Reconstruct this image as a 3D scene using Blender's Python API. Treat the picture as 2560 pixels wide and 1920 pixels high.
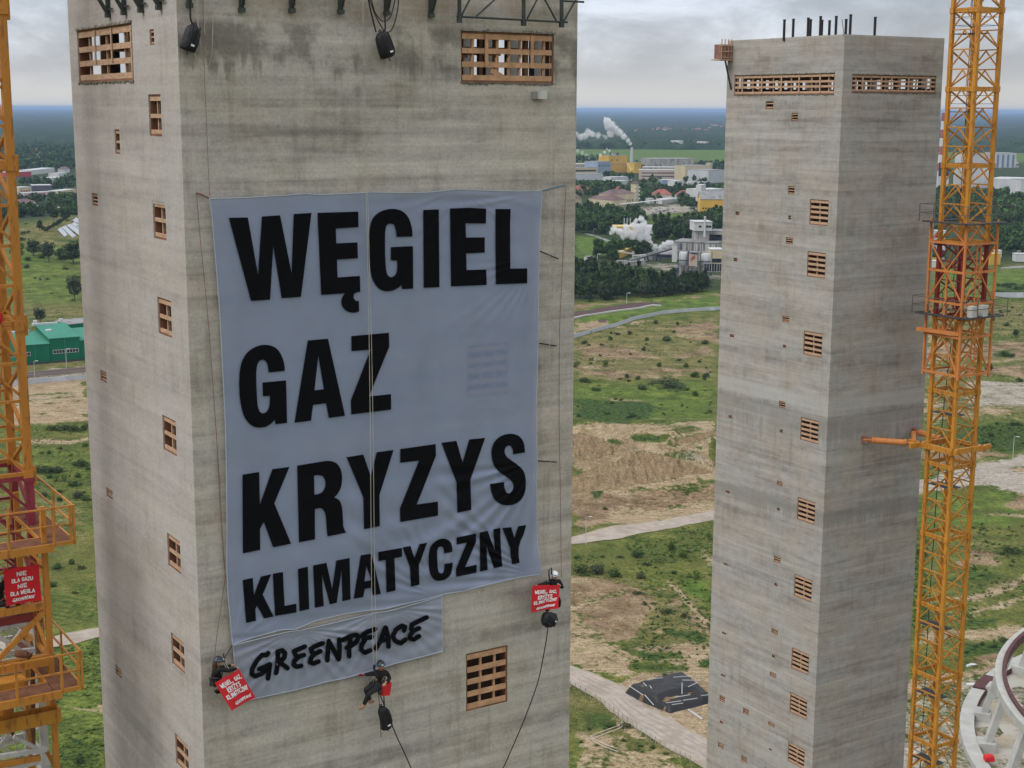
import bpy, bmesh, math, random
import numpy as np
from mathutils import Matrix, Vector, noise as mnoise

# ---------------------------------------------------------------- camera, light, sky
random.seed(7); RNG = np.random.default_rng(7)
scene = bpy.context.scene
for o in list(bpy.data.objects): bpy.data.objects.remove(o)
F_PX, CX, CY, CAM_Z = 3680., 1280., 960., 115.
PITCH = math.atan(688/F_PX); ROLL = math.radians(0.23)
_f = np.array([0, math.cos(PITCH), -math.sin(PITCH)]); _r = np.array([1., 0, 0]); _u = np.cross(_r, _f)
CAM_R = math.cos(ROLL)*_r + math.sin(ROLL)*_u
CAM_U = -math.sin(ROLL)*_r + math.cos(ROLL)*_u
CAM_F = _f; CAM_C = np.array([0, 0, CAM_Z])
cd = bpy.data.cameras.new('camera'); cam = bpy.data.objects.new('camera', cd); scene.collection.objects.link(cam)
cam.matrix_world = Matrix(((CAM_R[0], CAM_U[0], -CAM_F[0], 0), (CAM_R[1], CAM_U[1], -CAM_F[1], 0), (CAM_R[2], CAM_U[2], -CAM_F[2], CAM_Z), (0, 0, 0, 1)))
cd.sensor_width = 36; cd.lens = 36*F_PX/2560; cd.clip_start = 1; cd.clip_end = 300000
scene.camera = cam
SUN_DIR = np.array([-.86, -.50, 1.05]); SUN_DIR = SUN_DIR/np.linalg.norm(SUN_DIR)
sl = bpy.data.lights.new('sun', 'SUN'); sl.energy = 1.25; sl.angle = math.radians(38); sl.color = (1, .965, .91)
sun = bpy.data.objects.new('sun', sl); scene.collection.objects.link(sun)
sun.rotation_euler = Vector(SUN_DIR).to_track_quat('Z', 'Y').to_euler(); sun.location = (-60, -40, 200)
w = bpy.data.worlds.new('World'); scene.world = w; w.use_nodes = True
scene.view_settings.view_transform = 'Standard'; scene.view_settings.look = 'None'
scene.view_settings.exposure = 0.38; scene.view_settings.gamma = 1
scene.cycles.max_bounces = 6; scene.cycles.transparent_max_bounces = 12; scene.cycles.volume_bounces = 4
scene.cycles.volume_step_rate = 1.0; scene.cycles.volume_max_steps = 256
scene.cycles.use_denoising = True

def N(nt, typ, **kw):
    n = nt.nodes.new(typ)
    for k, v in kw.items():
        if k == 'ins':
            for a, b in v.items(): n.inputs[a].default_value = b
        else: setattr(n, k, v)
    return n
def ramp(nt, src, stops, interp='LINEAR'):
    r = nt.nodes.new('ShaderNodeValToRGB'); r.color_ramp.interpolation = interp
    e = r.color_ramp.elements
    while len(e) < len(stops): e.new(.5)
    for i, (p, c) in enumerate(stops):
        e[i].position = p
        if not hasattr(c, '__len__'): c = (c, c, c)
        e[i].color = (*c[:3], 1)
    nt.links.new(src, r.inputs[0]); return r.outputs[0]
def mixc(nt, fac, a, b, mode='MIX'):
    m = nt.nodes.new('ShaderNodeMix'); m.data_type = 'RGBA'; m.blend_type = mode
    for i, v in ((0, fac), (6, a), (7, b)):
        if hasattr(v, 'is_linked'): nt.links.new(v, m.inputs[i])
        else: m.inputs[i].default_value = v if i == 0 else (*v[:3], 1)
    return m.outputs[2]
def math_(nt, op, a, b=0., c=0., clamp=False):
    m = nt.nodes.new('ShaderNodeMath'); m.operation = op; m.use_clamp = clamp
    for i, v in enumerate((a, b, c)):
        if hasattr(v, 'is_linked'): nt.links.new(v, m.inputs[i])
        else: m.inputs[i].default_value = v
    return m.outputs[0]
def smooth(nt, v, lo, hi):
    m = nt.nodes.new('ShaderNodeMapRange'); m.interpolation_type = 'SMOOTHSTEP'
    nt.links.new(v, m.inputs[0]); m.inputs[1].default_value = lo; m.inputs[2].default_value = hi
    return m.outputs[0]
def noise(nt, vec, scale, detail=4, rough=.55, mul=None, dist=0.):
    if mul is not None:
        mp = nt.nodes.new('ShaderNodeMapping'); mp.vector_type = 'POINT'; mp.inputs['Scale'].default_value = mul
        nt.links.new(vec, mp.inputs[0]); vec = mp.outputs[0]
    n = nt.nodes.new('ShaderNodeTexNoise'); n.inputs['Scale'].default_value = scale; n.inputs['Detail'].default_value = detail
    n.inputs['Roughness'].default_value = rough; n.inputs['Distortion'].default_value = dist
    nt.links.new(vec, n.inputs['Vector']); return n.outputs[0]

# overcast sky: the physical sky seen through a nearly closed, broken cloud layer
nt = w.node_tree; nt.nodes.clear()
out = N(nt, 'ShaderNodeOutputWorld'); sky = N(nt, 'ShaderNodeTexSky'); sky.sky_type = 'NISHITA'; sky.sun_disc = False
sky.sun_elevation = math.asin(SUN_DIR[2]); sky.sun_rotation = math.atan2(SUN_DIR[0], SUN_DIR[1]) % (2*math.pi)
bg1 = N(nt, 'ShaderNodeBackground'); nt.links.new(sky.outputs[0], bg1.inputs[0]); bg1.inputs[1].default_value = .10
tc = N(nt, 'ShaderNodeTexCoord'); sep = N(nt, 'ShaderNodeSeparateXYZ'); nt.links.new(tc.outputs['Generated'], sep.inputs[0])
cv = N(nt, 'ShaderNodeVectorMath', operation='MULTIPLY'); nt.links.new(tc.outputs['Generated'], cv.inputs[0]); cv.inputs[1].default_value = (1, 1, 2.6)
n1 = noise(nt, cv.outputs[0], 9.0, 8, .60, dist=.35); n2 = noise(nt, cv.outputs[0], 2.6, 3, .5)
el = sep.outputs[2]
grad = ramp(nt, el, [(0, (.535, .52, .50)), (.010, (.52, .515, .505)), (.026, (.44, .455, .48)), (.075, (.415, .455, .52)), (.3, (.70, .73, .77)), (1, (.98, 1.0, 1.03))])
puff = ramp(nt, n1, [(.36, .76), (.46, .90), (.53, 1.06), (.60, 1.28), (.68, 1.50)])
broad = ramp(nt, n2, [(.3, .86), (.7, 1.12)])
puffm = mixc(nt, smooth(nt, el, .004, .04), (1, 1, 1), puff)
ccol = mixc(nt, 1., mixc(nt, 1., grad, puffm, 'MULTIPLY'), broad, 'MULTIPLY')
bg2 = N(nt, 'ShaderNodeBackground'); nt.links.new(ccol, bg2.inputs[0]); bg2.inputs[1].default_value = 1.0
mx = N(nt, 'ShaderNodeMixShader'); mx.inputs[0].default_value = .93
nt.links.new(bg1.outputs[0], mx.inputs[1]); nt.links.new(bg2.outputs[0], mx.inputs[2]); nt.links.new(mx.outputs[0], out.inputs[0])

# ---------------------------------------------------------------- helpers
TH = math.radians(32)
E1 = np.array([math.cos(TH), math.sin(TH), 0]); E2 = np.array([-math.sin(TH), math.cos(TH), 0]); EZ = np.array([0, 0, 1.])
def A3(p): return np.asarray(p, float)
def unit(v): v = A3(v); return v/np.linalg.norm(v)
def ray(x, y): return unit(CAM_F + CAM_R*(x-CX)/F_PX - CAM_U*(y-CY)/F_PX)
def at_depth(x, y, d): v = ray(x, y); return CAM_C + v*d/(v@CAM_F)
def on_plane(x, y, p0, n): v = ray(x, y); return CAM_C + v*(((A3(p0)-CAM_C)@n)/(v@n))
def at_z(x, y, z): v = ray(x, y); return CAM_C + v*((z-CAM_Z)/v[2])
def project(P):
    d = P - CAM_C; z = d@CAM_F
    return CX+F_PX*(d@CAM_R)/z, CY-F_PX*(d@CAM_U)/z
def lattice(ix, iy, seed):
    h = (ix.astype(np.int64)*374761393 + iy.astype(np.int64)*668265263 + seed*1442695041) & 0xffffffff
    h = ((h ^ (h >> 13))*1274126177) & 0xffffffff
    return ((h ^ (h >> 16)) & 0xffff)/65535.
def vnoise(x, y, seed=0):
    x = np.asarray(x, float); y = np.asarray(y, float)
    ix = np.floor(x); iy = np.floor(y); fx = x-ix; fy = y-iy; fx = fx*fx*(3-2*fx); fy = fy*fy*(3-2*fy)
    a = lattice(ix, iy, seed); b = lattice(ix+1, iy, seed); c = lattice(ix, iy+1, seed); d = lattice(ix+1, iy+1, seed)
    return (a*(1-fx)+b*fx)*(1-fy)+(c*(1-fx)+d*fx)*fy
def fbm(x, y, seed=0, o=4):
    s = 0; a = .5; t = 0
    for i in range(o):
        s = s + a*vnoise(x*2**i, y*2**i, seed+i*17); t += a; a *= .5
    return s/t
# height of the land: sand heaps, slag heap, the green hill at the left
def px0(x, y): return at_z(x, y, 0)
HUMPS = []
def hump(px, py, lat, dep, h, sharp=1.0):
    c = px0(px, py); d = unit([c[0], c[1], 0]); HUMPS.append((c, np.array([d[1], -d[0], 0]), d, lat, dep, h, sharp))
hump(1590, 1176, 46, 14, 11, .9); hump(1700, 1190, 22, 20, 3.5); hump(1452, 1120, 34, 18, 9.5); hump(1745, 1082, 24, 20, 3.2)
hump(1450, 1210, 20, 12, 3.0); hump(1517, 801, 15, 12, 3.0); hump(250, 605, 190, 230, 20); hump(150, 1010, 30, 18, 1.2)
def height(x, y):
    x = np.asarray(x, float); y = np.asarray(y, float); z = np.zeros_like(x)
    for c, l, d, lat, dep, h, s in HUMPS:
        a = ((x-c[0])*l[0]+(y-c[1])*l[1])/lat; b = ((x-c[0])*d[0]+(y-c[1])*d[1])/dep
        e = h*np.exp(-np.power(a*a+b*b, s)); z = z + e*(1+(.16*(fbm(a*lat/2.2, b*dep/14+lat, 71, 3)-.5)*4*np.clip(np.hypot(a, b)*1.6-.3, 0, 1) if h < 15 else 0))
    r = np.hypot(x, y)
    z = z + (fbm(x/9, y/9, 3, 4)-.5)*.9*np.clip((r-150)/100, 0, 1)
    return z
def gnd(x, y):
    z = 0.
    for _ in range(8):
        p = at_z(x, y, z); z = float(height(p[0], p[1]))
    return np.array([p[0], p[1], z])

MATS = {}
def setp(b, **kw):
    for k, v in kw.items():
        b.inputs[k].default_value = (*v, 1) if hasattr(v, '__len__') and len(v) == 3 else v
def mat(name, base, rough=.8, metal=0., var=.12, scale=2., spec=.3, tint=None, tint_amt=.0, tint_scale=1.5, stretch=(1, 1, 1), bump=0., bscale=20.):
    if name in MATS: return MATS[name]
    m = bpy.data.materials.new(name); m.use_nodes = True; nt = m.node_tree; b = nt.nodes['Principled BSDF']
    setp(b, Roughness=rough, Metallic=metal); b.inputs['Specular IOR Level'].default_value = spec
    tc = N(nt, 'ShaderNodeTexCoord'); v = tc.outputs['Object']
    n = noise(nt, v, scale, 5, .6, mul=stretch)
    lo = tuple(max(0, c*(1-2.2*var)) for c in base); hi = tuple(min(1, c*(1+2.2*var)) for c in base)
    col = ramp(nt, n, [(.25, lo), (.5, base), (.75, hi)])
    if tint is not None:
        n2 = noise(nt, v, tint_scale, 6, .65, mul=stretch)
        col = mixc(nt, math_(nt, 'MULTIPLY', smooth(nt, n2, .62-.25*tint_amt, .70-.2*tint_amt), min(1, tint_amt+.25)), col, tint)
    nt.links.new(col, b.inputs['Base Color'])
    if bump > 0:
        bp = N(nt, 'ShaderNodeBump'); bp.inputs['Strength'].default_value = bump; bp.inputs['Distance'].default_value = .05
        nt.links.new(noise(nt, v, bscale, 4), bp.inputs['Height']); nt.links.new(bp.outputs[0], b.inputs['Normal'])
    MATS[name] = m; return m

COL = scene.collection
WM = {}                     # world matrix of every thing, so parts can be written in world coordinates
class MB:
    def __init__(s): s.v = []; s.f = []; s.mi = []; s.cur = 0
    def add(s, vs, fs):
        o = len(s.v); s.v.extend([tuple(map(float, p)) for p in vs]); s.f.extend([tuple(i+o for i in f) for f in fs]); s.mi.extend([s.cur]*len(fs)); return s
    def box(s, c, size, ax=None):
        c = A3(c); X, Y, Z = ax if ax is not None else (np.array([1., 0, 0]), np.array([0, 1., 0]), EZ)
        h = A3(size)/2; vs = []
        for k in (-1, 1):
            for a, b in ((-1, -1), (1, -1), (1, 1), (-1, 1)): vs.append(c+X*h[0]*a+Y*h[1]*b+Z*h[2]*k)
        return s.add(vs, [(3, 2, 1, 0), (4, 5, 6, 7), (0, 1, 5, 4), (1, 2, 6, 5), (2, 3, 7, 6), (3, 0, 4, 7)])
    def bar(s, p, q, w=.1, h=None, up=EZ):
        p, q = A3(p), A3(q); L = np.linalg.norm(q-p)
        if L < 1e-6: return s
        d = (q-p)/L; up = A3(up); x = np.cross(d, up)
        if np.linalg.norm(x) < 1e-3: x = np.cross(d, E1)
        x = unit(x); y = np.cross(x, d)
        return s.box((p+q)/2, (w, L, h or w), (x, d, y))
    def tube(s, pts, r, n=6, caps=True):
        pts = [A3(p) for p in pts]; m = len(pts); rs = r if hasattr(r, '__len__') else [r]*m
        vs = []; prev = None
        for i in range(m):
            d = unit(pts[min(i+1, m-1)]-pts[max(i-1, 0)])
            x = np.cross(d, EZ if abs(d[2]) < .9 else E1) if prev is None else prev-d*(prev@d)
            x = unit(x); prev = x; y = np.cross(d, x)
            for k in range(n):
                a = 2*math.pi*k/n; vs.append(pts[i]+rs[i]*(math.cos(a)*x+math.sin(a)*y))
        fs = [(i*n+k, i*n+(k+1) % n, (i+1)*n+(k+1) % n, (i+1)*n+k) for i in range(m-1) for k in range(n)]
        if caps: fs += [tuple(range(n-1, -1, -1)), tuple((m-1)*n+k for k in range(n))]
        return s.add(vs, fs)
    def quad(s, a, b, c, d): return s.add([a, b, c, d], [(0, 1, 2, 3)])
    def prism(s, base, vec):
        n = len(base); base = [A3(p) for p in base]; vec = A3(vec)
        return s.add(base+[p+vec for p in base], [tuple(range(n-1, -1, -1)), tuple(range(n, 2*n))]+[(i, (i+1) % n, n+(i+1) % n, n+i) for i in range(n)])
    def ball(s, c, r, seg=10, rings=7, ax=None, squash=(1, 1, 1), top=False):
        X, Y, Z = ax if ax is not None else (np.array([1., 0, 0]), np.array([0, 1., 0]), EZ); c = A3(c); vs = []; fs = []
        lo = math.pi/2 if top else math.pi
        for i in range(rings+1):
            t = lo*i/rings
            for k in range(seg):
                a = 2*math.pi*k/seg; vs.append(c+r*(X*squash[0]*math.sin(t)*math.cos(a)+Y*squash[1]*math.sin(t)*math.sin(a)+Z*squash[2]*math.cos(t)))
        fs = [(i*seg+k, (i+1)*seg+k, (i+1)*seg+(k+1) % seg, i*seg+(k+1) % seg) for i in range(rings) for k in range(seg)]
        return s.add(vs, fs)
    def build(s, name, m, parent=None, smooth=False):
        me = bpy.data.meshes.new(name); v = s.v
        if parent is not None and parent.name in WM:
            inv = np.array(WM[parent.name].inverted()); a = np.array(v) if v else np.zeros((0, 3)); v = (a@inv[:3, :3].T+inv[:3, 3]).tolist()
        me.from_pydata(v, [], s.f)
        for x in (m if isinstance(m, (list, tuple)) else [m]): me.materials.append(x)
        if isinstance(m, (list, tuple)): me.polygons.foreach_set('material_index', s.mi)
        if smooth: me.polygons.foreach_set('use_smooth', [True]*len(s.f))
        me.update(); o = bpy.data.objects.new(name, me); COL.objects.link(o)
        if parent is not None: o.parent = parent; WM[o.name] = WM.get(parent.name, Matrix())
        return o
def tag(o, label=None, cat=None, group=None, kind=None):
    for k, v in (('label', label), ('category', cat), ('group', group), ('kind', kind)):
        if v: o[k] = v
    return o
def thing(name, label, cat, loc=(0, 0, 0), rz=0., group=None):
    o = bpy.data.objects.new(name, None); COL.objects.link(o); o.empty_display_size = .5
    o.location = tuple(map(float, loc)); o.rotation_euler = (0, 0, rz)
    WM[o.name] = Matrix.Translation(Vector(o.location)) @ Matrix.Rotation(rz, 4, 'Z')
    return tag(o, label, cat, group)
def copy_tree(o, parent=None):
    c = o.copy(); COL.objects.link(c)
    if parent is not None: c.parent = parent
    for ch in list(o.children): copy_tree(ch, c)
    return c
def mesh_np(name, V, Fq, m):
    me = bpy.data.meshes.new(name); V = np.ascontiguousarray(V, np.float32); Fq = np.ascontiguousarray(Fq, np.int32); k = Fq.shape[1]
    me.vertices.add(len(V)); me.vertices.foreach_set('co', V.ravel()); me.loops.add(Fq.size); me.loops.foreach_set('vertex_index', Fq.ravel())
    me.polygons.add(len(Fq)); me.polygons.foreach_set('loop_start', np.arange(0, Fq.size, k, dtype=np.int32)); me.polygons.foreach_set('loop_total', np.full(len(Fq), k, np.int32))
    me.materials.append(m); me.update(calc_edges=True); return me
# ---------------------------------------------------------------- the land
ZN = {'C1': (1400, 240, .1989), 'C2': (1400, 500, .21696), 'C3': (1400, 800, .36155), 'C4': (1400, 1380, .32544),
      'L1': (30, 230, .1808), 'L2': (30, 520, .14463), 'L3': (30, 760, .14463), 'L4': (80, 980, .1808), 'L5': (90, 1560, .2169),
      'T1': (1740, 0, .3857), 'T2': (1740, 640, .3857), 'T3': (1740, 1280, .3857),
      'S1': (0, 0, .38577), 'S2': (0, 640, .38567), 'S3': (0, 1180, .44622), 'S4': (0, 1480, .2652), 'S5': (0, 860, .35),
      'Q1': (2300, 0, .25316), 'Q2': (2280, 380, .19284), 'Q3': (2280, 680, .19284), 'Q4': (2140, 1000, .18987), 'Q5': (2240, 1280, .19289), 'Q6': (2240, 1560, .21695),
      'A2': (400, 0, .48825), 'P1': (480, 1600, .12056), 'P2': (860, 1600, .14472), 'P3': (1280, 1400, .10847), 'P4': (0, 1380, .10848),
      'B1': (480, 440, .2290), 'B2': (900, 440, .2441), 'B3': (500, 800, .2351), 'B4': (900, 1040, .2441), 'B5': (500, 1100, .2260), 'B6': (560, 1400, .2532), 'B7': (540, 1380, .16275),
      'V1': (1040, 1290, .13562), 'V2': (600, 1520, .23508), 'K6': (1430, 540, .09646), 'K7': (1580, 540, .10849), 'FS': (0, 0, 1.)}
def Z(zone, *pts):
    a, b, s = ZN[zone]; r = [(a+x*s, b+y*s) for x, y in pts]
    return r if len(r) > 1 else r[0]
SAND, SOIL, LUSH, GRAV, MEAD, FLOOR, OLIV, SLAG, HEAP = range(9)
PAINT = []
def paint(cls, zone, pts, amt=1., feather=4., rag=1.):
    PAINT.append((cls, np.array(Z(zone, *pts)), amt, feather*(2.0 if cls != SLAG else 1), rag*1.35))
paint(FLOOR, 'FS', [(-300, 402), (2900, 402), (2900, 660), (2300, 660), (1800, 730), (1433, 750), (700, 640), (190, 548), (100, 552), (-300, 585)], .9, 4)
paint(MEAD, 'FS', [(1200, 374), (3000, 375), (3000, 405), (1200, 402)], 1., 2)
paint(MEAD, 'C1', [(1060, 1500), (1160, 1480), (1720, 1448), (1760, 1500), (1560, 1640), (1060, 1640)], .9, 1.5)
paint(MEAD, 'C2', [(100, 420), (380, 410), (600, 520), (470, 650), (330, 720), (230, 650), (100, 610)], 1, 3)
paint(GRAV, 'C2', [(640, 700), (900, 690), (1320, 720), (1300, 900), (1100, 800), (640, 740)], .5, 4)
paint(GRAV, 'C2', [(1320, 830), (1860, 840), (1860, 930), (1500, 905), (1320, 900)], .5, 3)
paint(GRAV, 'C1', [(700, 1430), (1500, 1350), (1660, 1400), (1640, 1450), (1060, 1500), (940, 1490)], .8, 3)
paint(MEAD, 'C2', [(100, 1200), (700, 1150), (1860, 1040), (1860, 1240), (1000, 1330), (100, 1560)], .7, 4)
paint(SOIL, 'C2', [(100, 1215), (700, 1165), (1200, 1140), (1860, 1085), (1860, 1105), (1200, 1165), (700, 1185), (100, 1260)], .8, 2)
paint(SLAG, 'C2', [(100, 1300), (300, 1265), (600, 1220), (880, 1185), (1130, 1188), (1165, 1216), (900, 1250), (600, 1288), (400, 1318), (100, 1385)], 1, 1.2, .5)
paint(SAND, 'C2', [(100, 1410), (450, 1382), (650, 1390), (560, 1440), (300, 1510), (100, 1560)], .9, 2)
paint(SLAG, 'C2', [(440, 1405), (480, 1370), (540, 1352), (600, 1365), (640, 1392), (560, 1408)], .8, 2)
paint(SAND, 'C2', [(560, 1535), (900, 1405), (1140, 1350), (1150, 1372), (900, 1440), (650, 1530)], .8, 2)
paint(OLIV, 'C3', [(80, 130), (600, 0), (1110, -20), (1110, 420), (80, 430)], .75, 8)
paint(SOIL, 'C2', [(1250, 1490), (1500, 1430), (1860, 1380), (1860, 1650), (1500, 1610), (1350, 1570)], .85, 4)
paint(SAND, 'C2', [(1280, 1565), (1500, 1540), (1840, 1490), (1840, 1510), (1560, 1560), (1330, 1590)], .9, 2)
for p in ([(80, 190), (300, 160), (560, 220), (720, 250), (500, 285), (250, 275), (80, 325)], [(80, 330), (330, 328), (620, 385), (820, 405), (560, 415), (300, 400), (80, 380)],
          [(540, 320), (760, 330), (1090, 330), (1090, 360), (760, 375), (560, 350)], [(700, 230), (900, 200), (1090, 170), (1090, 230), (860, 260)]):
    paint(SOIL, 'C3', p, .8, 6)
for p in ([(220, 515), (400, 535), (640, 565), (500, 582), (300, 560)], [(780, 380), (890, 372), (820, 400)], [(590, 670), (760, 664), (700, 682)], [(540, 398), (640, 390), (690, 402), (600, 410)],
          [(90, 338), (240, 334), (300, 346), (120, 350)], [(100, 250), (330, 262), (300, 275), (120, 268)]):
    paint(SAND, 'C3', p, .9, 3)
paint(MEAD, 'C3', [(80, 430), (600, 420), (1095, 380), (1085, 690), (700, 715), (500, 700), (80, 720)], .55, 8)
paint(LUSH, 'C3', [(60, 560), (250, 545), (640, 570), (680, 610), (620, 680), (400, 712), (200, 706), (60, 705)], .95, 6)
paint(LUSH, 'C3', [(640, 600), (1085, 560), (1085, 650), (760, 660), (640, 650)], .45, 8)
paint(SAND, 'C3', [(60, 722), (300, 715), (520, 705), (700, 722), (1100, 690), (1100, 1350), (600, 1395), (340, 1425), (240, 1300), (340, 1190), (60, 1205)], 1, 4)
paint(SOIL, 'C3', [(60, 800), (160, 790), (260, 810), (360, 860), (470, 900), (300, 945), (60, 970)], 1, 3)
paint(SOIL, 'C3', [(60, 1115), (300, 1060), (450, 1000), (600, 940), (780, 960), (1000, 1040), (800, 1095), (500, 1130), (300, 1175), (60, 1195)], 1, 2.5)
paint(SOIL, 'C3', [(760, 830), (900, 790), (1060, 770), (1060, 850), (900, 870), (780, 880)], .6, 4)
paint(OLIV, 'C3', [(600, 930), (760, 950), (940, 1010), (800, 1010)], .5, 5)
paint(GRAV, 'C3', [(740, 910), (1060, 900), (1060, 960), (1000, 1010), (860, 960)], .5, 5)
paint(SOIL, 'C3', [(60, 1212), (330, 1195), (700, 1160), (1090, 1110), (1090, 1275), (800, 1300), (430, 1330), (300, 1420), (60, 1450)], .75, 7)
paint(OLIV, 'C3', [(60, 1215), (330, 1200), (420, 1300), (460, 1390), (330, 1410), (60, 1490)], .6, 6)
for p in ([(545, 805), (620, 795), (765, 790), (740, 830), (600, 842)], [(365, 828), (430, 835), (490, 858), (465, 872), (390, 850)], [(860, 945), (920, 928), (970, 938), (900, 962)], [(990, 1112), (1090, 1100), (1090, 1140)],
          [(195, 1190), (330, 1188), (325, 1240), (240, 1248)], [(740, 750), (900, 735), (980, 760), (880, 778)], [(980, 885), (1060, 880), (1060, 896)], [(70, 1035), (140, 1030), (130, 1060), (70, 1065)]):
    paint(LUSH, 'C3', p, .8, 4); paint(SAND, 'C3', p, -.9, 4)
paint(SAND, 'C3', [(560, 1370), (800, 1320), (1090, 1275), (1090, 1318), (700, 1390), (400, 1435)], 1, 3)
paint(SAND, 'C3', [(300, 1160), (560, 1125), (800, 1095), (1060, 1060), (1060, 1075), (700, 1125), (320, 1185)], .6, 2)
paint(SOIL, 'C3', [(950, 1600), (1060, 1480), (1060, 1680), (960, 1680)], .6, 6)
paint(LUSH, 'C3', [(60, 1600), (300, 1560), (700, 1500), (1060, 1440), (1060, 1659), (60, 1700)], .4, 10)
paint(OLIV, 'C4', [(60, 160), (500, 210), (900, 240), (1170, 130), (1170, 700), (700, 720), (60, 560)], .5, 10)
paint(SOIL, 'C4', [(60, 190), (330, 220), (560, 290), (690, 420), (720, 560), (650, 650), (520, 705), (300, 690), (60, 440)], .95, 7)
paint(SAND, 'C4', [(60, 212), (320, 218), (310, 248), (180, 258), (60, 262)], .9, 3)
paint(SAND, 'C4', [(60, 400), (180, 400), (420, 300), (440, 320), (240, 420), (180, 560), (420, 700), (640, 740), (900, 690), (1160, 660), (1160, 1010), (900, 905), (620, 905), (470, 960), (300, 935), (60, 845)], .8, 6)
paint(SAND, 'C4', [(1060, -40), (1170, -60), (1170, 130), (1060, 110)], .6, 4)
paint(SOIL, 'C4', [(1060, -40), (1170, -60), (1170, 130), (1060, 110)], .4, 4)
paint(SAND, 'C4', [(860, 240), (900, 235), (1010, 370), (1140, 540), (1110, 545), (980, 400)], .75, 3)
paint(SOIL, 'C4', [(650, 260), (860, 280), (1000, 420), (1150, 620), (1150, 700), (980, 560), (800, 400)], .5, 8)
for p in ([(515, 755), (640, 775), (880, 795), (870, 832), (650, 838), (540, 790)], [(830, 575), (1000, 600), (1040, 665), (960, 695), (860, 630)], [(480, 860), (640, 850), (960, 900), (940, 940), (700, 940), (500, 910)], [(1050, 850), (1160, 830), (1160, 930), (1070, 920)]):
    paint(LUSH, 'C4', p, .75, 6); paint(SAND, 'C4', p, -.6, 6)
paint(MEAD, 'C4', [(960, 190), (1170, 200), (1170, 440), (1000, 330)], .7, 6)
paint(OLIV, 'C4', [(60, 1000), (300, 1140), (470, 1290), (600, 1370), (950, 1590), (700, 1600), (60, 1560)], .8, 6)
paint(LUSH, 'C4', [(60, 1170), (300, 1195), (390, 1260), (310, 1350), (60, 1370)], .6, 7)
paint(SAND, 'C4', [(280, 1262), (370, 1245), (340, 1285)], .9, 3)
paint(SAND, 'C4', [(60, 1560), (300, 1580), (600, 1535), (820, 1570), (1160, 1690), (1160, 1900), (60, 1900)], .9, 8)
paint(SAND, 'C4', [(300, 1420), (460, 1400), (620, 1440), (560, 1500), (380, 1530), (240, 1480)], .5, 8)
paint(SOIL, 'FS', [(1300, 1900), (2600, 1880), (2600, 2200), (1300, 2200)], .5, 20)
# to the right of the second tower
paint(MEAD, 'Q2', [(200, 1500), (1600, 1470), (1600, 1900), (200, 1900)], .6, 6)
paint(LUSH, 'Q3', [(1000, 180), (1300, 140), (1600, 150), (1600, 290), (1050, 290)], .9, 4)
paint(OLIV, 'Q3', [(200, 350), (1600, 340), (1600, 880), (200, 860)], .6, 10)
paint(SOIL, 'Q3', [(150, 880), (1000, 880), (1600, 850), (1600, 1150), (1200, 1120), (150, 1160)], .75, 6)
paint(LUSH, 'Q3', [(980, 1040), (1250, 980), (1400, 1060), (1300, 1110), (1000, 1100)], .8, 5)
for p in ([(980, 890), (1330, 880), (1600, 850), (1600, 865), (1330, 905), (980, 905)], [(150, 1130), (1000, 1140), (1600, 1130), (1600, 1190), (1000, 1170), (150, 1200)], [(960, 1225), (1250, 1215), (1260, 1225), (960, 1240)], [(100, 800), (300, 800), (300, 1300), (100, 1300)]):
    paint(SAND, 'Q3', p, .75, 4)
paint(SOIL, 'Q3', [(150, 1200), (1600, 1200), (1600, 1390), (150, 1390)], .7, 6)
paint(OLIV, 'Q3', [(100, 1380), (1600, 1400), (1600, 1860), (100, 1900)], .8, 5)
paint(GRAV, 'Q3', [(700, 1400), (1600, 1390), (1600, 1760), (900, 1790), (600, 1700)], .62, 5)
paint(SAND, 'Q4', [(800, -60), (1030, -60), (1030, 170), (880, 140)], .9, 4)
paint(SAND, 'Q4', [(860, 240), (1050, 160), (1600, 140), (2130, 105), (2230, 130), (2100, 210), (1600, 265), (860, 350)], .8, 5)
paint(SOIL, 'Q4', [(860, 200), (1600, 190), (2300, 180), (2300, 270), (1600, 300), (860, 330)], .5, 6)
paint(LUSH, 'Q4', [(860, 420), (1600, 330), (2300, 240), (2300, 750), (1900, 780), (1600, 640), (860, 560)], .65, 7)
paint(SOIL, 'Q4', [(850, 690), (1300, 680), (1800, 700), (2000, 770), (1500, 860), (850, 920)], .9, 6)
paint(SAND, 'Q4', [(1540, 880), (1800, 810), (2060, 765), (2300, 740), (2300, 770), (1900, 830), (1540, 910)], .6, 3)
paint(GRAV, 'Q4', [(700, 1090), (860, 1050), (1600, 890), (2300, 740), (2400, 900), (2400, 1330), (2212, 1275), (1800, 1150), (1560, 1115), (860, 1225), (700, 1240)], 1, 4)
paint(SAND, 'Q4', [(2060, 945), (2120, 910), (2400, 870), (2400, 1010), (2200, 1000)], .9, 3)
paint(MEAD, 'Q4', [(860, 1245), (1560, 1130), (1800, 1160), (2300, 1300), (2300, 1700), (860, 1700)], .5, 6)
paint(SOIL, 'Q4', [(1900, 1200), (2300, 1290), (2300, 1480), (2100, 1440)], .7, 6)
paint(SAND, 'Q4', [(1650, 1490), (2300, 1470), (2300, 1530), (1660, 1520)], .7, 3)
paint(SOIL, 'Q5', [(960, 420), (1200, 420), (1420, 470), (1320, 620), (1050, 760), (960, 740)], .8, 8)
paint(LUSH, 'Q5', [(900, 780), (1300, 760), (1420, 830), (1100, 960), (900, 1020)], .6, 6)
paint(SAND, 'Q5', [(1900, 640), (1659, 740), (1400, 880), (930, 1040), (200, 1140), (200, 1200), (930, 1120), (1300, 1030), (1659, 860), (1900, 760)], .8, 5)
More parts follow.
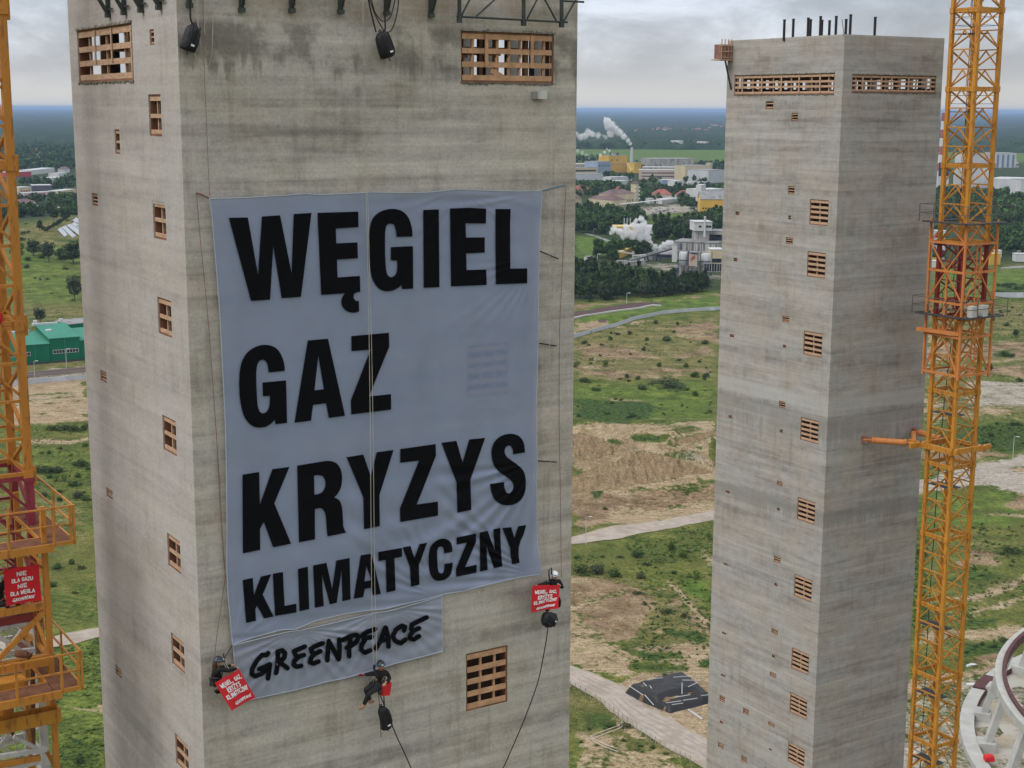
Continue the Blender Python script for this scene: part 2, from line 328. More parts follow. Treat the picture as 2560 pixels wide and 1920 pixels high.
paint(SAND, 'Q5', [(1900, 1090), (1659, 1150), (1200, 1260), (900, 1340), (900, 1290), (1200, 1190), (1659, 1090), (1900, 1000)], .75, 5)
paint(LUSH, 'Q5', [(890, 1385), (1100, 1350), (1330, 1350), (1300, 1430), (900, 1485)], .8, 5)
paint(SAND, 'Q5', [(200, 1500), (880, 1500), (1500, 1440), (1900, 1440), (1900, 1590), (880, 1660), (200, 1700)], .7, 6)
paint(LUSH, 'Q6', [(600, 330), (760, 230), (1000, 190), (1340, 120), (1250, 270), (800, 380), (620, 390)], .9, 5)
paint(SOIL, 'Q6', [(740, 500), (900, 370), (1220, 280), (1140, 430), (960, 490), (800, 560)], .95, 5)
paint(SAND, 'Q6', [(60, 760), (160, 640), (760, 560), (960, 490), (1160, 420), (1700, 300), (1700, 1900), (-100, 1900)], .75, 7)
paint(GRAV, 'Q6', [(100, 900), (500, 760), (1000, 640), (1700, 500), (1700, 1900), (60, 1900)], .55, 10)
# to the left of the first tower
paint(OLIV, 'L2', [(-200, 560), (60, 480), (140, 400), (300, 300), (480, 250), (800, 150), (1200, 90), (1300, 700), (-200, 720)], .9, 4)
paint(MEAD, 'L2', [(-200, 860), (160, 810), (560, 830), (580, 930), (300, 960), (-200, 980)], .95, 3)
paint(MEAD, 'L2', [(-200, 640), (1300, 560), (1300, 1700), (-200, 1700)], .5, 6)
paint(LUSH, 'L2', [(820, 520), (1000, 520), (1300, 560), (1300, 640), (1000, 620), (820, 580)], .8, 3)
paint(OLIV, 'L2', [(-200, 1400), (600, 1520), (1300, 1500), (1300, 2060), (-200, 2060)], .55, 6)
for p in ([(470, 610), (800, 618), (1000, 625), (800, 632)], [(560, 722), (760, 718), (750, 730)], [(200, 728), (380, 724), (420, 732)]): paint(SAND, 'L2', p, .7, 1)
paint(OLIV, 'L3', [(-300, 1080), (1300, 960), (1300, 1080), (-300, 1210)], .8, 3)
paint(GRAV, 'L3', [(-300, 1200), (180, 1150), (1300, 1050), (1300, 1225), (-300, 1370)], .55, 2)
paint(SOIL, 'L3', [(-300, 1200), (180, 1150), (1300, 1050), (1300, 1225), (-300, 1370)], .6, 2)
paint(SAND, 'L4', [(-300, -130), (800, -220), (800, 385), (300, 440), (-300, 500)], 1, 4)
paint(GRAV, 'L4', [(-300, 40), (800, -60), (800, 60), (300, 130), (-300, 190)], .4, 8)
paint(SAND, 'L4', [(-300, 760), (0, 715), (180, 672), (480, 640), (800, 605), (800, 655), (440, 695), (180, 722), (-300, 790)], .95, 2)
paint(MEAD, 'L4', [(-300, 800), (800, 670), (800, 1100), (-300, 1100)], .4, 6)
paint(LUSH, 'L4', [(-300, 1050), (460, 1040), (800, 1300), (800, 1600), (-300, 1900)], .3, 12)
paint(OLIV, 'L4', [(100, 1300), (800, 1450), (800, 2100), (-300, 2100)], .5, 12)
paint(MEAD, 'L5', [(-300, 180), (800, -60), (800, 1900), (-300, 1900)], .45, 8)
paint(SAND, 'L5', [(500, 880), (640, 890), (800, 900), (800, 1070), (620, 1010)], .6, 4)
paint(SAND, 'L5', [(200, 930), (560, 965), (800, 1020), (800, 1050), (420, 1005), (200, 960)], .6, 3)
paint(SAND, 'L5', [(550, 650), (800, 670), (800, 720), (600, 690)], .5, 4)
paint(LUSH, 'L5', [(330, 1300), (480, 1310), (800, 1440), (800, 1490), (560, 1420)], .9, 3)
paint(LUSH, 'L5', [(-200, 1400), (500, 1480), (800, 1700), (800, 2000), (-300, 2000)], .5, 10)
paint(OLIV, 'L5', [(250, 330), (800, 450), (800, 640), (500, 600)], .5, 8)
for k in range(5): paint(LUSH, 'S3', [(270, 690+26*k), (400, 708+26*k), (560, 742+26*k), (560, 750+26*k), (400, 718+26*k), (270, 702+26*k)], .8, 1.5, .4)

def track(cls, zone, pts, wd=1.0, amt=.8, gap=7):
    P = np.array(Z(zone, *pts)); d = np.gradient(P, axis=0); n_ = np.stack([-d[:, 1], d[:, 0]], 1); n_ /= np.linalg.norm(n_, axis=1)[:, None]; s = ZN[zone][2]
    for o in (-.5, .5):
        c = P+n_*np.array([1, .55])*gap*s*o; q = n_*np.array([1, .5])*wd*s; PAINT.append((cls, np.concatenate([c+q, (c-q)[::-1]]), amt, 1.1, .25))
track(SOIL, 'C4', [(60, 400), (200, 380), (360, 330), (470, 290), (520, 250)], 5, .9, 18); track(SOIL, 'C4', [(60, 470), (240, 420), (420, 400), (560, 440), (640, 520), (620, 600), (480, 660), (330, 690)], 5, .8, 20)
track(SAND, 'C4', [(70, 300), (180, 330), (220, 370), (160, 420), (100, 460)], 5, .95, 16); track(SAND, 'C4', [(240, 400), (400, 460), (520, 540), (640, 600), (820, 620), (900, 650)], 4, .9, 18); track(SAND, 'C4', [(150, 480), (330, 520), (480, 600), (600, 690), (700, 720)], 4, .9, 18)
track(SAND, 'C4', [(890, 250), (940, 330), (1020, 420), (1110, 540)], 6, .95, 24); track(SOIL, 'C4', [(640, 600), (760, 590), (880, 640), (1000, 660), (1150, 720)], 5, .8, 20); track(SOIL, 'C4', [(420, 760), (560, 830), (640, 900), (620, 980)], 4, .7, 22)
for k in range(6): track(SOIL, 'C3', [(340+40*k, 1190-6*k), (560+30*k, 1172+10*k), (760+20*k, 1150+18*k), (1060, 1120+22*k)], 3, .85, 12)
for k in range(5): track(SOIL, 'C3', [(330+30*k, 800+14*k), (520+20*k, 770+16*k), (720, 740+24*k), (1080, 700+26*k)], 3, .75, 10)
track(SAND, 'C3', [(100, 1010), (300, 980), (480, 900), (560, 850), (700, 790), (1080, 720)], 4, 1., 14); track(GRAV, 'C3', [(480, 900), (640, 905), (820, 940), (1080, 1000)], 5, .8, 16)
for k in range(5): track(SOIL, 'L4', [(-200, 60+70*k), (200, 30+66*k), (760, -20+62*k)], 4, .8, 14)
for k in range(6): track(SOIL, 'Q4', [(860, 1080+24*k), (1300, 985+26*k), (1700, 920+30*k), (2230, 830+50*k)], 4, .6, 16)
for k in range(5): track(SOIL, 'Q6', [(120, 900+120*k), (500, 780+110*k), (900, 620+100*k), (1200, 500+80*k)], 4, .6, 14)
for k in range(4): track(SAND, 'Q5', [(240, 1180+60*k), (900, 1080+60*k), (1300, 950+60*k), (1659, 800+70*k)], 4, .8, 12)
paint(HEAP, 'C3', [(40, 1105), (200, 1035), (400, 985), (480, 935), (560, 918), (640, 920), (720, 935), (820, 965), (940, 1010), (1060, 1042), (1050, 1060), (800, 1092), (560, 1132), (330, 1182), (40, 1205)], 1, 1.6, .3)
paint(HEAP, 'C3', [(40, 795), (170, 786), (260, 808), (400, 868), (485, 908), (300, 948), (40, 990)], 1, 1.6, .3); paint(HEAP, 'C3', [(760, 840), (900, 800), (1080, 765), (1080, 800), (920, 850), (790, 868)], .8, 2, .3)
paint(SAND, 'C3', [(40, 1092), (270, 1068), (450, 1018), (560, 960), (565, 968), (460, 1030), (280, 1080), (40, 1104)], 1, 1, .3); paint(HEAP, 'C3', [(40, 1092), (270, 1068), (450, 1018), (560, 960), (565, 968), (460, 1030), (280, 1080), (40, 1104)], -.9, 1, .3)
paint(SAND, 'C4', [(460, 1020), (560, 960), (940, 890), (1200, 960), (1200, 1480), (980, 1370), (830, 1270), (700, 1200), (520, 1120)], .85, 5); paint(OLIV, 'C4', [(620, 1150), (860, 1250), (1000, 1270), (1100, 1330), (900, 1320), (700, 1230)], .7, 4); paint(LUSH, 'C4', [(740, 930), (900, 930), (880, 970), (720, 980)], .6, 4)
paint(SAND, 'C4', [(60, 1280), (160, 1400), (320, 1400), (500, 1480), (760, 1540), (900, 1600), (500, 1640), (60, 1640)], .62, 8); paint(SAND, 'C4', [(400, 1250), (600, 1390), (760, 1480), (560, 1440), (380, 1300)], .8, 4)
def poly_sd(px, py, P):
    """signed distance in pixels, positive inside"""
    d = np.full(px.shape, 1e9); ins = np.zeros(px.shape, bool); n = len(P)
    for i in range(n):
        x0, y0 = P[i]; x1, y1 = P[(i+1) % n]; ex, ey = x1-x0, y1-y0; L = ex*ex+ey*ey+1e-9
        t = np.clip(((px-x0)*ex+(py-y0)*ey)/L, 0, 1)
        d = np.minimum(d, np.hypot(px-x0-t*ex, py-y0-t*ey))
        c = (y0 > py) != (y1 > py)
        if c.any(): ins ^= c & (px < x0+(py-y0)*ex/(ey if abs(ey) > 1e-9 else 1e-9))
    return np.where(ins, d, -d)
def cover_at(X, Y, Zz):
    r = np.hypot(X, Y); warp = np.stack([fbm(X/14, Y/14, 5, 5)-.5, fbm(X/14, Y/14, 6, 5)-.5]) ; w2 = np.stack([fbm(X/3, Y/3, 8, 3)-.5, fbm(X/3, Y/3, 9, 3)-.5])
    cov = np.zeros((9, len(X)))
    P3 = np.stack([X, Y, Zz], 1); far = np.clip(r/700, .3, 1.6)
    bx, by = project(P3); ax, ay = project(P3+np.stack([(warp[0]*16+w2[0]*3.5)*far, (warp[1]*16+w2[1]*3.5)*far, 0*X], 1))
    front = (P3-CAM_C)@CAM_F > 5
    for cls, P, amt, fe, rag in PAINT:
        x0, y0 = P.min(0)-40; x1, y1 = P.max(0)+40
        sel = np.where(front & (bx > x0) & (bx < x1) & (by > y0) & (by < y1))[0]
        if not len(sel): continue
        sx = bx[sel]+(ax[sel]-bx[sel])*rag; sy = by[sel]+(ay[sel]-by[sel])*rag
        m = np.clip(.5+poly_sd(sx, sy, P)/(2*fe), 0, 1)*amt
        if amt < 0: cov[cls, sel] *= (1+m)
        else:
            cov[cls, sel] = np.maximum(cov[cls, sel], m)
            for other in {SAND: (SOIL, GRAV), SOIL: (SAND,), GRAV: (SAND, SOIL), LUSH: (SAND,), MEAD: (FLOOR,), HEAP: (SAND, SOIL, GRAV, OLIV), OLIV: (FLOOR,)}.get(cls, ()): cov[other, sel] *= 1-m*(.9 if cls != LUSH else .6)
    return cov

def ground_material():
    m = bpy.data.materials.new('land'); m.use_nodes = True; nt = m.node_tree; b = nt.nodes['Principled BSDF']
    setp(b, Roughness=.95); b.inputs['Specular IOR Level'].default_value = .1
    g = N(nt, 'ShaderNodeNewGeometry'); P = g.outputs['Position']
    a1 = N(nt, 'ShaderNodeAttribute', attribute_name='coverA'); a2 = N(nt, 'ShaderNodeAttribute', attribute_name='coverB'); a3 = N(nt, 'ShaderNodeAttribute', attribute_name='coverC')
    sa = N(nt, 'ShaderNodeSeparateColor'); nt.links.new(a1.outputs['Color'], sa.inputs[0]); sb = N(nt, 'ShaderNodeSeparateColor'); nt.links.new(a2.outputs['Color'], sb.inputs[0])
    nb = noise(nt, P, .018, 5, .6); nm = noise(nt, P, .11, 6, .65); ns = noise(nt, P, .7, 5, .65); nf = noise(nt, P, 2.6, 3, .6)
    edge = math_(nt, 'ADD', math_(nt, 'MULTIPLY', ns, .38), math_(nt, 'ADD', math_(nt, 'MULTIPLY', nm, .38), math_(nt, 'MULTIPLY', nb, .24)))
    # grass: dark tussocks, mid green, yellow green seed heads
    mix2 = math_(nt, 'ADD', math_(nt, 'MULTIPLY', nm, .5), math_(nt, 'MULTIPLY', ns, .5))
    gr = ramp(nt, mix2, [(.38, (.026, .046, .010)), (.46, (.066, .094, .020)), (.53, (.122, .142, .032)), (.62, (.22, .20, .062))])
    gr = mixc(nt, math_(nt, 'MULTIPLY', smooth(nt, nb, .42, .60), .7), gr, mixc(nt, .55, gr, (.175, .15, .052)))
    me = ramp(nt, math_(nt, 'ADD', math_(nt, 'MULTIPLY', nm, .6), math_(nt, 'MULTIPLY', ns, .4)), [(.38, (.038, .080, .014)), (.5, (.090, .155, .025)), (.62, (.19, .23, .048))])
    lu = ramp(nt, ns, [(.36, (.013, .030, .009)), (.48, (.034, .068, .017)), (.62, (.095, .135, .034))])
    ol = ramp(nt, mix2, [(.38, (.055, .075, .020)), (.48, (.13, .128, .042)), (.60, (.265, .215, .095))])
    so = ramp(nt, mix2, [(.38, (.115, .074, .042)), (.49, (.215, .145, .087)), (.60, (.365, .27, .17))])
    an = noise(nt, P, .5, 5, .65, mul=(.35, 1.3, 1))
    sd = ramp(nt, math_(nt, 'ADD', math_(nt, 'MULTIPLY', mix2, .6), math_(nt, 'MULTIPLY', an, .4)), [(.39, (.205, .145, .086)), (.49, (.33, .245, .152)), (.60, (.465, .37, .25))])
    sd = mixc(nt, math_(nt, 'MULTIPLY', smooth(nt, nb, .50, .62), .55), sd, mixc(nt, .55, sd, so))
    sd = mixc(nt, math_(nt, 'MULTIPLY', smooth(nt, nm, .54, .64), math_(nt, 'MULTIPLY', smooth(nt, nb, .52, .42), .7)), sd, ol)
    gv = ramp(nt, math_(nt, 'ADD', math_(nt, 'MULTIPLY', mix2, .6), math_(nt, 'MULTIPLY', an, .4)), [(.39, (.25, .215, .175)), (.5, (.365, .32, .27)), (.61, (.47, .425, .365))])
    fl = ramp(nt, nm, [(.35, (.016, .03, .011)), (.65, (.04, .065, .022))])
    sg = ramp(nt, ns, [(.3, (.075, .045, .046)), (.7, (.145, .095, .092))])
    def k(v, soft=.35):   # ragged edge: the cover creeps along the small noise
        q = math_(nt, 'ADD', v, math_(nt, 'MULTIPLY', math_(nt, 'SUBTRACT', edge, .5), 3.4))
        return math_(nt, 'MULTIPLY', smooth(nt, q, .5-soft/2, .5+soft/2), smooth(nt, v, .03, .4))
    col = mixc(nt, k(sb.outputs[2]), gr, ol); col = mixc(nt, k(sb.outputs[0], .6), col, me); col = mixc(nt, sb.outputs[1], col, fl)
    col = mixc(nt, k(sa.outputs[1]), col, so); col = mixc(nt, k(sa.outputs[0]), col, sd)
    col = mixc(nt, k(a1.outputs['Alpha'], .5), col, gv); col = mixc(nt, k(sa.outputs[2]), col, lu); col = mixc(nt, k(a2.outputs['Alpha'], .2), col, sg)
    hpn = noise(nt, P, 1., 5, .7, mul=(.75, .09, .5)); hc_ = ramp(nt, math_(nt, 'ADD', math_(nt, 'MULTIPLY', hpn, .7), math_(nt, 'MULTIPLY', ns, .3)), [(.36, (.115, .076, .044)), (.46, (.215, .148, .085)), (.56, (.28, .20, .12)), (.66, (.37, .285, .18))])
    s3 = N(nt, 'ShaderNodeSeparateColor'); nt.links.new(a3.outputs['Color'], s3.inputs[0]); col = mixc(nt, smooth(nt, math_(nt, 'ADD', s3.outputs[0], math_(nt, 'MULTIPLY', math_(nt, 'SUBTRACT', edge, .5), 1.2)), .3, .7), col, hc_)
    # sparse weeds on bare ground, crumbs of bare ground in the grass
    weed = math_(nt, 'MULTIPLY', smooth(nt, ns, .56, .63), smooth(nt, nb, .44, .56)); col = mixc(nt, math_(nt, 'MULTIPLY', weed, .6), col, (.055, .075, .022))
    col = mixc(nt, 1., col, ramp(nt, math_(nt, 'ADD', math_(nt, 'MULTIPLY', nf, .55), math_(nt, 'MULTIPLY', noise(nt, P, 1.3, 4, .7), .45)), [(.34, .50), (.44, .78), (.53, 1.), (.64, 1.22)]), 'MULTIPLY')
    nt.links.new(col, b.inputs['Base Color'])
    bp = N(nt, 'ShaderNodeBump', ins={'Strength': .8, 'Distance': .6}); nt.links.new(ns, bp.inputs['Height']); nt.links.new(bp.outputs[0], b.inputs['Normal'])
    return m
# one polar sheet round the tower site, fine where one looks, out to the horizon
az = np.radians(np.concatenate([np.linspace(-180, -26, 24, endpoint=False), np.linspace(-26, 26, 860, endpoint=False), np.linspace(26, 180, 24, endpoint=False)])); na = len(az)
ys = np.concatenate([np.linspace(1990, 470, 620), np.linspace(468, 290, 120), [284, 280, 277, 275, 274]])
rr = np.array([np.hypot(*px0(1280, y)[:2]) for y in ys]); rr = np.concatenate([[2, 60, 130, 180, 205], rr]); rr = np.minimum(rr, 150000)
RR, AZ = np.meshgrid(rr, az, indexing='ij'); X = (RR*np.sin(AZ)).ravel(); Y = (RR*np.cos(AZ)).ravel(); Zg = height(X, Y)
cov = cover_at(X, Y, Zg)
i = np.arange(len(rr)-1)[:, None]*na; j = np.arange(na)[None, :]; j2 = (j+1) % na
Q = np.stack([i+j, i+na+j, i+na+j2, i+j2], -1).reshape(-1, 4)[:, ::-1]
me = mesh_np('ground', np.stack([X, Y, Zg], 1), Q, ground_material())
for nm_, ch in (('coverA', cov[[SAND, SOIL, LUSH, GRAV]]), ('coverB', cov[[MEAD, FLOOR, OLIV, SLAG]]), ('coverC', cov[[HEAP, HEAP, HEAP, HEAP]])):
    at = me.attributes.new(nm_, 'FLOAT_COLOR', 'POINT'); at.data.foreach_set('color', np.ascontiguousarray(ch.T, np.float32).ravel())
me.polygons.foreach_set('use_smooth', [True]*len(me.polygons))
ground = bpy.data.objects.new('ground', me); COL.objects.link(ground); tag(ground, kind='structure')

def ribbon(name, top, bot, m, lift=.10, rag=.5, step=2.0, kind='structure'):
    """a road laid over the land between two edge lines (pixels of the survey), its edges worn ragged"""
    T = [px0(*p) for p in top]; B = [px0(*p) for p in bot]
    def res(L, n):
        L = np.array(L); s = np.concatenate([[0], np.cumsum(np.linalg.norm(np.diff(L, axis=0), axis=1))]); t = np.linspace(0, s[-1], n)
        return np.stack([np.interp(t, s, L[:, k]) for k in range(3)], 1)
    n = int(max(12, np.linalg.norm(np.diff(np.array(T), axis=0), axis=1).sum()/step)); n = min(n, 400); a = res(T, n); b = res(B, n); kx = 17; V = []
    for q in range(kx):
        t = q/(kx-1); p = a*(1-t)+b*t
        if q in (0, kx-1): d = (b-a)/np.linalg.norm(b-a, axis=1)[:, None]; p = p+d*((fbm(p[:, 0]/5, p[:, 1]/5, 31, 4)-.5)*4*rag)[:, None]
        p[:, 2] = height(p[:, 0], p[:, 1])+lift; V.append(p)
    V = np.stack(V, 1).reshape(-1, 3); i = np.arange(n-1)[:, None]*kx; j = np.arange(kx-1)[None, :]
    Q = np.stack([i+j, i+j+1, i+kx+j+1, i+kx+j], -1).reshape(-1, 4)
    me = mesh_np(name, V, Q, m); at = me.attributes.new('across', 'FLOAT', 'POINT'); at.data.foreach_set('value', np.tile(np.linspace(0, 1, kx), n).astype(np.float32))
    o = bpy.data.objects.new(name, me); COL.objects.link(o); return tag(o, kind=kind)
M_ROAD = mat('gravel track', (.36, .31, .265), .95, var=.10, scale=.35, tint=(.28, .235, .19), tint_amt=.5, tint_scale=.12, stretch=(1, 1, 1), bump=.6, bscale=1.5)
nt = M_ROAD.node_tree; b_ = nt.nodes['Principled BSDF']; src = b_.inputs['Base Color'].links[0].from_socket; at_ = N(nt, 'ShaderNodeAttribute', attribute_name='across'); tc_ = N(nt, 'ShaderNodeTexCoord')
wob = math_(nt, 'ADD', at_.outputs['Fac'], math_(nt, 'MULTIPLY', math_(nt, 'SUBTRACT', noise(nt, tc_.outputs['Object'], .07, 3), .5), .35)); rut = None
for c_, wd_ in ((.24, .035), (.38, .05), (.60, .05), (.76, .035)):
    q_ = math_(nt, 'MULTIPLY', smooth(nt, math_(nt, 'ABSOLUTE', math_(nt, 'SUBTRACT', wob, c_)), wd_, wd_*.3), smooth(nt, noise(nt, tc_.outputs['Object'], .2, 4), .38, .55)); rut = q_ if rut is None else math_(nt, 'MAXIMUM', rut, q_)
col_ = mixc(nt, math_(nt, 'MULTIPLY', rut, .5), src, (.22, .18, .145)); verge = math_(nt, 'MULTIPLY', smooth(nt, math_(nt, 'ABSOLUTE', math_(nt, 'SUBTRACT', wob, .5)), .36, .48), smooth(nt, noise(nt, tc_.outputs['Object'], .35, 5), .44, .56)); nt.links.new(mixc(nt, math_(nt, 'MULTIPLY', verge, .8), col_, (.27, .215, .13)), b_.inputs['Base Color'])
M_ASPH = mat('worn asphalt', (.22, .21, .205), .9, var=.07, scale=.2)
ribbon('gravel_road', [(1330, 1362)]+Z('C3', (80, 1500), (340, 1430), (600, 1400), (1055, 1320))+[(1900, 1256)], [(1330, 1386)]+Z('C3', (80, 1560), (400, 1510), (700, 1450), (1055, 1390))+[(1900, 1284)], M_ROAD)
ribbon('gravel_road', Z('C4', (-200, 760), (60, 860), (260, 925), (480, 1020), (530, 1090), (700, 1195), (850, 1262), (1000, 1370), (1200, 1470), (1500, 1640)), Z('C4', (-200, 850), (60, 1000), (300, 1140), (470, 1290), (600, 1370), (800, 1500), (950, 1580), (1150, 1690), (1400, 1830)), M_ROAD, rag=.35)
ribbon('gravel_road', [(-160, 1612)]+Z('L5', (0, 185), (150, 160), (300, 135), (480, 90), (720, 52), (900, 22)), [(-160, 1655)]+Z('L5', (0, 290), (150, 275), (300, 252), (480, 222), (720, 165), (900, 135)), M_ROAD, rag=.3)
ribbon('lane', Z('C2', (285, 384), (400, 408), (520, 445), (612, 478), (680, 510)), Z('C2', (285, 394), (400, 422), (520, 470), (612, 512), (680, 560)), M_ASPH, rag=.2)
ribbon('road', Z('Q2', (1150, 1502), (1300, 1482), (1700, 1462)), Z('Q2', (1150, 1514), (1300, 1512), (1700, 1500)), M_ASPH, rag=.2)
ribbon('road', [(-40, 526), (40, 524), (100, 521), (190, 515)], [(-40, 529), (40, 527), (100, 524), (190, 518)], M_ROAD, rag=.1)
# railway at the left: ballast strip with two pairs of rails
ribbon('ballast', Z('L3', (-300, 1235), (180, 1190), (700, 1140), (1300, 1085)), Z('L3', (-300, 1330), (180, 1290), (700, 1235), (1300, 1180)), mat('ballast', (.12, .095, .085), .95, var=.15, scale=.8), rag=.2)
for off in (20, 62, 90):
    tr = thing('railway_track', 'rusty railway track on dark ballast %s' % {20: 'farthest from the grey wall', 62: 'in the middle of the three', 90: 'nearest to the grey wall'}[off], 'railway track', gnd(*Z('L3', (600, 1150+off))), group='railway tracks beside the green works')
    for d in (0, 8.5):
        mb = MB(); pts = []
        for t in np.linspace(0, 1, 30):
            p = gnd(*Z('L3', (-300+1600*t, 1240+off+d-150*t))); pts.append(p+EZ*.45)
        for a, b in zip(pts[:-1], pts[1:]): mb.bar(a, b, .16, .3)
        mb.build('rail', mat('rail steel', (.26, .21, .18), .6, .3), tr)
# ---------------------------------------------------------------- concrete towers
def concrete(name, base, warm, seams=(), stain_top=None, dark=.5, drip=.5):
    m = bpy.data.materials.new(name); m.use_nodes = True; nt = m.node_tree; b = nt.nodes['Principled BSDF']
    setp(b, Roughness=.9); b.inputs['Specular IOR Level'].default_value = .2
    tc = N(nt, 'ShaderNodeTexCoord'); s = N(nt, 'ShaderNodeSeparateXYZ'); nt.links.new(tc.outputs['Object'], s.inputs[0])
    u = math_(nt, 'ADD', s.outputs[0], math_(nt, 'MULTIPLY', s.outputs[1], 1.013)); cb = N(nt, 'ShaderNodeCombineXYZ'); nt.links.new(u, cb.inputs[0]); nt.links.new(s.outputs[2], cb.inputs[2])
    v = cb.outputs[0]; z = s.outputs[2]
    band = noise(nt, v, 1., 5, .62, mul=(.10, 1, 1.15)); band2 = noise(nt, v, 1., 6, .64, mul=(.30, 1, 2.6)); brd = noise(nt, v, .33, 3, .5)
    drp = noise(nt, v, 1., 4, .6, mul=(3.2, 1, .22)); mot = noise(nt, v, 1.9, 6, .66); fin = noise(nt, v, 11., 4, .7)
    t = math_(nt, 'ADD', math_(nt, 'MULTIPLY', band, .46), math_(nt, 'ADD', math_(nt, 'MULTIPLY', band2, .28), math_(nt, 'MULTIPLY', mot, .26)))
    lo = tuple(c*(1-.62*dark) for c in base); ml = tuple(c*(1-.25*dark) for c in base); hi = tuple(min(1, c*(1+.34*dark)) for c in base)
    col = ramp(nt, t, [(.40, lo), (.455, ml), (.51, base), (.60, hi)])
    col = mixc(nt, math_(nt, 'MULTIPLY', smooth(nt, brd, .42, .60), .8), col, mixc(nt, 1., col, warm, 'MULTIPLY'))
    patch = noise(nt, v, .55, 4, .6, mul=(.6, 1, 1)); col = mixc(nt, math_(nt, 'MULTIPLY', smooth(nt, patch, .52, .62), .5*dark), col, mixc(nt, 1., col, (.64, .61, .54), 'MULTIPLY'))
    col = mixc(nt, math_(nt, 'MULTIPLY', smooth(nt, math_(nt, 'MULTIPLY', drp, math_(nt, 'ADD', patch, .5)), .54, .68), drip), col, mixc(nt, 1., col, (.58, .56, .51), 'MULTIPLY'))
    col = mixc(nt, math_(nt, 'MULTIPLY', smooth(nt, drp, .42, .34), drip*.6), col, tuple(min(1, c*1.30) for c in base))
    lift = noise(nt, v, 1., 3, .6, mul=(.05, 1, 4.5)); col = mixc(nt, 1., col, ramp(nt, lift, [(.38, 1-.20*dark), (.47, 1.), (.55, 1.), (.64, 1+.16*dark)]), 'MULTIPLY')
    # cement laitance run down from a pour joint (light), damp band under another (dark)
    for z0, up, dn, c, a in seams:
        zz = math_(nt, 'ADD', z, math_(nt, 'MULTIPLY', math_(nt, 'SUBTRACT', band2, .5), .9))
        mk = math_(nt, 'MULTIPLY', smooth(nt, zz, z0+up, z0+up*.4), smooth(nt, math_(nt, 'ADD', zz, math_(nt, 'MULTIPLY', math_(nt, 'SUBTRACT', drp, .5), dn*2.2)), z0-dn, z0-dn*.25))
        col = mixc(nt, math_(nt, 'MULTIPLY', mk, a), col, c)
    if stain_top:
        z0, z1, c = stain_top; zz = math_(nt, 'ADD', z, math_(nt, 'MULTIPLY', math_(nt, 'SUBTRACT', drp, .5), 2.4))
        mk = math_(nt, 'MULTIPLY', math_(nt, 'MULTIPLY', smooth(nt, zz, z0, z0+.5), smooth(nt, z, z1+.25, z1)), smooth(nt, noise(nt, v, .8, 4, .6), .40, .56))
        col = mixc(nt, math_(nt, 'MULTIPLY', mk, .62), col, c)
        mk2 = math_(nt, 'MULTIPLY', smooth(nt, z, z1-.1, z1+.4), smooth(nt, noise(nt, v, 1.1, 4, .6), .42, .6)); col = mixc(nt, math_(nt, 'MULTIPLY', mk2, .5), col, (.33, .26, .19))
    col = mixc(nt, 1., col, ramp(nt, fin, [(.28, .80), (.5, 1.), (.72, 1.14)]), 'MULTIPLY')
    pits = noise(nt, v, 34., 2, .5); col = mixc(nt, math_(nt, 'MULTIPLY', smooth(nt, pits, .70, .76), .5), col, (.10, .09, .08))
    nt.links.new(col, b.inputs['Base Color'])
    bp = N(nt, 'ShaderNodeBump', ins={'Strength': .35, 'Distance': .02}); nt.links.new(math_(nt, 'ADD', math_(nt, 'MULTIPLY', band2, .5), mot), bp.inputs['Height']); nt.links.new(bp.outputs[0], b.inputs['Normal'])
    return m
M_TIMB = mat('formwork timber', (.47, .30, .20), .8, var=.16, scale=3, stretch=(1, 1, 5))
M_TIMBO = mat('orange formwork timber', (.49, .275, .155), .8, var=.16, scale=3)
M_REV = mat('shuttering board', (.205, .095, .055), .85, var=.2, scale=2)
HAZE = 4.2e-5
M_GAPSHADE = mat('painted opening shade', (.045, .025, .018), .9, var=.25, scale=1.5)  # near-black brown painted as the shade inside the window openings
M_STEEL = mat('dark steel', (.055, .062, .058), .6, .3, var=.15, scale=3)
M_LFRONT = concrete('raw slipformed concrete', (.452, .412, .370), (1.0, .965, .915), stain_top=(115.9, 117.15, (.105, .095, .078)), dark=.58, drip=.32)
M_LSIDE = concrete('rubbed concrete', (.428, .396, .376), (1.0, .97, .94), dark=.30, drip=.18)
M_RTOW = concrete('grey slipformed concrete', (.368, .348, .330), (1.02, .96, .90), seams=[(96.25, .55, 1.15, (.47, .46, .44), .45), (95.0, .7, 1.9, (.21, .205, .19), .45), (88.75, .5, .95, (.21, .20, .185), .6)], dark=.50, drip=.22)

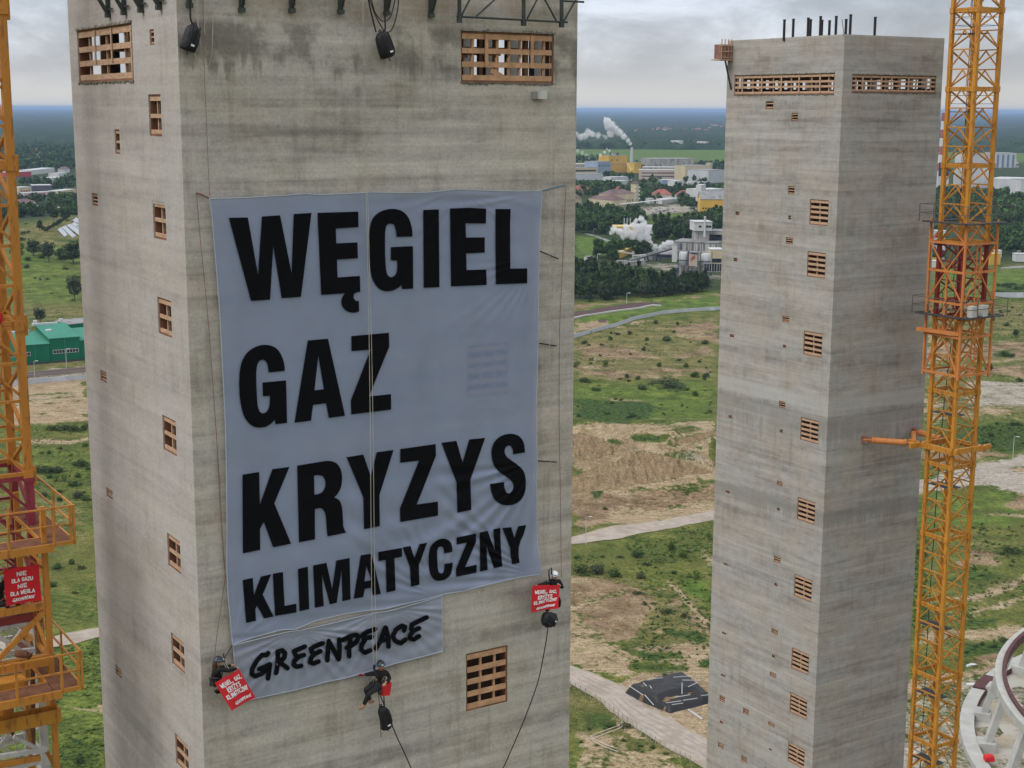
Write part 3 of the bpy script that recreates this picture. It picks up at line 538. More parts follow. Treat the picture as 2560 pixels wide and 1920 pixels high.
class Tower:
    def __init__(s, name, label, corner, W, D, top, mats):
        s.c = np.array([corner[0], corner[1], 0.]); s.W, s.D, s.top = W, D, top; s.mats = mats
        s.root = thing(name, label, 'tower', s.c, TH); s.holes = {k: [] for k in 'FLBR'}; s.wins = []
    def P(s, face, u, z, d=0.):                     # d: depth into the wall, negative stands proud
        if face == 'F': return s.c+E1*u+E2*d+EZ*z
        if face == 'L': return s.c+E2*u+E1*d+EZ*z
        if face == 'B': return s.c+E1*u+E2*(s.D-d)+EZ*z
        return s.c+E2*u+E1*(s.W-d)+EZ*z
    def uz(s, face, px, py, d=0.):
        n = -E2 if face == 'F' else -E1; p = on_plane(px, py, s.P(face, 0, 0, d), n)
        return (p-s.c)@(E1 if face == 'F' else E2), p[2]
    def win(s, face, zone, x0, y0, x1, y1, rails, studs, kind, label=None, ref=None):
        (ua, za), (ub, zb) = s.uz(face, *Z(zone, (x0, y0))), s.uz(face, *Z(zone, (x1, y1)))
        u0, u1 = sorted((ua, ub)); z0, z1 = sorted((za, zb)); s.holes[face].append((u0, u1, z0, z1)); s.wins.append((face, u0, u1, z0, z1, rails, studs, kind, label)); return u0, u1, z0, z1
    def shell(s):
        mb = MB(); dep = .42
        for f in 'FLBR':
            mb.cur = 0 if f in 'FB' or len(s.mats) == 1 else 1
            hs = s.holes[f]; L = s.W if f in 'FB' else s.D
            us = sorted({0., L, *[h[0] for h in hs], *[h[1] for h in hs]}); zs = sorted({0., s.top, *[h[2] for h in hs], *[h[3] for h in hs]})
            # merge runs of cells upward to keep the mesh light
            for ui in range(len(us)-1):
                um = (us[ui]+us[ui+1])/2; run = None
                for zi in range(len(zs)-1):
                    zm = (zs[zi]+zs[zi+1])/2; hole = any(a < um < b and c < zm < d for a, b, c, d in hs)
                    if not hole and run is None: run = zs[zi]
                    if run is not None and (hole or zi == len(zs)-2):
                        e = zs[zi] if hole else zs[zi+1]
                        q = [s.P(f, us[ui], run), s.P(f, us[ui+1], run), s.P(f, us[ui+1], e), s.P(f, us[ui], e)]
                        mb.quad(*(q if f in 'FR' else q[::-1])); run = None
            for a, b, c, d in hs:
                for (ua, za), (ub, zb) in (((a, c), (b, c)), ((b, c), (b, d)), ((b, d), (a, d)), ((a, d), (a, c))):
                    mb.quad(s.P(f, ua, za), s.P(f, ua, za, dep), s.P(f, ub, zb, dep), s.P(f, ub, zb))
        mb.cur = 0
        for zz in (s.top-.25, s.floor): mb.box(s.c+E1*s.W/2+E2*s.D/2+EZ*zz, (s.W-.02, s.D-.02, .3), (E1, E2, EZ))
        # the cast rim round the top
        return mb.build('shaft', s.mats, s.root)
    def formwork(s):
        for face, u0, u1, z0, z1, rails, studs, kind, label in s.wins:
            W, Hh = u1-u0, z1-z0; ax = (E1, E2, EZ) if face in 'FB' else (E2, E1, EZ); deep = .36
            th = min(.055, W*.09); mb = MB(); P = lambda u, z, d: s.P(face, u, z, d)
            for uu in (u0+th/2+.003, u1-th/2-.003): mb.box(P(uu, (z0+z1)/2, .035+deep/2), (th, deep, Hh-.006), ax)
            for zz in (z0+th/2+.003, z1-th/2-.003): mb.box(P((u0+u1)/2, zz, .035+deep/2), (W-2*th-.012, deep, th), ax)
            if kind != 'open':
                mb.cur = 1; mb.box(P((u0+u1)/2, (z0+z1)/2, .385), (W-.01, .03, Hh-.01), ax); mb.cur = 0  # added dark sheet standing in for the shaded interior behind the grid
            fr = mb.build('window_formwork', [M_REV, M_GAPSHADE], s.root); tag(fr, label)
            M = M_TIMBO if kind == 'orange' or kind == 'open' and face == 'F' and s.W > 10 else M_TIMB
            if kind == 'tiny':
                mb = MB(); mb.box(P((u0+u1)/2, (z0+z1)/2, .10), (W-2*th-.01, .05, Hh*.14), ax); mb.box(P((u0+u1)/2+W*.04, (z0+z1)/2, .17), (W*.14, .05, Hh-2*th-.01), ax); mb.build('crosspiece', M, fr); continue
            n = rails; rh = min(.17, Hh*(.105 if n == 4 else .095))
            if kind in ('med', 'small'): rh = Hh*.10 if n == 3 else rh
            for k in range(n):
                zz = z0+th+.008+rh/2+(Hh-2*th-.016-rh)*k/(n-1); jit = .0 if k in (0, n-1) else random.uniform(-.02, .02)
                mb = MB(); mb.box(P((u0+u1)/2, zz+jit, .05+random.uniform(0, .008)), (W-2*th-.01, .045, rh), ax); mb.build('rail', M, fr)
            sw = min(.07, W*.06)
            for k, (t, front, zt) in enumerate(studs):
                uu = u0+W*t; za = z0+th+.01+Hh*zt*(1 if zt > 0 else 0); mb = MB()
                if front: mb.box(P(uu, (za+z1-th-.01)/2, .006), (sw*1.5, .035, z1-th-.01-za), ax)
                else:
                    mb.box(P(uu, z0+Hh*.27, .125), (sw, .07, Hh*.46), ax); mb.box(P(uu+sw*.45, z0+Hh*.72, .127), (sw, .07, Hh*.44), ax)
                mb.build('stud', M, fr)
ST1 = [(.52, False, 0)]
LT = Tower('concrete_tower', 'near concrete tower carrying the big blue-grey banner', (-8.739, 39.312), 12.6, 10.08, 120., [M_LFRONT, M_LSIDE]); LT.floor = 112.5
RT = Tower('concrete_tower', 'far grey concrete tower with black rods standing on its flat top', (20.4246, 93.1694), 8.853, 11.031, 119.60, [M_RTOW]); RT.floor = 115.7
a = LT.win('F', 'A2', 1540, 158, 2016, 428, 4, [(.27, True, .26), (.76, True, .26), (.52, False, 0), (.13, False, 0), (.64, False, 0), (.90, False, 0), (.39, False, 0)], 'open', 'wide orange timber grid filling the opening near the tower top')
LT.win('F', 'FS', 1165, 1635, 1269, 1755, 5, [(.36, False, 0), (.70, False, 0)], 'orange', 'orange timber grid in the opening below the banner')
LT.win('F', 'FS', 1169, 865, 1270, 984, 5, [(.36, False, 0), (.70, False, 0)], 'big', 'timber grid showing dimly through the banner')
b = LT.win('L', 'S1', 497, 200, 868, 520, 4, [(.02, True, 0), (.36, True, .3), (.66, True, .3), (.18, False, 0), (.50, False, 0), (.82, False, 0)], 'open')
for zn, x0, y0, x1, y1, kd in (('S1', 968, 192, 1001, 290, 'small'), ('S1', 960, 612, 1051, 885, 'med'), ('S1', 741, 838, 780, 1000, 'small'), ('S1', 595, 1250, 636, 1338, 'small'), ('S1', 988, 1298, 1080, 1562, 'med'),
                               ('S2', 1019, 262, 1116, 536, 'med'), ('S2', 649, 736, 692, 828, 'small'), ('S2', 1051, 1026, 1147, 1306, 'med'), ('S2', 688, 1496, 732, 1588, 'small'),
                               ('S3', 935, 338, 1015, 580, 'med'), ('S3', 957, 895, 1037, 1140, 'med'), ('S3', 645, 1073, 683, 1168, 'small'), ('S3', 980, 1460, 1060, 1712, 'med')):
    LT.win('L', zn, x0, y0, x1, y1, 3, ST1 if kd == 'med' else [], kd)
zr = (min(a[2], b[2])+.35, max(a[3], b[3])+.25); sl_ = lambda L, n, f: [(.6+(L-1.2)*k/n, .6+(L-1.2)*(k+f)/n) for k in range(n)]
for L_, f_ in ((LT.W, 'B'), (LT.D, 'R')): LT.holes[f_] += [(u_, v_, zr[0]-.1, zr[1]+.35) for u_, v_ in (sl_(L_, 13, .42) if f_ == 'B' else sl_(L_, 6, .78))]
c1 = RT.win('L', 'T1', 250, 490, 894, 610, 4, [(1-t, f, 0) for t, f in ((.087, True), (.29, True), (.49, True), (.665, True), (.865, True), (.19, False), (.40, False), (.58, False), (.78, False), (.94, False), (.03, False))], 'open')
c2 = RT.win('F', 'T1', 1015, 482, 1552, 604, 4, [(t, f, 0) for t, f in ((.12, True), (.34, True), (.46, True), (.665, True), (.885, True), (.05, False), (.23, False), (.40, False), (.56, False), (.77, False), (.95, False))], 'open')
BIG = [(.5, False, 0)]
for x0, y0, x1, y1 in ((740, 1290, 855, 1466),): RT.win('L', 'T1', x0, y0, x1, y1, 5, BIG, 'big')
for x0, y0, x1, y1 in ((724, -32, 835, 148), (700, 482, 814, 661), (680, 1042, 790, 1222), (660, 1562, 768, 1745)): RT.win('L', 'T2', x0, y0, x1, y1, 5, BIG, 'big')
for x0, y0, x1, y1 in ((640, 400, 747, 588), (622, 876, 728, 1062), (611, 1166, 716, 1350), (599, 1486, 700, 1672)): RT.win('L', 'T3', x0, y0, x1, y1, 5, BIG, 'big')
for zn, x0, y0, x1, y1 in (('T1', 453, 634, 500, 706), ('T1', 619, 732, 660, 785), ('T1', 598, 1205, 637, 1262), ('T1', 584, 1537, 626, 1586), ('T2', 561, 385, 602, 433), ('T2', 539, 936, 578, 991), ('T2', 525, 1453, 560, 1497),
                           ('T3', 505, 278, 547, 336), ('T3', 490, 750, 530, 803), ('T3', 480, 1032, 520, 1082), ('T3', 153, 1182, 187, 1240), ('T3', 306, 1264, 342, 1323), ('T3', 470, 1352, 508, 1402), ('T3', 143, 1486, 178, 1543), ('T3', 295, 1573, 330, 1633)):
    RT.win('L', zn, x0, y0, x1, y1, 3, [], 'small')
for zn, x0, y0, x1, y1 in (('T1', 256, 1370, 281, 1395), ('T1', 598, 1396, 615, 1424), ('T2', 244, 11, 268, 38), ('T2', 221, 505, 246, 530), ('T2', 563, 573, 584, 598), ('T2', 211, 1030, 236, 1056), ('T2', 543, 1122, 563, 1149), ('T2', 192, 1516, 220, 1542), ('T2', 525, 1629, 543, 1655),
                           ('T3', 179, 326, 204, 352), ('T3', 509, 458, 529, 486), ('T3', 169, 772, 196, 800), ('T3', 492, 921, 512, 950), ('T3', 161, 1044, 190, 1075), ('T3', 154, 1348, 176, 1378), ('T3', 472, 1528, 491, 1551), ('T3', 447, 1652, 466, 1680)):
    RT.win('L', zn, x0, y0, x1, y1, 2, [], 'tiny')
for L_, f_ in ((RT.W, 'B'), (RT.D, 'R')): RT.holes[f_] += [(u_, v_, c2[2]+.3, c2[3]+.3) for u_, v_ in sl_(L_, 9, .72)]
for T in (LT, RT):
    T.shell(); T.formwork()
    mb = MB(); zf = T.floor; n = 0      # timber props standing about inside the top storey
    for uu in np.arange(.9, T.W-.5, 1.3 if T is LT else 1.25):
        for vv in np.arange(.9, T.D-.5, 2.7):
            p = T.c+E1*(uu+random.uniform(-.25, .25))+E2*(vv+random.uniform(-.4, .4)); mb.box(p+EZ*((zf+T.top-.4)/2+.1), (.13, .16, T.top-.6-zf), (E1, E2, EZ))
    for vv in np.arange(1.4, T.D-.5, 2.1): mb.box(T.c+E1*T.W/2+E2*vv+EZ*(c2[2]+.95 if T is RT else a[2]+1.0), (T.W-1.2, .05, .16), (E1, E2, EZ))
    mb.build('timber_prop', M_TIMBO, T.root)['kind'] = 'stuff'
mb = MB(); p, q = LT.uz('F', *Z('A2', (1700, 358))), LT.uz('F', *Z('A2', (1772, 402))); mb.bar(LT.P('F', p[0], p[1], .09), LT.P('F', q[0], q[1], .09), .04, .16, up=EZ); mb.build('loose_board', M_TIMBO, LT.root)
# ragged mortar lips along the head and sill of the wide openings
for T, f, h in ((LT, 'F', a), (LT, 'L', b), (RT, 'L', c1), (RT, 'F', c2)):
    for zz, s_ in ((h[2]-.004, -1), (h[3]+.004, 1)):
        us = np.arange(h[0]-.02, h[1]+.06, .06 if T is LT else .11); top_ = [T.P(f, u, zz+s_*random.uniform(.012, .085), -.004) for u in us]; bas = [T.P(f, u, zz, -.004) for u in us]; mb = MB()
        for k in range(len(us)-1):
            o_ = len(mb.v) if k == 0 else 0
        n_ = len(us); out_ = (-E2 if f == 'F' else -E1)*.035; mb.add(bas+top_+[q+out_ for q in bas]+[q+out_*.6 for q in top_], [q for k in range(n_-1) for q in ((k, k+1, n_+k+1, n_+k), (2*n_+k, 2*n_+k+1, 3*n_+k+1, 3*n_+k), (k, k+1, 2*n_+k+1, 2*n_+k), (n_+k, n_+k+1, 3*n_+k+1, 3*n_+k))]); mb.build('mortar_lip', mat('mortar crumbs', (.17, .155, .13), .95, var=.3, scale=5), T.root)
def wallp(px, py, wd=0.): return on_plane(px, py, LT.c-E2*wd, -E2)        # a point standing wd metres off the banner wall
NF = -E2
WAX = (E1, NF, EZ)
# black rods on the far tower, and the shutter box at its far left edge
for k, (x, y0, y1, dd) in enumerate(((570, 130, 235, 5.5), (628, 125, 235, 6.0), (724, 118, 230, 4.5), (740, 128, 230, 5.6), (804, 108, 225, 4.2), (814, 132, 225, 5.0), (863, 135, 222, 4.4), (905, 107, 222, 3.0), (970, 127, 218, 2.6), (998, 97, 218, 1.6), (1157, 113, 230, 1.8))):
    n_ = unit([.2, -1, 0]); o_ = RT.c+EZ*119.6+unit([.2, 1, 0])*dd; o_[2] = 119.6
    p = on_plane(*Z('T1', (x, y1)), o_, n_); q = on_plane(*Z('T1', (x, y0)), o_, n_); p[2] = 119.4; mb = MB(); q = np.array([p[0], p[1], q[2]])
    mb.tube([p, q], .085, 8); mb.tube([q-EZ*.05, q+EZ*.04], .095, 8)
    tag(mb.build('steel_rod', mat('black rod', (.018, .018, .02), .6), None), 'black steel rod on the far tower, ' + ('farthest left of all', 'second from the left', 'taller one of the left pair', 'shorter one of the left pair', 'tall one of the middle pair', 'short one of the middle pair', 'short one right of the middle pair', 'tall one alone left of the corner', 'shorter one of the corner pair', 'tallest one, at the corner', 'farthest right, standing alone')[k], 'rod', 'black rods on the far tower')
mb = MB(); p = RT.P('F', .05, 119.6, .06); mb.tube([p-EZ*.3, p+EZ*.9+E1*-.28], .02); tag(mb.build('reinforcing_bar', M_STEEL), 'thin leaning reinforcing bar at the corner of the far tower', 'bar')
fb = thing('shutter_box', 'pink shuttering box clamped to the top left edge of the far tower', 'shuttering', RT.P('B', 0, 118.6))
mb = MB(); q0 = RT.P('L', RT.D, 118.95); mb.box(q0-E1*.50+E2*-.1+EZ*-.1, (.95, .7, .95), (E1, E2, EZ)); mb.build('panel', mat('pink form panel', (.25, .125, .115), .7, var=.2, scale=3), fb)
for k in range(4):
    mb = MB(); mb.box(q0-E1*(.10+.28*k)+E2*-.48, (.05, .05, 1.45), (E1, E2, EZ)); mb.build('soldier', M_TIMB, fb)
for k in range(3):
    mb = MB(); mb.box(q0-E1*.55+E2*-.54+EZ*(-.5+.4*k), (1.3, .05, .06), (E1, E2, EZ)); mb.build('waler', M_TIMB, fb)
mb = MB(); mb.box(q0-E1*.55+E2*-.1+EZ*-.64, (1.15, 1.0, .07), (E1, E2, EZ)); mb.build('deck', M_TIMB, fb)
mb = MB(); mb.bar(q0-E1*.62-EZ*.7-E2*.5, q0-E1*.03-EZ*2.6-E2*.5, .09); mb.build('brace', M_STEEL, fb)
# scaffold brackets hanging under the top of the near tower
for k, (zn, f, x, yb) in enumerate([('S1', 'L', 700, 112), ('S1', 'L', 803, 96), ('S1', 'L', 913, 80), ('S1', 'L', 1030, 62), ('A2', 'F', 150, 38), ('A2', 'F', 418, 62), ('A2', 'F', 675, 64), ('A2', 'F', 925, 70), ('A2', 'F', 1160, 76), ('A2', 'F', 1388, 88)]):
    u_, z_ = LT.uz(f, *Z(zn, (x, yb)), d=-.07); out_ = -E1 if f == 'L' else -E2; ax = (E2, E1, EZ) if f == 'L' else (E1, E2, EZ); side = E2 if f == 'L' else E1
    b0 = LT.P(f, u_, z_, -.07); bt = thing('scaffold_bracket', ('green steel bracket on the side wall, %s' % ('farthest from the corner', 'second from the outer edge', 'third from the outer edge', 'nearest to the corner')[k] if k < 4 else 'green steel bracket over the banner wall, %s' % ('above the left black bag', 'second from the tower corner', 'third from the tower corner', 'fourth from the tower corner', 'above the middle black bag', 'last before the lattice truss')[k-4]), 'bracket', b0, TH, 'scaffold brackets under the near tower top')
    mb = MB(); mb.box(b0+EZ*1.4, (.11, .10, 2.8), ax); mb.build('post', M_STEEL, bt)
    mb = MB(); mb.bar(b0+EZ*.12+out_*.02, b0+EZ*2.75+out_*1.55, .075, .10); mb.build('strut', M_STEEL, bt)
    mb = MB(); mb.bar(b0+EZ*.22, b0+EZ*.22-side*.42*(1 if f == 'L' else -.25), .045); mb.box(b0+EZ*.05+out_*.02, (.17, .12, .12), ax); mb.build('foot', M_STEEL, bt)
tr = thing('scaffold_truss', 'dark tubular lattice truss above the wide timber window', 'truss', wallp(*Z('A2', (1530, 100)), .5), TH)
ww = .5; W2 = lambda x, y: wallp(*Z('A2', (x, y)), ww)
for (x0, y0, x1, y1) in ((1533, -90, 1533, 104), (1862, -90, 1862, 120), (2056, -90, 2056, 128)):
    mb = MB(); mb.bar(W2(x0, y0), W2(x1, y1), .085); mb.box(W2(x1, y1), (.13, .1, .14), WAX); mb.build('post', M_STEEL, tr)
for (x0, y0, x1, y1) in ((1520, 84, 2086, 114), (2060, 4, 2170, 10)):
    mb = MB(); mb.tube([W2(x0, y0), W2(x1, y1)], .032, 7); mb.build('chord', M_STEEL, tr)
for (x0, y0, x1, y1) in ((1545, 78, 1600, -30), (1612, 90, 1745, -30), (1880, 96, 1950, -40), (1950, -40, 2030, 108), (2066, 112, 2150, -40)):
    mb = MB(); mb.tube([W2(x0, y0), W2(x1, y1)], .028, 7); mb.build('diagonal', M_STEEL, tr)
for x in (1533, 1862, 2056):
    mb = MB(); mb.bar(W2(x, 60), wallp(*Z('A2', (x, 60)), .01), .05); mb.build('tie', M_STEEL, tr)
jb = thing('junction_box', 'pale electrical box on the wall under the wide timber window', 'box', wallp(*Z('A2', (1942, 508))), TH)
mb = MB(); mb.box(wallp(*Z('A2', (1954, 485)), .13), (.24, .22, .26), WAX); mb.build('cabinet', mat('pale box paint', (.52, .52, .49), .5, var=.04), jb)
mb = MB(); mb.box(wallp(*Z('A2', (1918, 488)), .05), (.15, .09, .22), WAX); mb.build('back_plate', mat('dull box paint', (.3, .29, .26), .6), jb)

# ---------------------------------------------------------------- banners
ANCH = [((1353, 1436), 260, .050, 46, (2.4, 4.6), 1.), ((738, 1573), 190, .045, 34, (3.3, 6.2), 1.), ((1356, 478), 250, .030, 40, (1.5, 3.3), 1.), ((1345, 1150), 520, .040, 30, (3.3, 4.75), 1.), ((583, 1611), 110, .02, 26, (0, 7), 1.), ((1147, 473), 120, .018, 26, (0, 7), 1.), ((1349, 640), 120, .02, 40, (3.2, 4.6), 1.), ((962, 1521), 150, .03, 34, (3.2, 6.3), 1.), ((1105, 1491), 190, .035, 34, (1.2, 3.4), 1.)]
def wrinkle(x, y):
    d = .03*(fbm(np.array([x/130.]), np.array([y/200.]), 41, 3)[0]-.5)
    for (ax_, ay_), R, amp, fq, (t0, t1), _ in ANCH:
        dx, dy = x-ax_, y-ay_; r = math.hypot(dx, dy)
        if r > R*2.6: continue
        t = math.atan2(-dy, dx) % (2*math.pi)
        if t < t0-.2 and t+6.283 < t1+.2: t += 6.283
        e = min(1, max(0, (t-t0+.2)/.2))*min(1, max(0, (t1+.2-t)/.2))
        if e > 0: d += 1.5*amp*e*math.exp(-r/R*1.1)*min(1, r/110)*math.sin(fq*t+2.2*math.sin(3.1*t)+r/140)*(.6+.4*math.sin(9*t+r/60))
    return d
def bw(x, y): return .13+wrinkle(x, y)
def resample(L, n):
    L = np.array(L, float); s = np.concatenate([[0], np.cumsum(np.linalg.norm(np.diff(L, axis=0), axis=1))]); t = np.linspace(0, s[-1], n); return np.stack([np.interp(t, s, L[:, 0]), np.interp(t, s, L[:, 1])], 1)
def cloth(top, bot, left, right, nx, ny):
    T, B, Lf, Rt = resample(top, nx), resample(bot, nx), resample(left, ny), resample(right, ny); u = np.linspace(0, 1, nx)[:, None, None]; v = np.linspace(0, 1, ny)[None, :, None]
    return (1-v)*T[:, None]+v*B[:, None]+(1-u)*Lf[None]+u*Rt[None]-((1-u)*(1-v)*T[0]+u*(1-v)*T[-1]+(1-u)*v*B[0]+u*v*B[-1])
def fabric(name, base, alpha=1., var=.05, weave=60.):
    m = mat(name, base, .85, var=var, scale=.6, spec=.15); b = m.node_tree.nodes['Principled BSDF']; b.inputs['Alpha'].default_value = alpha
    b.inputs['Sheen Weight'].default_value = .15; return m
M_BLUE = fabric('blue grey banner cloth', (.292, .346, .495), .66); M_GREY = fabric('grey banner cloth', (.285, .305, .375), .95); M_INK = mat('black banner paint', (.0065, .0065, .008), .95, var=.05, spec=.05); M_HEM = fabric('pale hem tape', (.36, .40, .47))
def sheet(name, edges, nx, ny, m, parent):
    G = cloth(*edges, nx, ny); vs = [tuple(wallp(x, y, bw(x, y))) for x, y in G.reshape(-1, 2)]
    mb = MB(); mb.add(vs, [(i*ny+j, i*ny+j+1, (i+1)*ny+j+1, (i+1)*ny+j) for i in range(nx-1) for j in range(ny-1)]); o = mb.build(name, m, parent, smooth=True)
    for nm_, L in zip(('top', 'bottom', 'left', 'right'), edges):
        Lp = resample(L, 60); mb = MB(); mb.tube([wallp(x, y, bw(x, y)+.006) for x, y in Lp], .015, 6); mb.build('hem', M_HEM, parent)
    return o
E_TOP = Z('B1', (190, 248), (520, 240), (1000, 214), (1240, 194), (1380, 206), (1890, 184))+Z('B2', (100, 165), (400, 175), (700, 168), (1010, 136), (1300, 150), (1600, 156), (1865, 155))
E_RIGHT = Z('B2', (1865, 155), (1838, 650), (1830, 1000), (1825, 1557))+Z('B4', (1805, 0), (1808, 300), (1815, 440), (1810, 700), (1810, 1000), (1815, 1300))+[(1353.8, 1435)]
E_BOT = Z('B6', (85, 832), (300, 762), (560, 690), (650, 686), (705, 686), (900, 602), (1200, 530), (1450, 494), (1580, 486), (1700, 455), (2000, 385), (2212, 330))+Z('V1', (900, 1380), (1000, 1345), (1400, 1250), (1900, 1130), (2212, 1085))+[(1353.8, 1435)]
E_LEFT = Z('B1', (190, 248), (215, 400), (240, 700), (275, 1100), (310, 1600))+Z('B3', (240, 500), (270, 1100))+Z('B5', (290, 200), (300, 1000))+Z('B7', (165, 200), (180, 600), (230, 1150), (255, 1420))
big = thing('protest_banner', 'huge blue-grey banner on the near tower reading WĘGIEL GAZ KRYZYS KLIMATYCZNY', 'banner', wallp(970, 1500), TH)
sheet('cloth', (E_TOP, E_BOT, E_LEFT, E_RIGHT), 200, 260, M_BLUE, big)
sml = thing('name_banner', 'smaller grey banner lettered GREENPEACE, hung below the big blue-grey one', 'banner', wallp(850, 1690), TH)
sheet('cloth', (Z('B6', (90, 842), (300, 790), (500, 742), (620, 712), (760, 694), (1000, 642), (1300, 570), (1500, 522), (1650, 500), (1900, 430), (2150, 358)), Z('B6', (130, 1425), (290, 1372), (700, 1286), (1000, 1206), (1180, 1170), (1400, 1110), (1700, 1020), (2155, 905)),
                Z('B6', (90, 842), (98, 950), (105, 1050), (118, 1250), (130, 1425)), Z('B6', (2150, 358), (2152, 640), (2155, 905))), 120, 50, M_GREY, sml)
def fill(polys, to_world, step=4.5):
    """flat letter outlines (with holes) filled, cut small enough to follow the folds, and mapped into the world"""
    bm = bmesh.new(); es = []
    for P in polys:
        vs = [bm.verts.new((x, y, 0)) for x, y in P]; es += [bm.edges.new((vs[i], vs[(i+1) % len(vs)])) for i in range(len(vs))]
    bmesh.ops.triangle_fill(bm, edges=es, use_beauty=True, normal=(0, 0, 1))
    xs = [v.co.x for v in bm.verts]; ys_ = [v.co.y for v in bm.verts]
    for k, (lo, hi) in enumerate(((min(xs), max(xs)), (min(ys_), max(ys_)))):
        t = lo+step
        while t < hi:
            n = (1, 0, 0) if k == 0 else (0, 1, 0)
            bmesh.ops.bisect_plane(bm, geom=bm.verts[:]+bm.edges[:]+bm.faces[:], plane_co=(t*(k == 0), t*(k == 1), 0), plane_no=n); t += step
    bm.verts.index_update(); r = [to_world(v.co.x, v.co.y) for v in bm.verts], [tuple(v.index for v in f.verts) for f in bm.faces]; bm.free(); return r
def rounded(P, it=1, keep=.35):
    """soften only the gentle corners of a traced curve"""
    for _ in range(it):
        Q = []; n = len(P)
        for i in range(n):
            a, b, c = np.array(P[i-1]), np.array(P[i]), np.array(P[(i+1) % n]); d1, d2 = unit2(b-a), unit2(c-b)
            if d1@d2 > .78 and max(np.linalg.norm(b-a), np.linalg.norm(c-b)) < 140: Q += [tuple(b+(a-b)*.25), tuple(b+(c-b)*.25)]
            else: Q.append(tuple(b))
        P = Q
    return P
def unit2(v): return v/(np.linalg.norm(v)+1e-9)
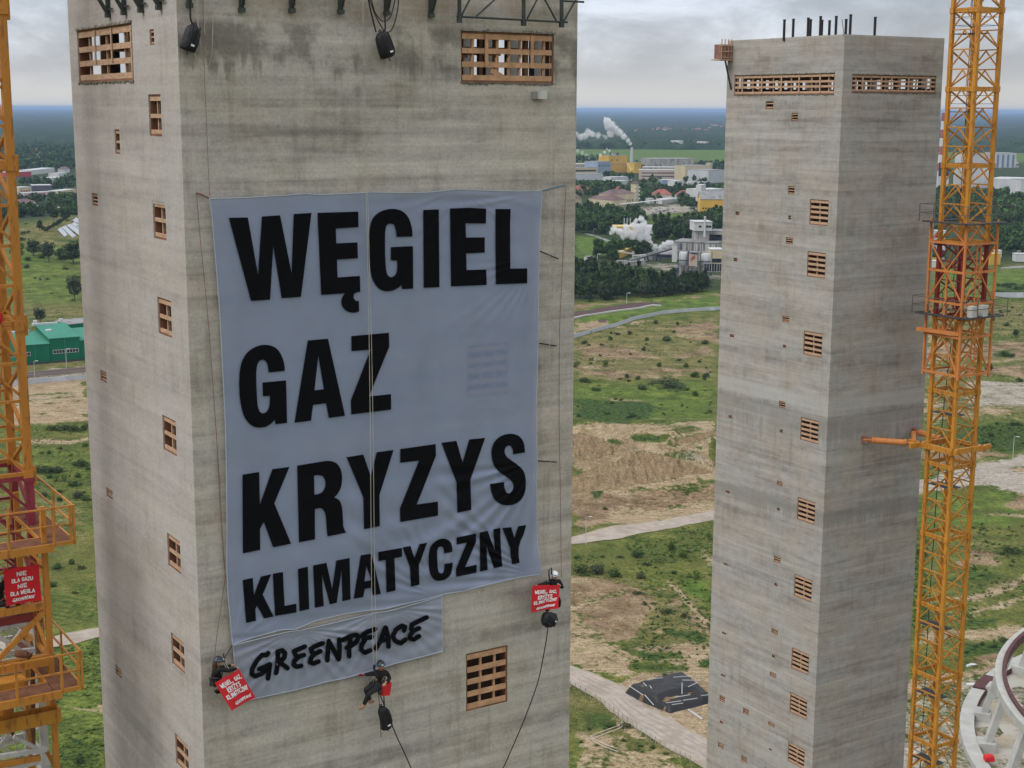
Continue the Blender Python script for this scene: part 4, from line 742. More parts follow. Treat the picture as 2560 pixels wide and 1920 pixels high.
GLY = [
 ('W', 'B1', [[(402, 456), (610, 452), (722, 1082), (763, 442), (962, 428), (1088, 1062), (1110, 415), (1305, 402), (1190, 1318), (980, 1334), (887, 765), (853, 1348), (645, 1364)]]),
 ('E', 'B1', [[(1370, 402), (1815, 388), (1818, 557), (1570, 572), (1576, 735), (1806, 724), (1812, 898), (1583, 912), (1590, 1107), (1833, 1090), (1838, 1265), (1795, 1270), (1768, 1290), (1763, 1320), (1772, 1348), (1795, 1365), (1822, 1362), (1825, 1478), (1790, 1490), (1735, 1492), (1680, 1470), (1640, 1425), (1628, 1380), (1640, 1320), (1672, 1280), (1411, 1298)]]),
 ('G', 'B2', [[(537, 620), (537, 560), (520, 480), (490, 410), (440, 362), (380, 338), (310, 335), (240, 350), (180, 380), (130, 430), (105, 500), (92, 600), (90, 700), (95, 850), (105, 960), (125, 1050), (160, 1120), (210, 1165), (265, 1182), (320, 1178), (370, 1160), (410, 1130), (425, 1115), (432, 1158), (545, 1153), (543, 718), (316, 728), (316, 864), (382, 866), (382, 960), (370, 1005), (345, 1030), (315, 1037), (290, 1025), (272, 990), (264, 930), (258, 800), (257, 650), (258, 560), (270, 510), (290, 490), (320, 486), (345, 495), (362, 530), (372, 580), (376, 623)]]),
 ('I', 'B2', [[(648, 347), (808, 341), (814, 1138), (653, 1144)]]),
 ('E', 'B2', [[(922, 333), (1110, 325), (1293, 335), (1290, 486), (1082, 484), (1086, 630), (1278, 628), (1278, 783), (1088, 792), (1092, 963), (1293, 957), (1298, 1115), (933, 1130)]]),
 ('L', 'B2', [[(1388, 338), (1543, 338), (1538, 500), (1540, 948), (1713, 946), (1713, 1098), (1392, 1109), (1388, 700)]]),
 ('G', 'B3', [[(903, 540), (897, 470), (875, 390), (835, 320), (780, 278), (700, 260), (620, 272), (540, 310), (480, 370), (440, 450), (422, 550), (416, 680), (423, 820), (440, 930), (465, 1020), (510, 1090), (570, 1135), (640, 1146), (705, 1135), (760, 1100), (795, 1060), (803, 1108), (927, 1094), (916, 641), (665, 665), (670, 811), (743, 806), (743, 890), (728, 950), (700, 985), (665, 993), (635, 975), (615, 920), (608, 850), (600, 700), (598, 560), (606, 480), (630, 435), (670, 420), (705, 440), (722, 480), (730, 557)]]),
 ('A', 'B3', [[(1147, 217), (1361, 199), (1543, 1018), (1370, 1041), (1342, 884), (1202, 903), (1182, 1070), (1005, 1092)], [(1258, 378), (1318, 735), (1218, 748)]]),
 ('Z', 'B3', [[(1610, 171), (2010, 135), (2012, 285), (1797, 812), (2032, 788), (2033, 952), (1610, 1004), (1604, 855), (1815, 315), (1612, 331)]]),
 ('K', 'B5', [[(470, 383), (655, 353), (663, 715), (800, 323), (990, 297), (822, 700), (1008, 1147), (810, 1186), (707, 905), (664, 985), (667, 1215), (475, 1254)]]),
 ('R', 'B5', [[(1075, 283), (1400, 230), (1470, 235), (1530, 270), (1565, 340), (1576, 430), (1560, 530), (1525, 595), (1487, 635), (1540, 660), (1565, 710), (1578, 800), (1585, 950), (1600, 1000), (1622, 1023), (1411, 1067), (1402, 980), (1395, 850), (1380, 790), (1350, 757), (1315, 752), (1271, 765), (1273, 1098), (1096, 1132)], [(1262, 393), (1320, 388), (1360, 400), (1385, 440), (1390, 500), (1370, 560), (1330, 592), (1266, 605)]]),
 ('Y', 'B5', [[(1622, 190), (1807, 160), (1890, 405), (1955, 135), (2142, 110), (1985, 607), (1990, 952), (1815, 987), (1808, 635)]]),
 ('Z', 'B4', [[(412, 338), (775, 287), (779, 405), (582, 906), (798, 876), (800, 1020), (412, 1086), (410, 948), (605, 457), (413, 479)]]),
 ('Y', 'B4', [[(834, 274), (988, 254), (1051, 475), (1120, 240), (1283, 224), (1132, 650), (1141, 962), (998, 990), (989, 680)]]),
 ('S', 'B4', [[(1571, 393), (1565, 340), (1545, 305), (1520, 300), (1495, 315), (1480, 350), (1485, 390), (1510, 425), (1560, 460), (1630, 510), (1680, 565), (1697, 640), (1700, 700), (1690, 790), (1650, 860), (1590, 905), (1510, 917), (1440, 905), (1380, 860), (1350, 800), (1333, 695), (1475, 677), (1480, 740), (1500, 785), (1530, 793), (1560, 770), (1573, 730), (1570, 690), (1545, 655), (1490, 615), (1420, 570), (1370, 505), (1352, 440), (1345, 370), (1355, 310), (1385, 250), (1440, 205), (1510, 182), (1575, 182), (1640, 210), (1680, 270), (1692, 372)]]),
 ('K', 'B7', [[(410, 430), (566, 398), (584, 662), (690, 378), (850, 340), (718, 655), (886, 990), (738, 1020), (632, 822), (605, 880), (615, 1055), (463, 1090)]]),
 ('L', 'B7', [[(873, 333), (1029, 308), (1042, 600), (1055, 828), (1234, 793), (1239, 928), (908, 982)]]),
 ('I', 'B7', [[(1260, 260), (1411, 225), (1420, 500), (1433, 877), (1284, 910)]]),
 ('M', 'B7', [[(1493, 207), (1697, 165), (1785, 570), (1850, 130), (2053, 92), (2060, 400), (2069, 728), (1942, 757), (1930, 280), (1855, 780), (1750, 803), (1628, 345), (1640, 600), (1658, 828), (1521, 857)]]),
 ('A', 'B6', [[(1351, -47), (1457, -63), (1550, 333), (1473, 348), (1453, 272), (1390, 285), (1375, 365), (1280, 383)], [(1406, 60), (1455, 198), (1388, 210)]]),
 ('T', 'B4', [[(187, 1392), (430, 1350), (432, 1440), (353, 1457), (365, 1786), (272, 1809), (264, 1473), (190, 1487)]]),
 ('Y', 'B4', [[(436, 1345), (517, 1330), (558, 1453), (610, 1312), (688, 1297), (603, 1530), (609, 1727), (522, 1748), (512, 1545)]]),
 ('C', 'V1', [[(672, 660), (668, 560), (640, 480), (580, 430), (500, 413), (420, 430), (340, 480), (280, 540), (245, 640), (230, 760), (235, 900), (255, 1050), (300, 1140), (360, 1190), (430, 1197), (520, 1180), (600, 1130), (650, 1060), (672, 960), (678, 858), (525, 885), (522, 980), (500, 1045), (460, 1057), (420, 1035), (402, 960), (392, 800), (392, 640), (410, 580), (450, 560), (490, 570), (512, 610), (522, 690)]]),
 ('Z', 'V1', [[(747, 395), (1105, 322), (1110, 470), (905, 943), (1120, 897), (1117, 1043), (740, 1122), (735, 985), (938, 490), (750, 528)]]),
 ('N', 'V1', [[(1175, 305), (1320, 272), (1455, 640), (1425, 245), (1555, 220), (1560, 500), (1580, 780), (1592, 930), (1440, 963), (1300, 560), (1322, 993), (1183, 1025)]]),
 ('Y', 'V1', [[(1590, 220), (1757, 205), (1815, 405), (1885, 190), (2033, 163), (1985, 340), (1930, 450), (1895, 570), (1890, 700), (1910, 862), (1773, 892), (1740, 690), (1738, 590)]])]
letw = lambda x, y: wallp(x, y, bw(x, y)+.028)
for word, n0, n1 in (('WĘGIEL', 0, 6), ('GAZ', 6, 9), ('KRYZYS', 9, 15), ('KLIMATYCZNY', 15, 26)):
    mb = MB()
    for ch, zn, polys in GLY[n0:n1]: mb.add(*fill([Z(zn, *(rounded(P) if ch in 'GRSCE' else P)) for P in polys], letw))
    mb.build('lettering', M_INK, big)
GP = [[(300, 480), (285, 500), (235, 500), (180, 560), (130, 650), (125, 700), (160, 725), (230, 700), (290, 640), (318, 600)], [(205, 650), (265, 625), (318, 598), (308, 680), (298, 750)],
      [(400, 470), (405, 560), (385, 690)], [(400, 465), (450, 450), (480, 480), (470, 530), (420, 580)], [(415, 575), (470, 610), (505, 640)],
      [(690, 410), (620, 440), (575, 460), (590, 500), (620, 520), (680, 500)], [(620, 525), (580, 560), (570, 600), (600, 625), (650, 615)],
      [(880, 375), (800, 405), (755, 435), (765, 470), (800, 485), (855, 460)], [(795, 488), (755, 530), (745, 575), (780, 590), (835, 570)],
      [(945, 350), (935, 450), (930, 555)], [(945, 355), (1000, 450), (1050, 545)], [(1055, 335), (1060, 440), (1052, 540)],
      [(1175, 320), (1160, 420), (1162, 515)], [(1095, 340), (1170, 300), (1240, 285), (1262, 310), (1240, 360), (1180, 405), (1135, 420)],
      [(1440, 225), (1360, 250), (1305, 290), (1315, 325), (1400, 310)], [(1330, 340), (1295, 390), (1290, 445), (1330, 475), (1385, 450)],
      [(1445, 430), (1490, 360), (1545, 210)], [(1550, 210), (1575, 310), (1580, 410)], [(1500, 350), (1580, 325)],
      [(1745, 240), (1755, 200), (1720, 190), (1660, 230), (1625, 300), (1650, 350), (1710, 375), (1760, 335)],
      [(1985, 100), (1900, 140), (1830, 175), (1820, 220), (1840, 245), (1905, 215)], [(1840, 248), (1805, 295), (1810, 325), (1850, 335), (1905, 300)]]
def brush(mb, strokes, to_world, r, eps=.0006, n=7):
    k = 0
    for S in strokes:
        S = [np.array(p, float) for p in S]
        for i, p in enumerate(S):
            mb.add([to_world(p[0]+r*math.cos(a), p[1]+r*math.sin(a), k*eps) for a in np.linspace(0, 2*math.pi, 10, endpoint=False)], [tuple(range(10))]); k += 1
            if i+1 < len(S):
                q = S[i+1]; d = unit2(q-p); m_ = np.array([-d[1], d[0]])*r; L = max(1, int(np.linalg.norm(q-p)/(2.2*r)))
                for j in range(L):
                    A_, B_ = p+(q-p)*j/L, p+(q-p)*(j+1)/L; mb.add([to_world(*(A_+m_), k*eps), to_world(*(A_-m_), k*eps), to_world(*(B_-m_), k*eps), to_world(*(B_+m_), k*eps)], [(0, 1, 2, 3)])
                k += 1
mb = MB(); brush(mb, [Z('V2', *S) for S in GP], lambda x, y, e: wallp(x, y, bw(x, y)+.028+e), 6.0, eps=.0004); mb.build('lettering', M_INK, sml)
STROKE = {'N': [[(0, 1), (0, 0), (.55, 1), (.55, 0)]], 'I': [[(.1, 0), (.1, 1)]], 'E': [[(.5, 0), (0, 0), (0, 1), (.5, 1)], [(0, .5), (.42, .5)]], 'D': [[(0, 0), (0, 1), (.3, 1), (.52, .8), (.52, .2), (.3, 0), (0, 0)]], 'L': [[(0, 0), (0, 1), (.48, 1)]],
          'A': [[(0, 1), (.28, 0), (.56, 1)], [(.12, .66), (.45, .66)]], 'G': [[(.52, .15), (.3, 0), (.05, .2), (.05, .8), (.3, 1), (.52, .8), (.52, .52), (.32, .52)]], 'Z': [[(0, 0), (.52, 0), (0, 1), (.52, 1)]], 'U': [[(0, 0), (0, .8), (.26, 1), (.52, .8), (.52, 0)]], 'W': [[(0, 0), (.18, 1), (.36, .3), (.54, 1), (.72, 0)]],
          'Ę': [[(.5, 0), (0, 0), (0, 1), (.5, 1), (.38, 1.25)], [(0, .5), (.42, .5)]], 'K': [[(0, 0), (0, 1)], [(.52, 0), (0, .55), (.55, 1)]], 'R': [[(0, 1), (0, 0), (.35, 0), (.5, .22), (.35, .5), (0, .5)], [(.25, .5), (.54, 1)]], 'Y': [[(0, 0), (.27, .45), (.54, 0)], [(.27, .45), (.27, 1)]], 'S': [[(.5, .12), (.25, 0), (.03, .22), (.47, .7), (.27, 1), (0, .86)]],
          'M': [[(0, 1), (0, 0), (.32, .6), (.64, 0), (.64, 1)]], 'T': [[(0, 0), (.54, 0)], [(.27, 0), (.27, 1)]], 'C': [[(.5, .15), (.28, 0), (.04, .22), (.04, .78), (.28, 1), (.5, .85)]], ',': [[(.08, .9), (.02, 1.2)]], ' ': []}
WID = {'I': .2, 'W': .72, 'M': .64, ',': .12, ' ': .3}
M_RED = fabric('red banner cloth', (.62, .022, .032)); M_WHT = fabric('white banner paint', (.85, .85, .85))
def placard(name, label, quad, wds, lines, logo, tex=None):
    """a hand-held red banner: four corners on the survey, each its own distance off the wall; text runs inside it"""
    C4_ = [tex(x, y, wd) if tex else wallp(x, y, wd) for (x, y), wd in zip(quad, wds)]; nrm = unit(np.cross(C4_[1]-C4_[0], C4_[0]-C4_[3]))
    if nrm@(CAM_C-C4_[0]) < 0: nrm = -nrm
    def S(u, v, e=0.):
        p = (1-v)*((1-u)*C4_[0]+u*C4_[1])+v*((1-u)*C4_[3]+u*C4_[2]); return p+nrm*(e+.035*math.sin(5*u+2.2*v)*v+.018*math.sin(11*u-3*v))
    root = thing(name, label, 'placard', C4_[3], TH); mb = MB(); n = 14
    mb.add([S(i/n, j/n) for i in range(n+1) for j in range(n+1)], [(i*(n+1)+j, i*(n+1)+j+1, (i+1)*(n+1)+j+1, (i+1)*(n+1)+j) for i in range(n) for j in range(n)]); mb.build('cloth', M_RED, root, smooth=True)
    asp = np.linalg.norm(C4_[1]-C4_[0])/np.linalg.norm(C4_[3]-C4_[0])
    for text, u0, u1, v0, h, sl in lines:
        tot = sum(WID.get(c, .54)+.2 for c in text)-.2; mb = MB(); x = 0; ss = []
        for c in text:
            for st in STROKE[c]: ss.append([((x+a)/tot, b) for a, b in st])
            x += WID.get(c, .54)+.2
        # brush in a square space so strokes keep an even width
        sc = h/asp; sq = [[(u0*1+(u1-u0)*a, (v0+h*b)/asp) for a, b in st] for st in ss]
        brush(mb, sq, lambda a, b, e: S(a, b*asp-sl*(a-.5), .008+e), .0125*(1.15 if h > .12 else 1), eps=.00025); mb.build('lettering', M_WHT, root)
    if logo:
        u0, u1, v0, v1, sl = logo; mb = MB(); q = [[(u0+(u1-u0)*(x-110)/1890, (v0+(v1-v0)*((y-(505-.205*(x-110)))+ 40)/330)/asp) for x, y in st] for st in GP]
        brush(mb, q, lambda a, b, e: S(a, b*asp-sl*(a-.5), .008+e), .0105, eps=.0002); mb.build('lettering', M_WHT, root)
    return root
placard('red_placard', 'tilted red placard held by the climber at the left end of the grey banner', Z('P1', (470, 885), (985, 598), (1300, 1195), (815, 1472)), (.95, .62, .62, 1.0), [('WĘGIEL, GAZ,', .10, .90, .13, .12, 0), ('KRYZYS', .24, .76, .32, .15, 0), ('KLIMATYCZNY', .10, .92, .52, .13, 0)], (.26, .90, .80, .92, .0))
placard('red_placard', 'red placard with curled lower corner held by the white-helmeted climber', Z('P3', (470, 580), (1120, 575), (1045, 1110), (430, 1215)), (.80, .72, .82, .80), [('WĘGIEL, GAZ,', .10, .86, .20, .11, 0), ('KRYZYS', .22, .74, .39, .13, .06), ('KLIMATYCZNY', .10, .90, .57, .11, .10)], (.20, .86, .80, .92, .06))
# ---------------------------------------------------------------- ropes, bags, climbers
M_RW = mat('pale rope', (.42, .385, .32), .9); M_RR = mat('red rope', (.22, .12, .095), .9); M_RB = mat('black rope', (.02, .02, .022), .8); M_RBL = mat('blue rope', (.10, .17, .24), .9)
def rope(label, zone, pts, r, m, wd=.1, group=None, sag=None):
    P = [wallp(*p, wd if not hasattr(wd, '__len__') else wd[0]+(wd[1]-wd[0])*i/max(1, len(pts)-1)) for i, p in enumerate(Z(zone, *pts) if zone else pts)]
    if len(P) > 2:    # smooth through the survey points
        Q = []; n = len(P)
        for i in range(n-1):
            p0, p1, p2, p3 = P[max(0, i-1)], P[i], P[i+1], P[min(n-1, i+2)]
            for t in np.linspace(0, 1, 7)[:-1]: Q.append(.5*(2*p1+(p2-p0)*t+(2*p0-5*p1+4*p2-p3)*t*t+(3*p1-p0-3*p2+p3)*t**3))
        P = Q+[P[-1]]
    mb = MB(); mb.tube(P, r, 6); return tag(mb.build('rope', m, None, smooth=True), label, 'rope', group)
rope('pale rope hanging down the middle of the banner, left of a pair', 'FS', [(906, -20), (909, 240), (914, 440), (919, 640), (923, 860), (926, 1100), (929, 1460), (933, 1640), (934, 1705)], .009, M_RW, (.24, .42), 'pair of pale ropes over the banner')
rope('pale rope hanging down the middle of the banner, right of a pair', 'FS', [(908, -20), (913, 240), (918, 440), (923, 640), (929, 860), (933, 1100), (937, 1460), (941, 1600), (942, 1665)], .008, M_RW, (.26, .44), 'pair of pale ropes over the banner')
rope('thin reddish rope down the left edge of the big banner to the climber', None, [(491, 483), (500, 590), (510, 690), (522, 820), (532, 960), (546, 1160), (556, 1330), (563, 1440), (561, 1458), (552, 1520), (541, 1600), (537, 1640)], .009, M_RR, .09)
rope('second thin reddish rope close to the left hem of the banner', None, [(541, 1080), (549, 1250), (557, 1380), (565, 1448)], .007, M_RR, .09)
rope('faint red rope hanging from the top past the left black bag', None, [(507, -10), (511, 180), (516, 300), (520, 400), (524, 490)], .006, M_RR, .06)
rope('pale rope looping under the left black bag', 'A2', [(155, 112), (165, 200), (180, 280), (205, 345), (222, 362), (245, 345), (262, 290), (270, 180), (274, -10)], .010, M_RW, .30)
rope('short pale rope end beside the left black bag', 'A2', [(190, -10), (194, 110), (203, 190), (212, 245)], .010, M_RW, .22)
rope('pale rope hanging right of the left black bag', 'A2', [(232, -10), (230, 90), (228, 180)], .008, M_RW, .15)
rope('pale rope down the right side of the wall to the white helmet climber', None, [(1375, -10), (1374, 240), (1373, 460), (1374, 680), (1374, 900), (1376, 1120), (1377, 1300), (1377, 1425)], .006, M_RW, (.08, .40))
rope('red rope down the right side of the wall', None, [(1415, 464), (1409, 600), (1403, 740), (1399, 830), (1398, 1040), (1401, 1240), (1403, 1400), (1404, 1442)], .009, M_RR, .08)
rope('red guy line at the top left corner of the big banner', 'B1', [(48, 185), (110, 205), (185, 242)], .028, M_RR, .10)
rope('blue guy line at the top right corner of the big banner', 'B2', [(1870, 153), (2000, 118), (2105, 95)], .022, M_RBL, .12)
for l, zn, a, b in (('black elastic tie beside the letter L of the top word', 'B2', (1842, 770), (2030, 848)), ('black elastic tie beside the bare middle of the banner', 'FS', (1349, 858), (1391, 865)), ('black elastic tie beside the final S of KRYZYS', 'B4', (1825, 460), (2010, 471))):
    rope(l, zn, [a, b], .020, M_RB, .10, 'black elastic ties at the right hem')
rope('black cable looping down to the middle black bag', 'A2', [(1064, -20), (1080, 60), (1095, 120), (1106, 165)], .022, M_RB, .32)
rope('longer black cable hanging in a loop above the middle bag', 'A2', [(1070, -20), (1095, 60), (1130, 130), (1160, 165), (1190, 145), (1213, 70), (1224, -20)], .016, M_RB, .34)
rope('shallow black cable loop above the middle bag', 'A2', [(1080, -20), (1100, 60), (1140, 108), (1180, 85), (1208, -20)], .014, M_RB, .30)
rope('black rope from the lowest bag down and out of view', None, [(980, 1812), (992, 1842), (1010, 1880), (1032, 1930), (1048, 1966)], .018, M_RB, (.5, .3))
rope('long slack black rope hanging from the white helmet climber', None, [(1371, 1560), (1364, 1610), (1346, 1700), (1318, 1780), (1290, 1848), (1256, 1925), (1240, 1960)], .017, M_RB, (.6, .2))
rope('black rope from the corner of the grey banner to the left climber', 'P1', [(830, 110), (760, 240), (680, 370), (640, 470)], .014, M_RB, (.15, .35))
rope('red and black rope ending below the middle climber', 'P2', [(590, 880), (605, 1040), (614, 1200), (628, 1450), (640, 1680)], .014, M_RR, .33)
def sack(label, zone, top, bot, r, wd, lean=0., loops=()):
    """tall haul bag: tapered body, drawn neck, flat bottom, shoulder straps, a pale patch"""
    p, q = wallp(*Z(zone, top), wd), wallp(*Z(zone, bot), wd); ax = unit(p-q); L = np.linalg.norm(p-q); X = unit(np.cross(ax, NF)); Y = np.cross(ax, X)
    root = thing('haul_bag', label, 'bag', q, TH); mb = MB(); n = 16; prof = [(-.01, .2), (0, .86), (.05, 1.), (.25, 1.04), (.5, 1.02), (.72, .95), (.86, .80), (.94, .55), (.985, .40), (1., .30)]; vs = []
    for i, (t, f) in enumerate(prof):
        for k in range(n):
            a = 2*math.pi*k/n; f2 = f*(1+.07*math.sin(3*a+5*t)+.05*math.sin(7*a+11*t+r*9)); vs.append(q+ax*L*t+(X*math.cos(a)+Y*math.sin(a)*.85)*r*f2+X*lean*math.sin(math.pi*t))
    m = len(prof); mb.add(vs, [(i*n+k, i*n+(k+1) % n, (i+1)*n+(k+1) % n, (i+1)*n+k) for i in range(m-1) for k in range(n)]+[tuple(range(n-1, -1, -1)), tuple((m-1)*n+k for k in range(n))])
    mb.build('body', M_BAG, root, smooth=True)
    for s_ in (-1, 1):
        mb = MB(); mb.tube([q+ax*L*t+X*lean*math.sin(math.pi*t)+X*s_*r*.45+NF*r*(.9+.35*math.sin(math.pi*t)) for t in np.linspace(.12, .92, 8)], .022, 6); mb.build('strap', M_RB, root)
    mb = MB(); c = q+ax*L*.20+NF*r*.99+X*r*.18; mb.box(c, (.10, .012, .05), (X, NF, ax)); mb.build('patch', M_WHT, root)
    mb = MB(); mb.tube([q+ax*L*.98, q+ax*L*1.06+X*.04, q+ax*L*1.1, q+ax*L*1.06-X*.04, q+ax*L*.98], .018, 6); mb.build('grab_loop', M_RB, root)
    mb = MB(); mb.tube([q-ax*.01, q-ax*.12+X*.01], .014, 5); mb.build('tail_cord', M_RB, root); return root
M_BAG = mat('black bag fabric', (.014, .014, .016), .55, var=.25, scale=6, bump=.6, bscale=9)
sack('black haul bag hanging at the left under the tower top', 'A2', (178, 128), (140, 258), .21, .34)
sack('black haul bag hanging in the middle under the tower top', 'A2', (1128, 165), (1170, 292), .23, .34)
sack('black haul bag hanging below the climber with the red bag', 'P2', (640, 1150), (740, 1520), .185, .50, lean=.04)
sack('round black haul bag slung beneath the climber in the white helmet', 'P3', (720, 1290), (960, 1400), .24, .75, lean=-.05)
rope('sling of the left black bag', 'A2', [(152, -20), (155, 60), (157, 100), (170, 130)], .024, M_RB, .32)
rope('strap down to the middle black bag', 'A2', [(1151, -20), (1152, 90), (1152, 150), (1132, 168)], .022, M_RB, .3)
rope('left strap holding the lowest black bag', 'P2', [(592, 880), (640, 990), (700, 1140), (690, 1165)], .018, M_RB, (.35, .5))
rope('right strap holding the lowest black bag', 'P2', [(688, 870), (690, 1000), (700, 1150)], .018, M_RB, (.4, .5))

M_SKIN = mat('skin', (.50, .27, .19), .6, var=.06, scale=12); M_BLK = mat('black softshell', (.012, .012, .014), .8, var=.3, scale=5, bump=.4, bscale=14); M_TRO = mat('dark trousers', (.020, .021, .022), .85, var=.3, scale=4, bump=.4, bscale=12)
M_SHOE = mat('tan shoe', (.36, .20, .13), .7, var=.15, scale=8); M_HB = mat('black helmet shell', (.02, .024, .03), .35, spec=.5); M_HW = mat('white helmet shell', (.80, .80, .80), .35, spec=.5); M_HAIR = mat('brown hair', (.055, .030, .018), .7, var=.3, scale=14)
M_STR = mat('harness webbing', (.03, .03, .032), .8); M_REDB = mat('red bag fabric', (.55, .02, .025), .7, var=.1, bump=.4, bscale=10); M_METAL = mat('bare alloy', (.55, .55, .56), .35, .9); M_DRK = mat('dark detail', (.02, .012, .01), .5); M_BEAN = mat('red collar cloth', (.33, .03, .03), .9)
def skin_mesh(name, J, edges, root, m, parent, levels=2):
    """one continuous surface grown round a skeleton of joints (position, radius)"""
    keys = list(J); idx = {k: i for i, k in enumerate(keys)}; me = bpy.data.meshes.new('tmp'); me.from_pydata([tuple(map(float, J[k][0])) for k in keys], [(idx[a], idx[b]) for a, b in edges], [])
    o = bpy.data.objects.new('tmp', me); COL.objects.link(o); md = o.modifiers.new('s', 'SKIN'); md.use_smooth_shade = True; sd_ = o.modifiers.new('d', 'SUBSURF'); sd_.levels = sd_.render_levels = levels
    for k in keys:
        sv = me.skin_vertices[0].data[idx[k]]; r = J[k][1]; sv.radius = r if hasattr(r, '__len__') else (r, r); sv.use_root = k == root
    dg = bpy.context.evaluated_depsgraph_get(); dg.update(); ev = o.evaluated_get(dg); m2 = bpy.data.meshes.new_from_object(ev); bpy.data.objects.remove(o)
    V = [tuple(v.co) for v in m2.vertices]; Fs = [tuple(p.vertices) for p in m2.polygons]; bpy.data.meshes.remove(m2)
    mb = MB(); mb.add(V, Fs); return mb.build(name, m, parent, smooth=True)
def limb(J, E, nm, pts, rads, start):
    prev = start
    for i, (p, r) in enumerate(zip(pts, rads)): k = '%s%d' % (nm, i); J[k] = (p, r); E.append((prev, k)); prev = k
    return prev
def hand(J, E, wrist_key, tag_, w_, d, up):
    """palm, four bent fingers of unequal length and a thumb leaving the side of the palm"""
    d, up = unit(d), unit(up); sd = unit(np.cross(d, up)); up = np.cross(sd, d); pk = tag_+'palm'; J[pk] = (w_+d*.055, (.034, .016)); E.append((wrist_key, pk))
    for i, (o, L) in enumerate(((-.030, .070), (-.010, .082), (.010, .077), (.029, .060))):
        a = w_+d*.098+sd*o; b = a+d*L*.45-up*L*.16; c = b+d*L*.28-up*L*.40; pr = pk
        for j, (p, r) in enumerate(((a, .0095), (b, .0085), (c, .007))): k = '%sf%d%d' % (tag_, i, j); J[k] = (p, r); E.append((pr, k)); pr = k
    a = w_+d*.045-sd*.040; b = a+d*.035-sd*.018-up*.01; c = b+d*.028+sd*.004-up*.018; pr = pk
    for j, (p, r) in enumerate(((a, .011), (b, .010), (c, .008))): k = '%st%d' % (tag_, j); J[k] = (p, r); E.append((pr, k)); pr = k
def climber(label, zone, pts, face, helmet, hair=None, gloves=None, shoes=None):
    """pts: joint -> (x, y on the survey, distance off the wall); face: (turn to the right, forward) of the head"""
    Q = {k: wallp(*Z(zone, (v[0], v[1])), v[2]) for k, v in pts.items()}
    root = thing('person', label, 'person', Q['pelvis'], TH); up = unit(Q['neck']-Q['pelvis']); fwd = unit(E1*face[0]+NF*face[1]-EZ*.06); side = unit(np.cross(fwd, EZ)); hup = unit(EZ+.1*up); hc = Q['head']
    J = {'pelvis': (Q['pelvis'], (.135, .105)), 'waist': (Q['pelvis']*.55+Q['neck']*.45, (.125, .095)), 'chest': (Q['pelvis']*.22+Q['neck']*.78, (.150, .105)), 'neckb': (Q['neck'], .058), 'neckt': (Q['neck']*.45+hc*.55-hup*.03, .055), 'jaw': (hc-hup*.055+fwd*.018, (.062, .070)), 'head': (hc+hup*.015, (.078, .094)), 'crown': (hc+hup*.085, (.066, .08))}
    E = [('pelvis', 'waist'), ('waist', 'chest'), ('chest', 'neckb'), ('neckb', 'neckt'), ('neckt', 'jaw'), ('jaw', 'head'), ('head', 'crown')]
    J['nose'] = (hc-hup*.012+fwd*.105, .014); E.append(('head', 'nose'))
    for s_ in (-1, 1): J['ear%d' % s_] = (hc+side*s_*.088-hup*.012, .014); E.append(('head', 'ear%d' % s_))
    JJ, TT = {}, {}; je, te = [('pelvis', 'waist'), ('waist', 'chest'), ('chest', 'collar')], []
    for k in ('pelvis', 'waist', 'chest'): JJ[k] = (J[k][0], tuple(x*1.16 for x in J[k][1]))
    JJ['collar'] = (Q['neck']+hup*.01, .082); TT['pelvis'] = (Q['pelvis'], (.155, .125))
    for s_ in ('r', 'l'):
        sh, el, wr = Q[s_+'sh'], Q[s_+'el'], Q[s_+'wr']; e_ = limb(J, E, s_+'a', [sh, (sh+el)/2, el, (el+wr)/2, wr], [.062, .054, .043, .040, .028], 'chest'); d = unit(wr-el); hand(J, E, e_, s_, wr, d, unit(NF*.7+EZ*.7))
        limb(JJ, je, s_+'a', [sh, (sh+el)/2, el, (el+wr)/2, wr-d*.02], [.085, .070, .062, .055, .044], 'chest')
        hp, kn, an = Q[s_+'hip'], Q[s_+'kn'], Q[s_+'an']; e_ = limb(J, E, s_+'l', [hp, (hp+kn)/2, kn, kn*.62+an*.38, an], [.095, .082, .058, .058, .038], 'pelvis'); toe = Q.get(s_+'toe', an+NF*.12-EZ*.05); limb(J, E, s_+'ft', [an*.5+toe*.5-EZ*.01, toe], [.038, .030], e_)
        limb(TT, te, s_+'l', [hp, (hp+kn)/2, kn, kn*.6+an*.4, an+unit(kn-an)*.03], [.118, .102, .080, .076, .066], 'pelvis')
        mb = MB(); fd = unit(toe-an); b0 = an-fd*.05-EZ*.03; mb.tube([b0-fd*.02, b0+fd*.03, an+fd*.07-EZ*.035, toe+fd*.0, toe+fd*.055], [.035, .062, .056, .050, .022], 9); mb.tube([an+unit(kn-an)*.07, an, an-EZ*.03+fd*.01], [.056, .057, .056], 9); mb.build('shoe', shoes or M_BLK, root, smooth=True)
    skin_mesh('body', J, E, 'pelvis', M_SKIN, root); skin_mesh('jacket', JJ, je, 'pelvis', M_BLK, root); skin_mesh('trousers', TT, te, 'pelvis', M_TRO, root)
    for s_ in (-1, 1):
        mb = MB(); mb.ball(hc+fwd*.088+side*s_*.032+hup*.018, .0115, 8, 6); mb.build('eye', M_DRK, root)
        mb = MB(); mb.bar(hc+fwd*.094+side*(s_*.032-.014)+hup*.036, hc+fwd*.094+side*(s_*.032+.014)+hup*.036, .007); mb.build('eyebrow', M_HAIR, root)
    mb = MB(); mb.bar(hc+fwd*.096-side*.023-hup*.052, hc+fwd*.096+side*.023-hup*.052, .010, .008); mb.build('mouth', mat('lip', (.32, .10, .08), .6), root)
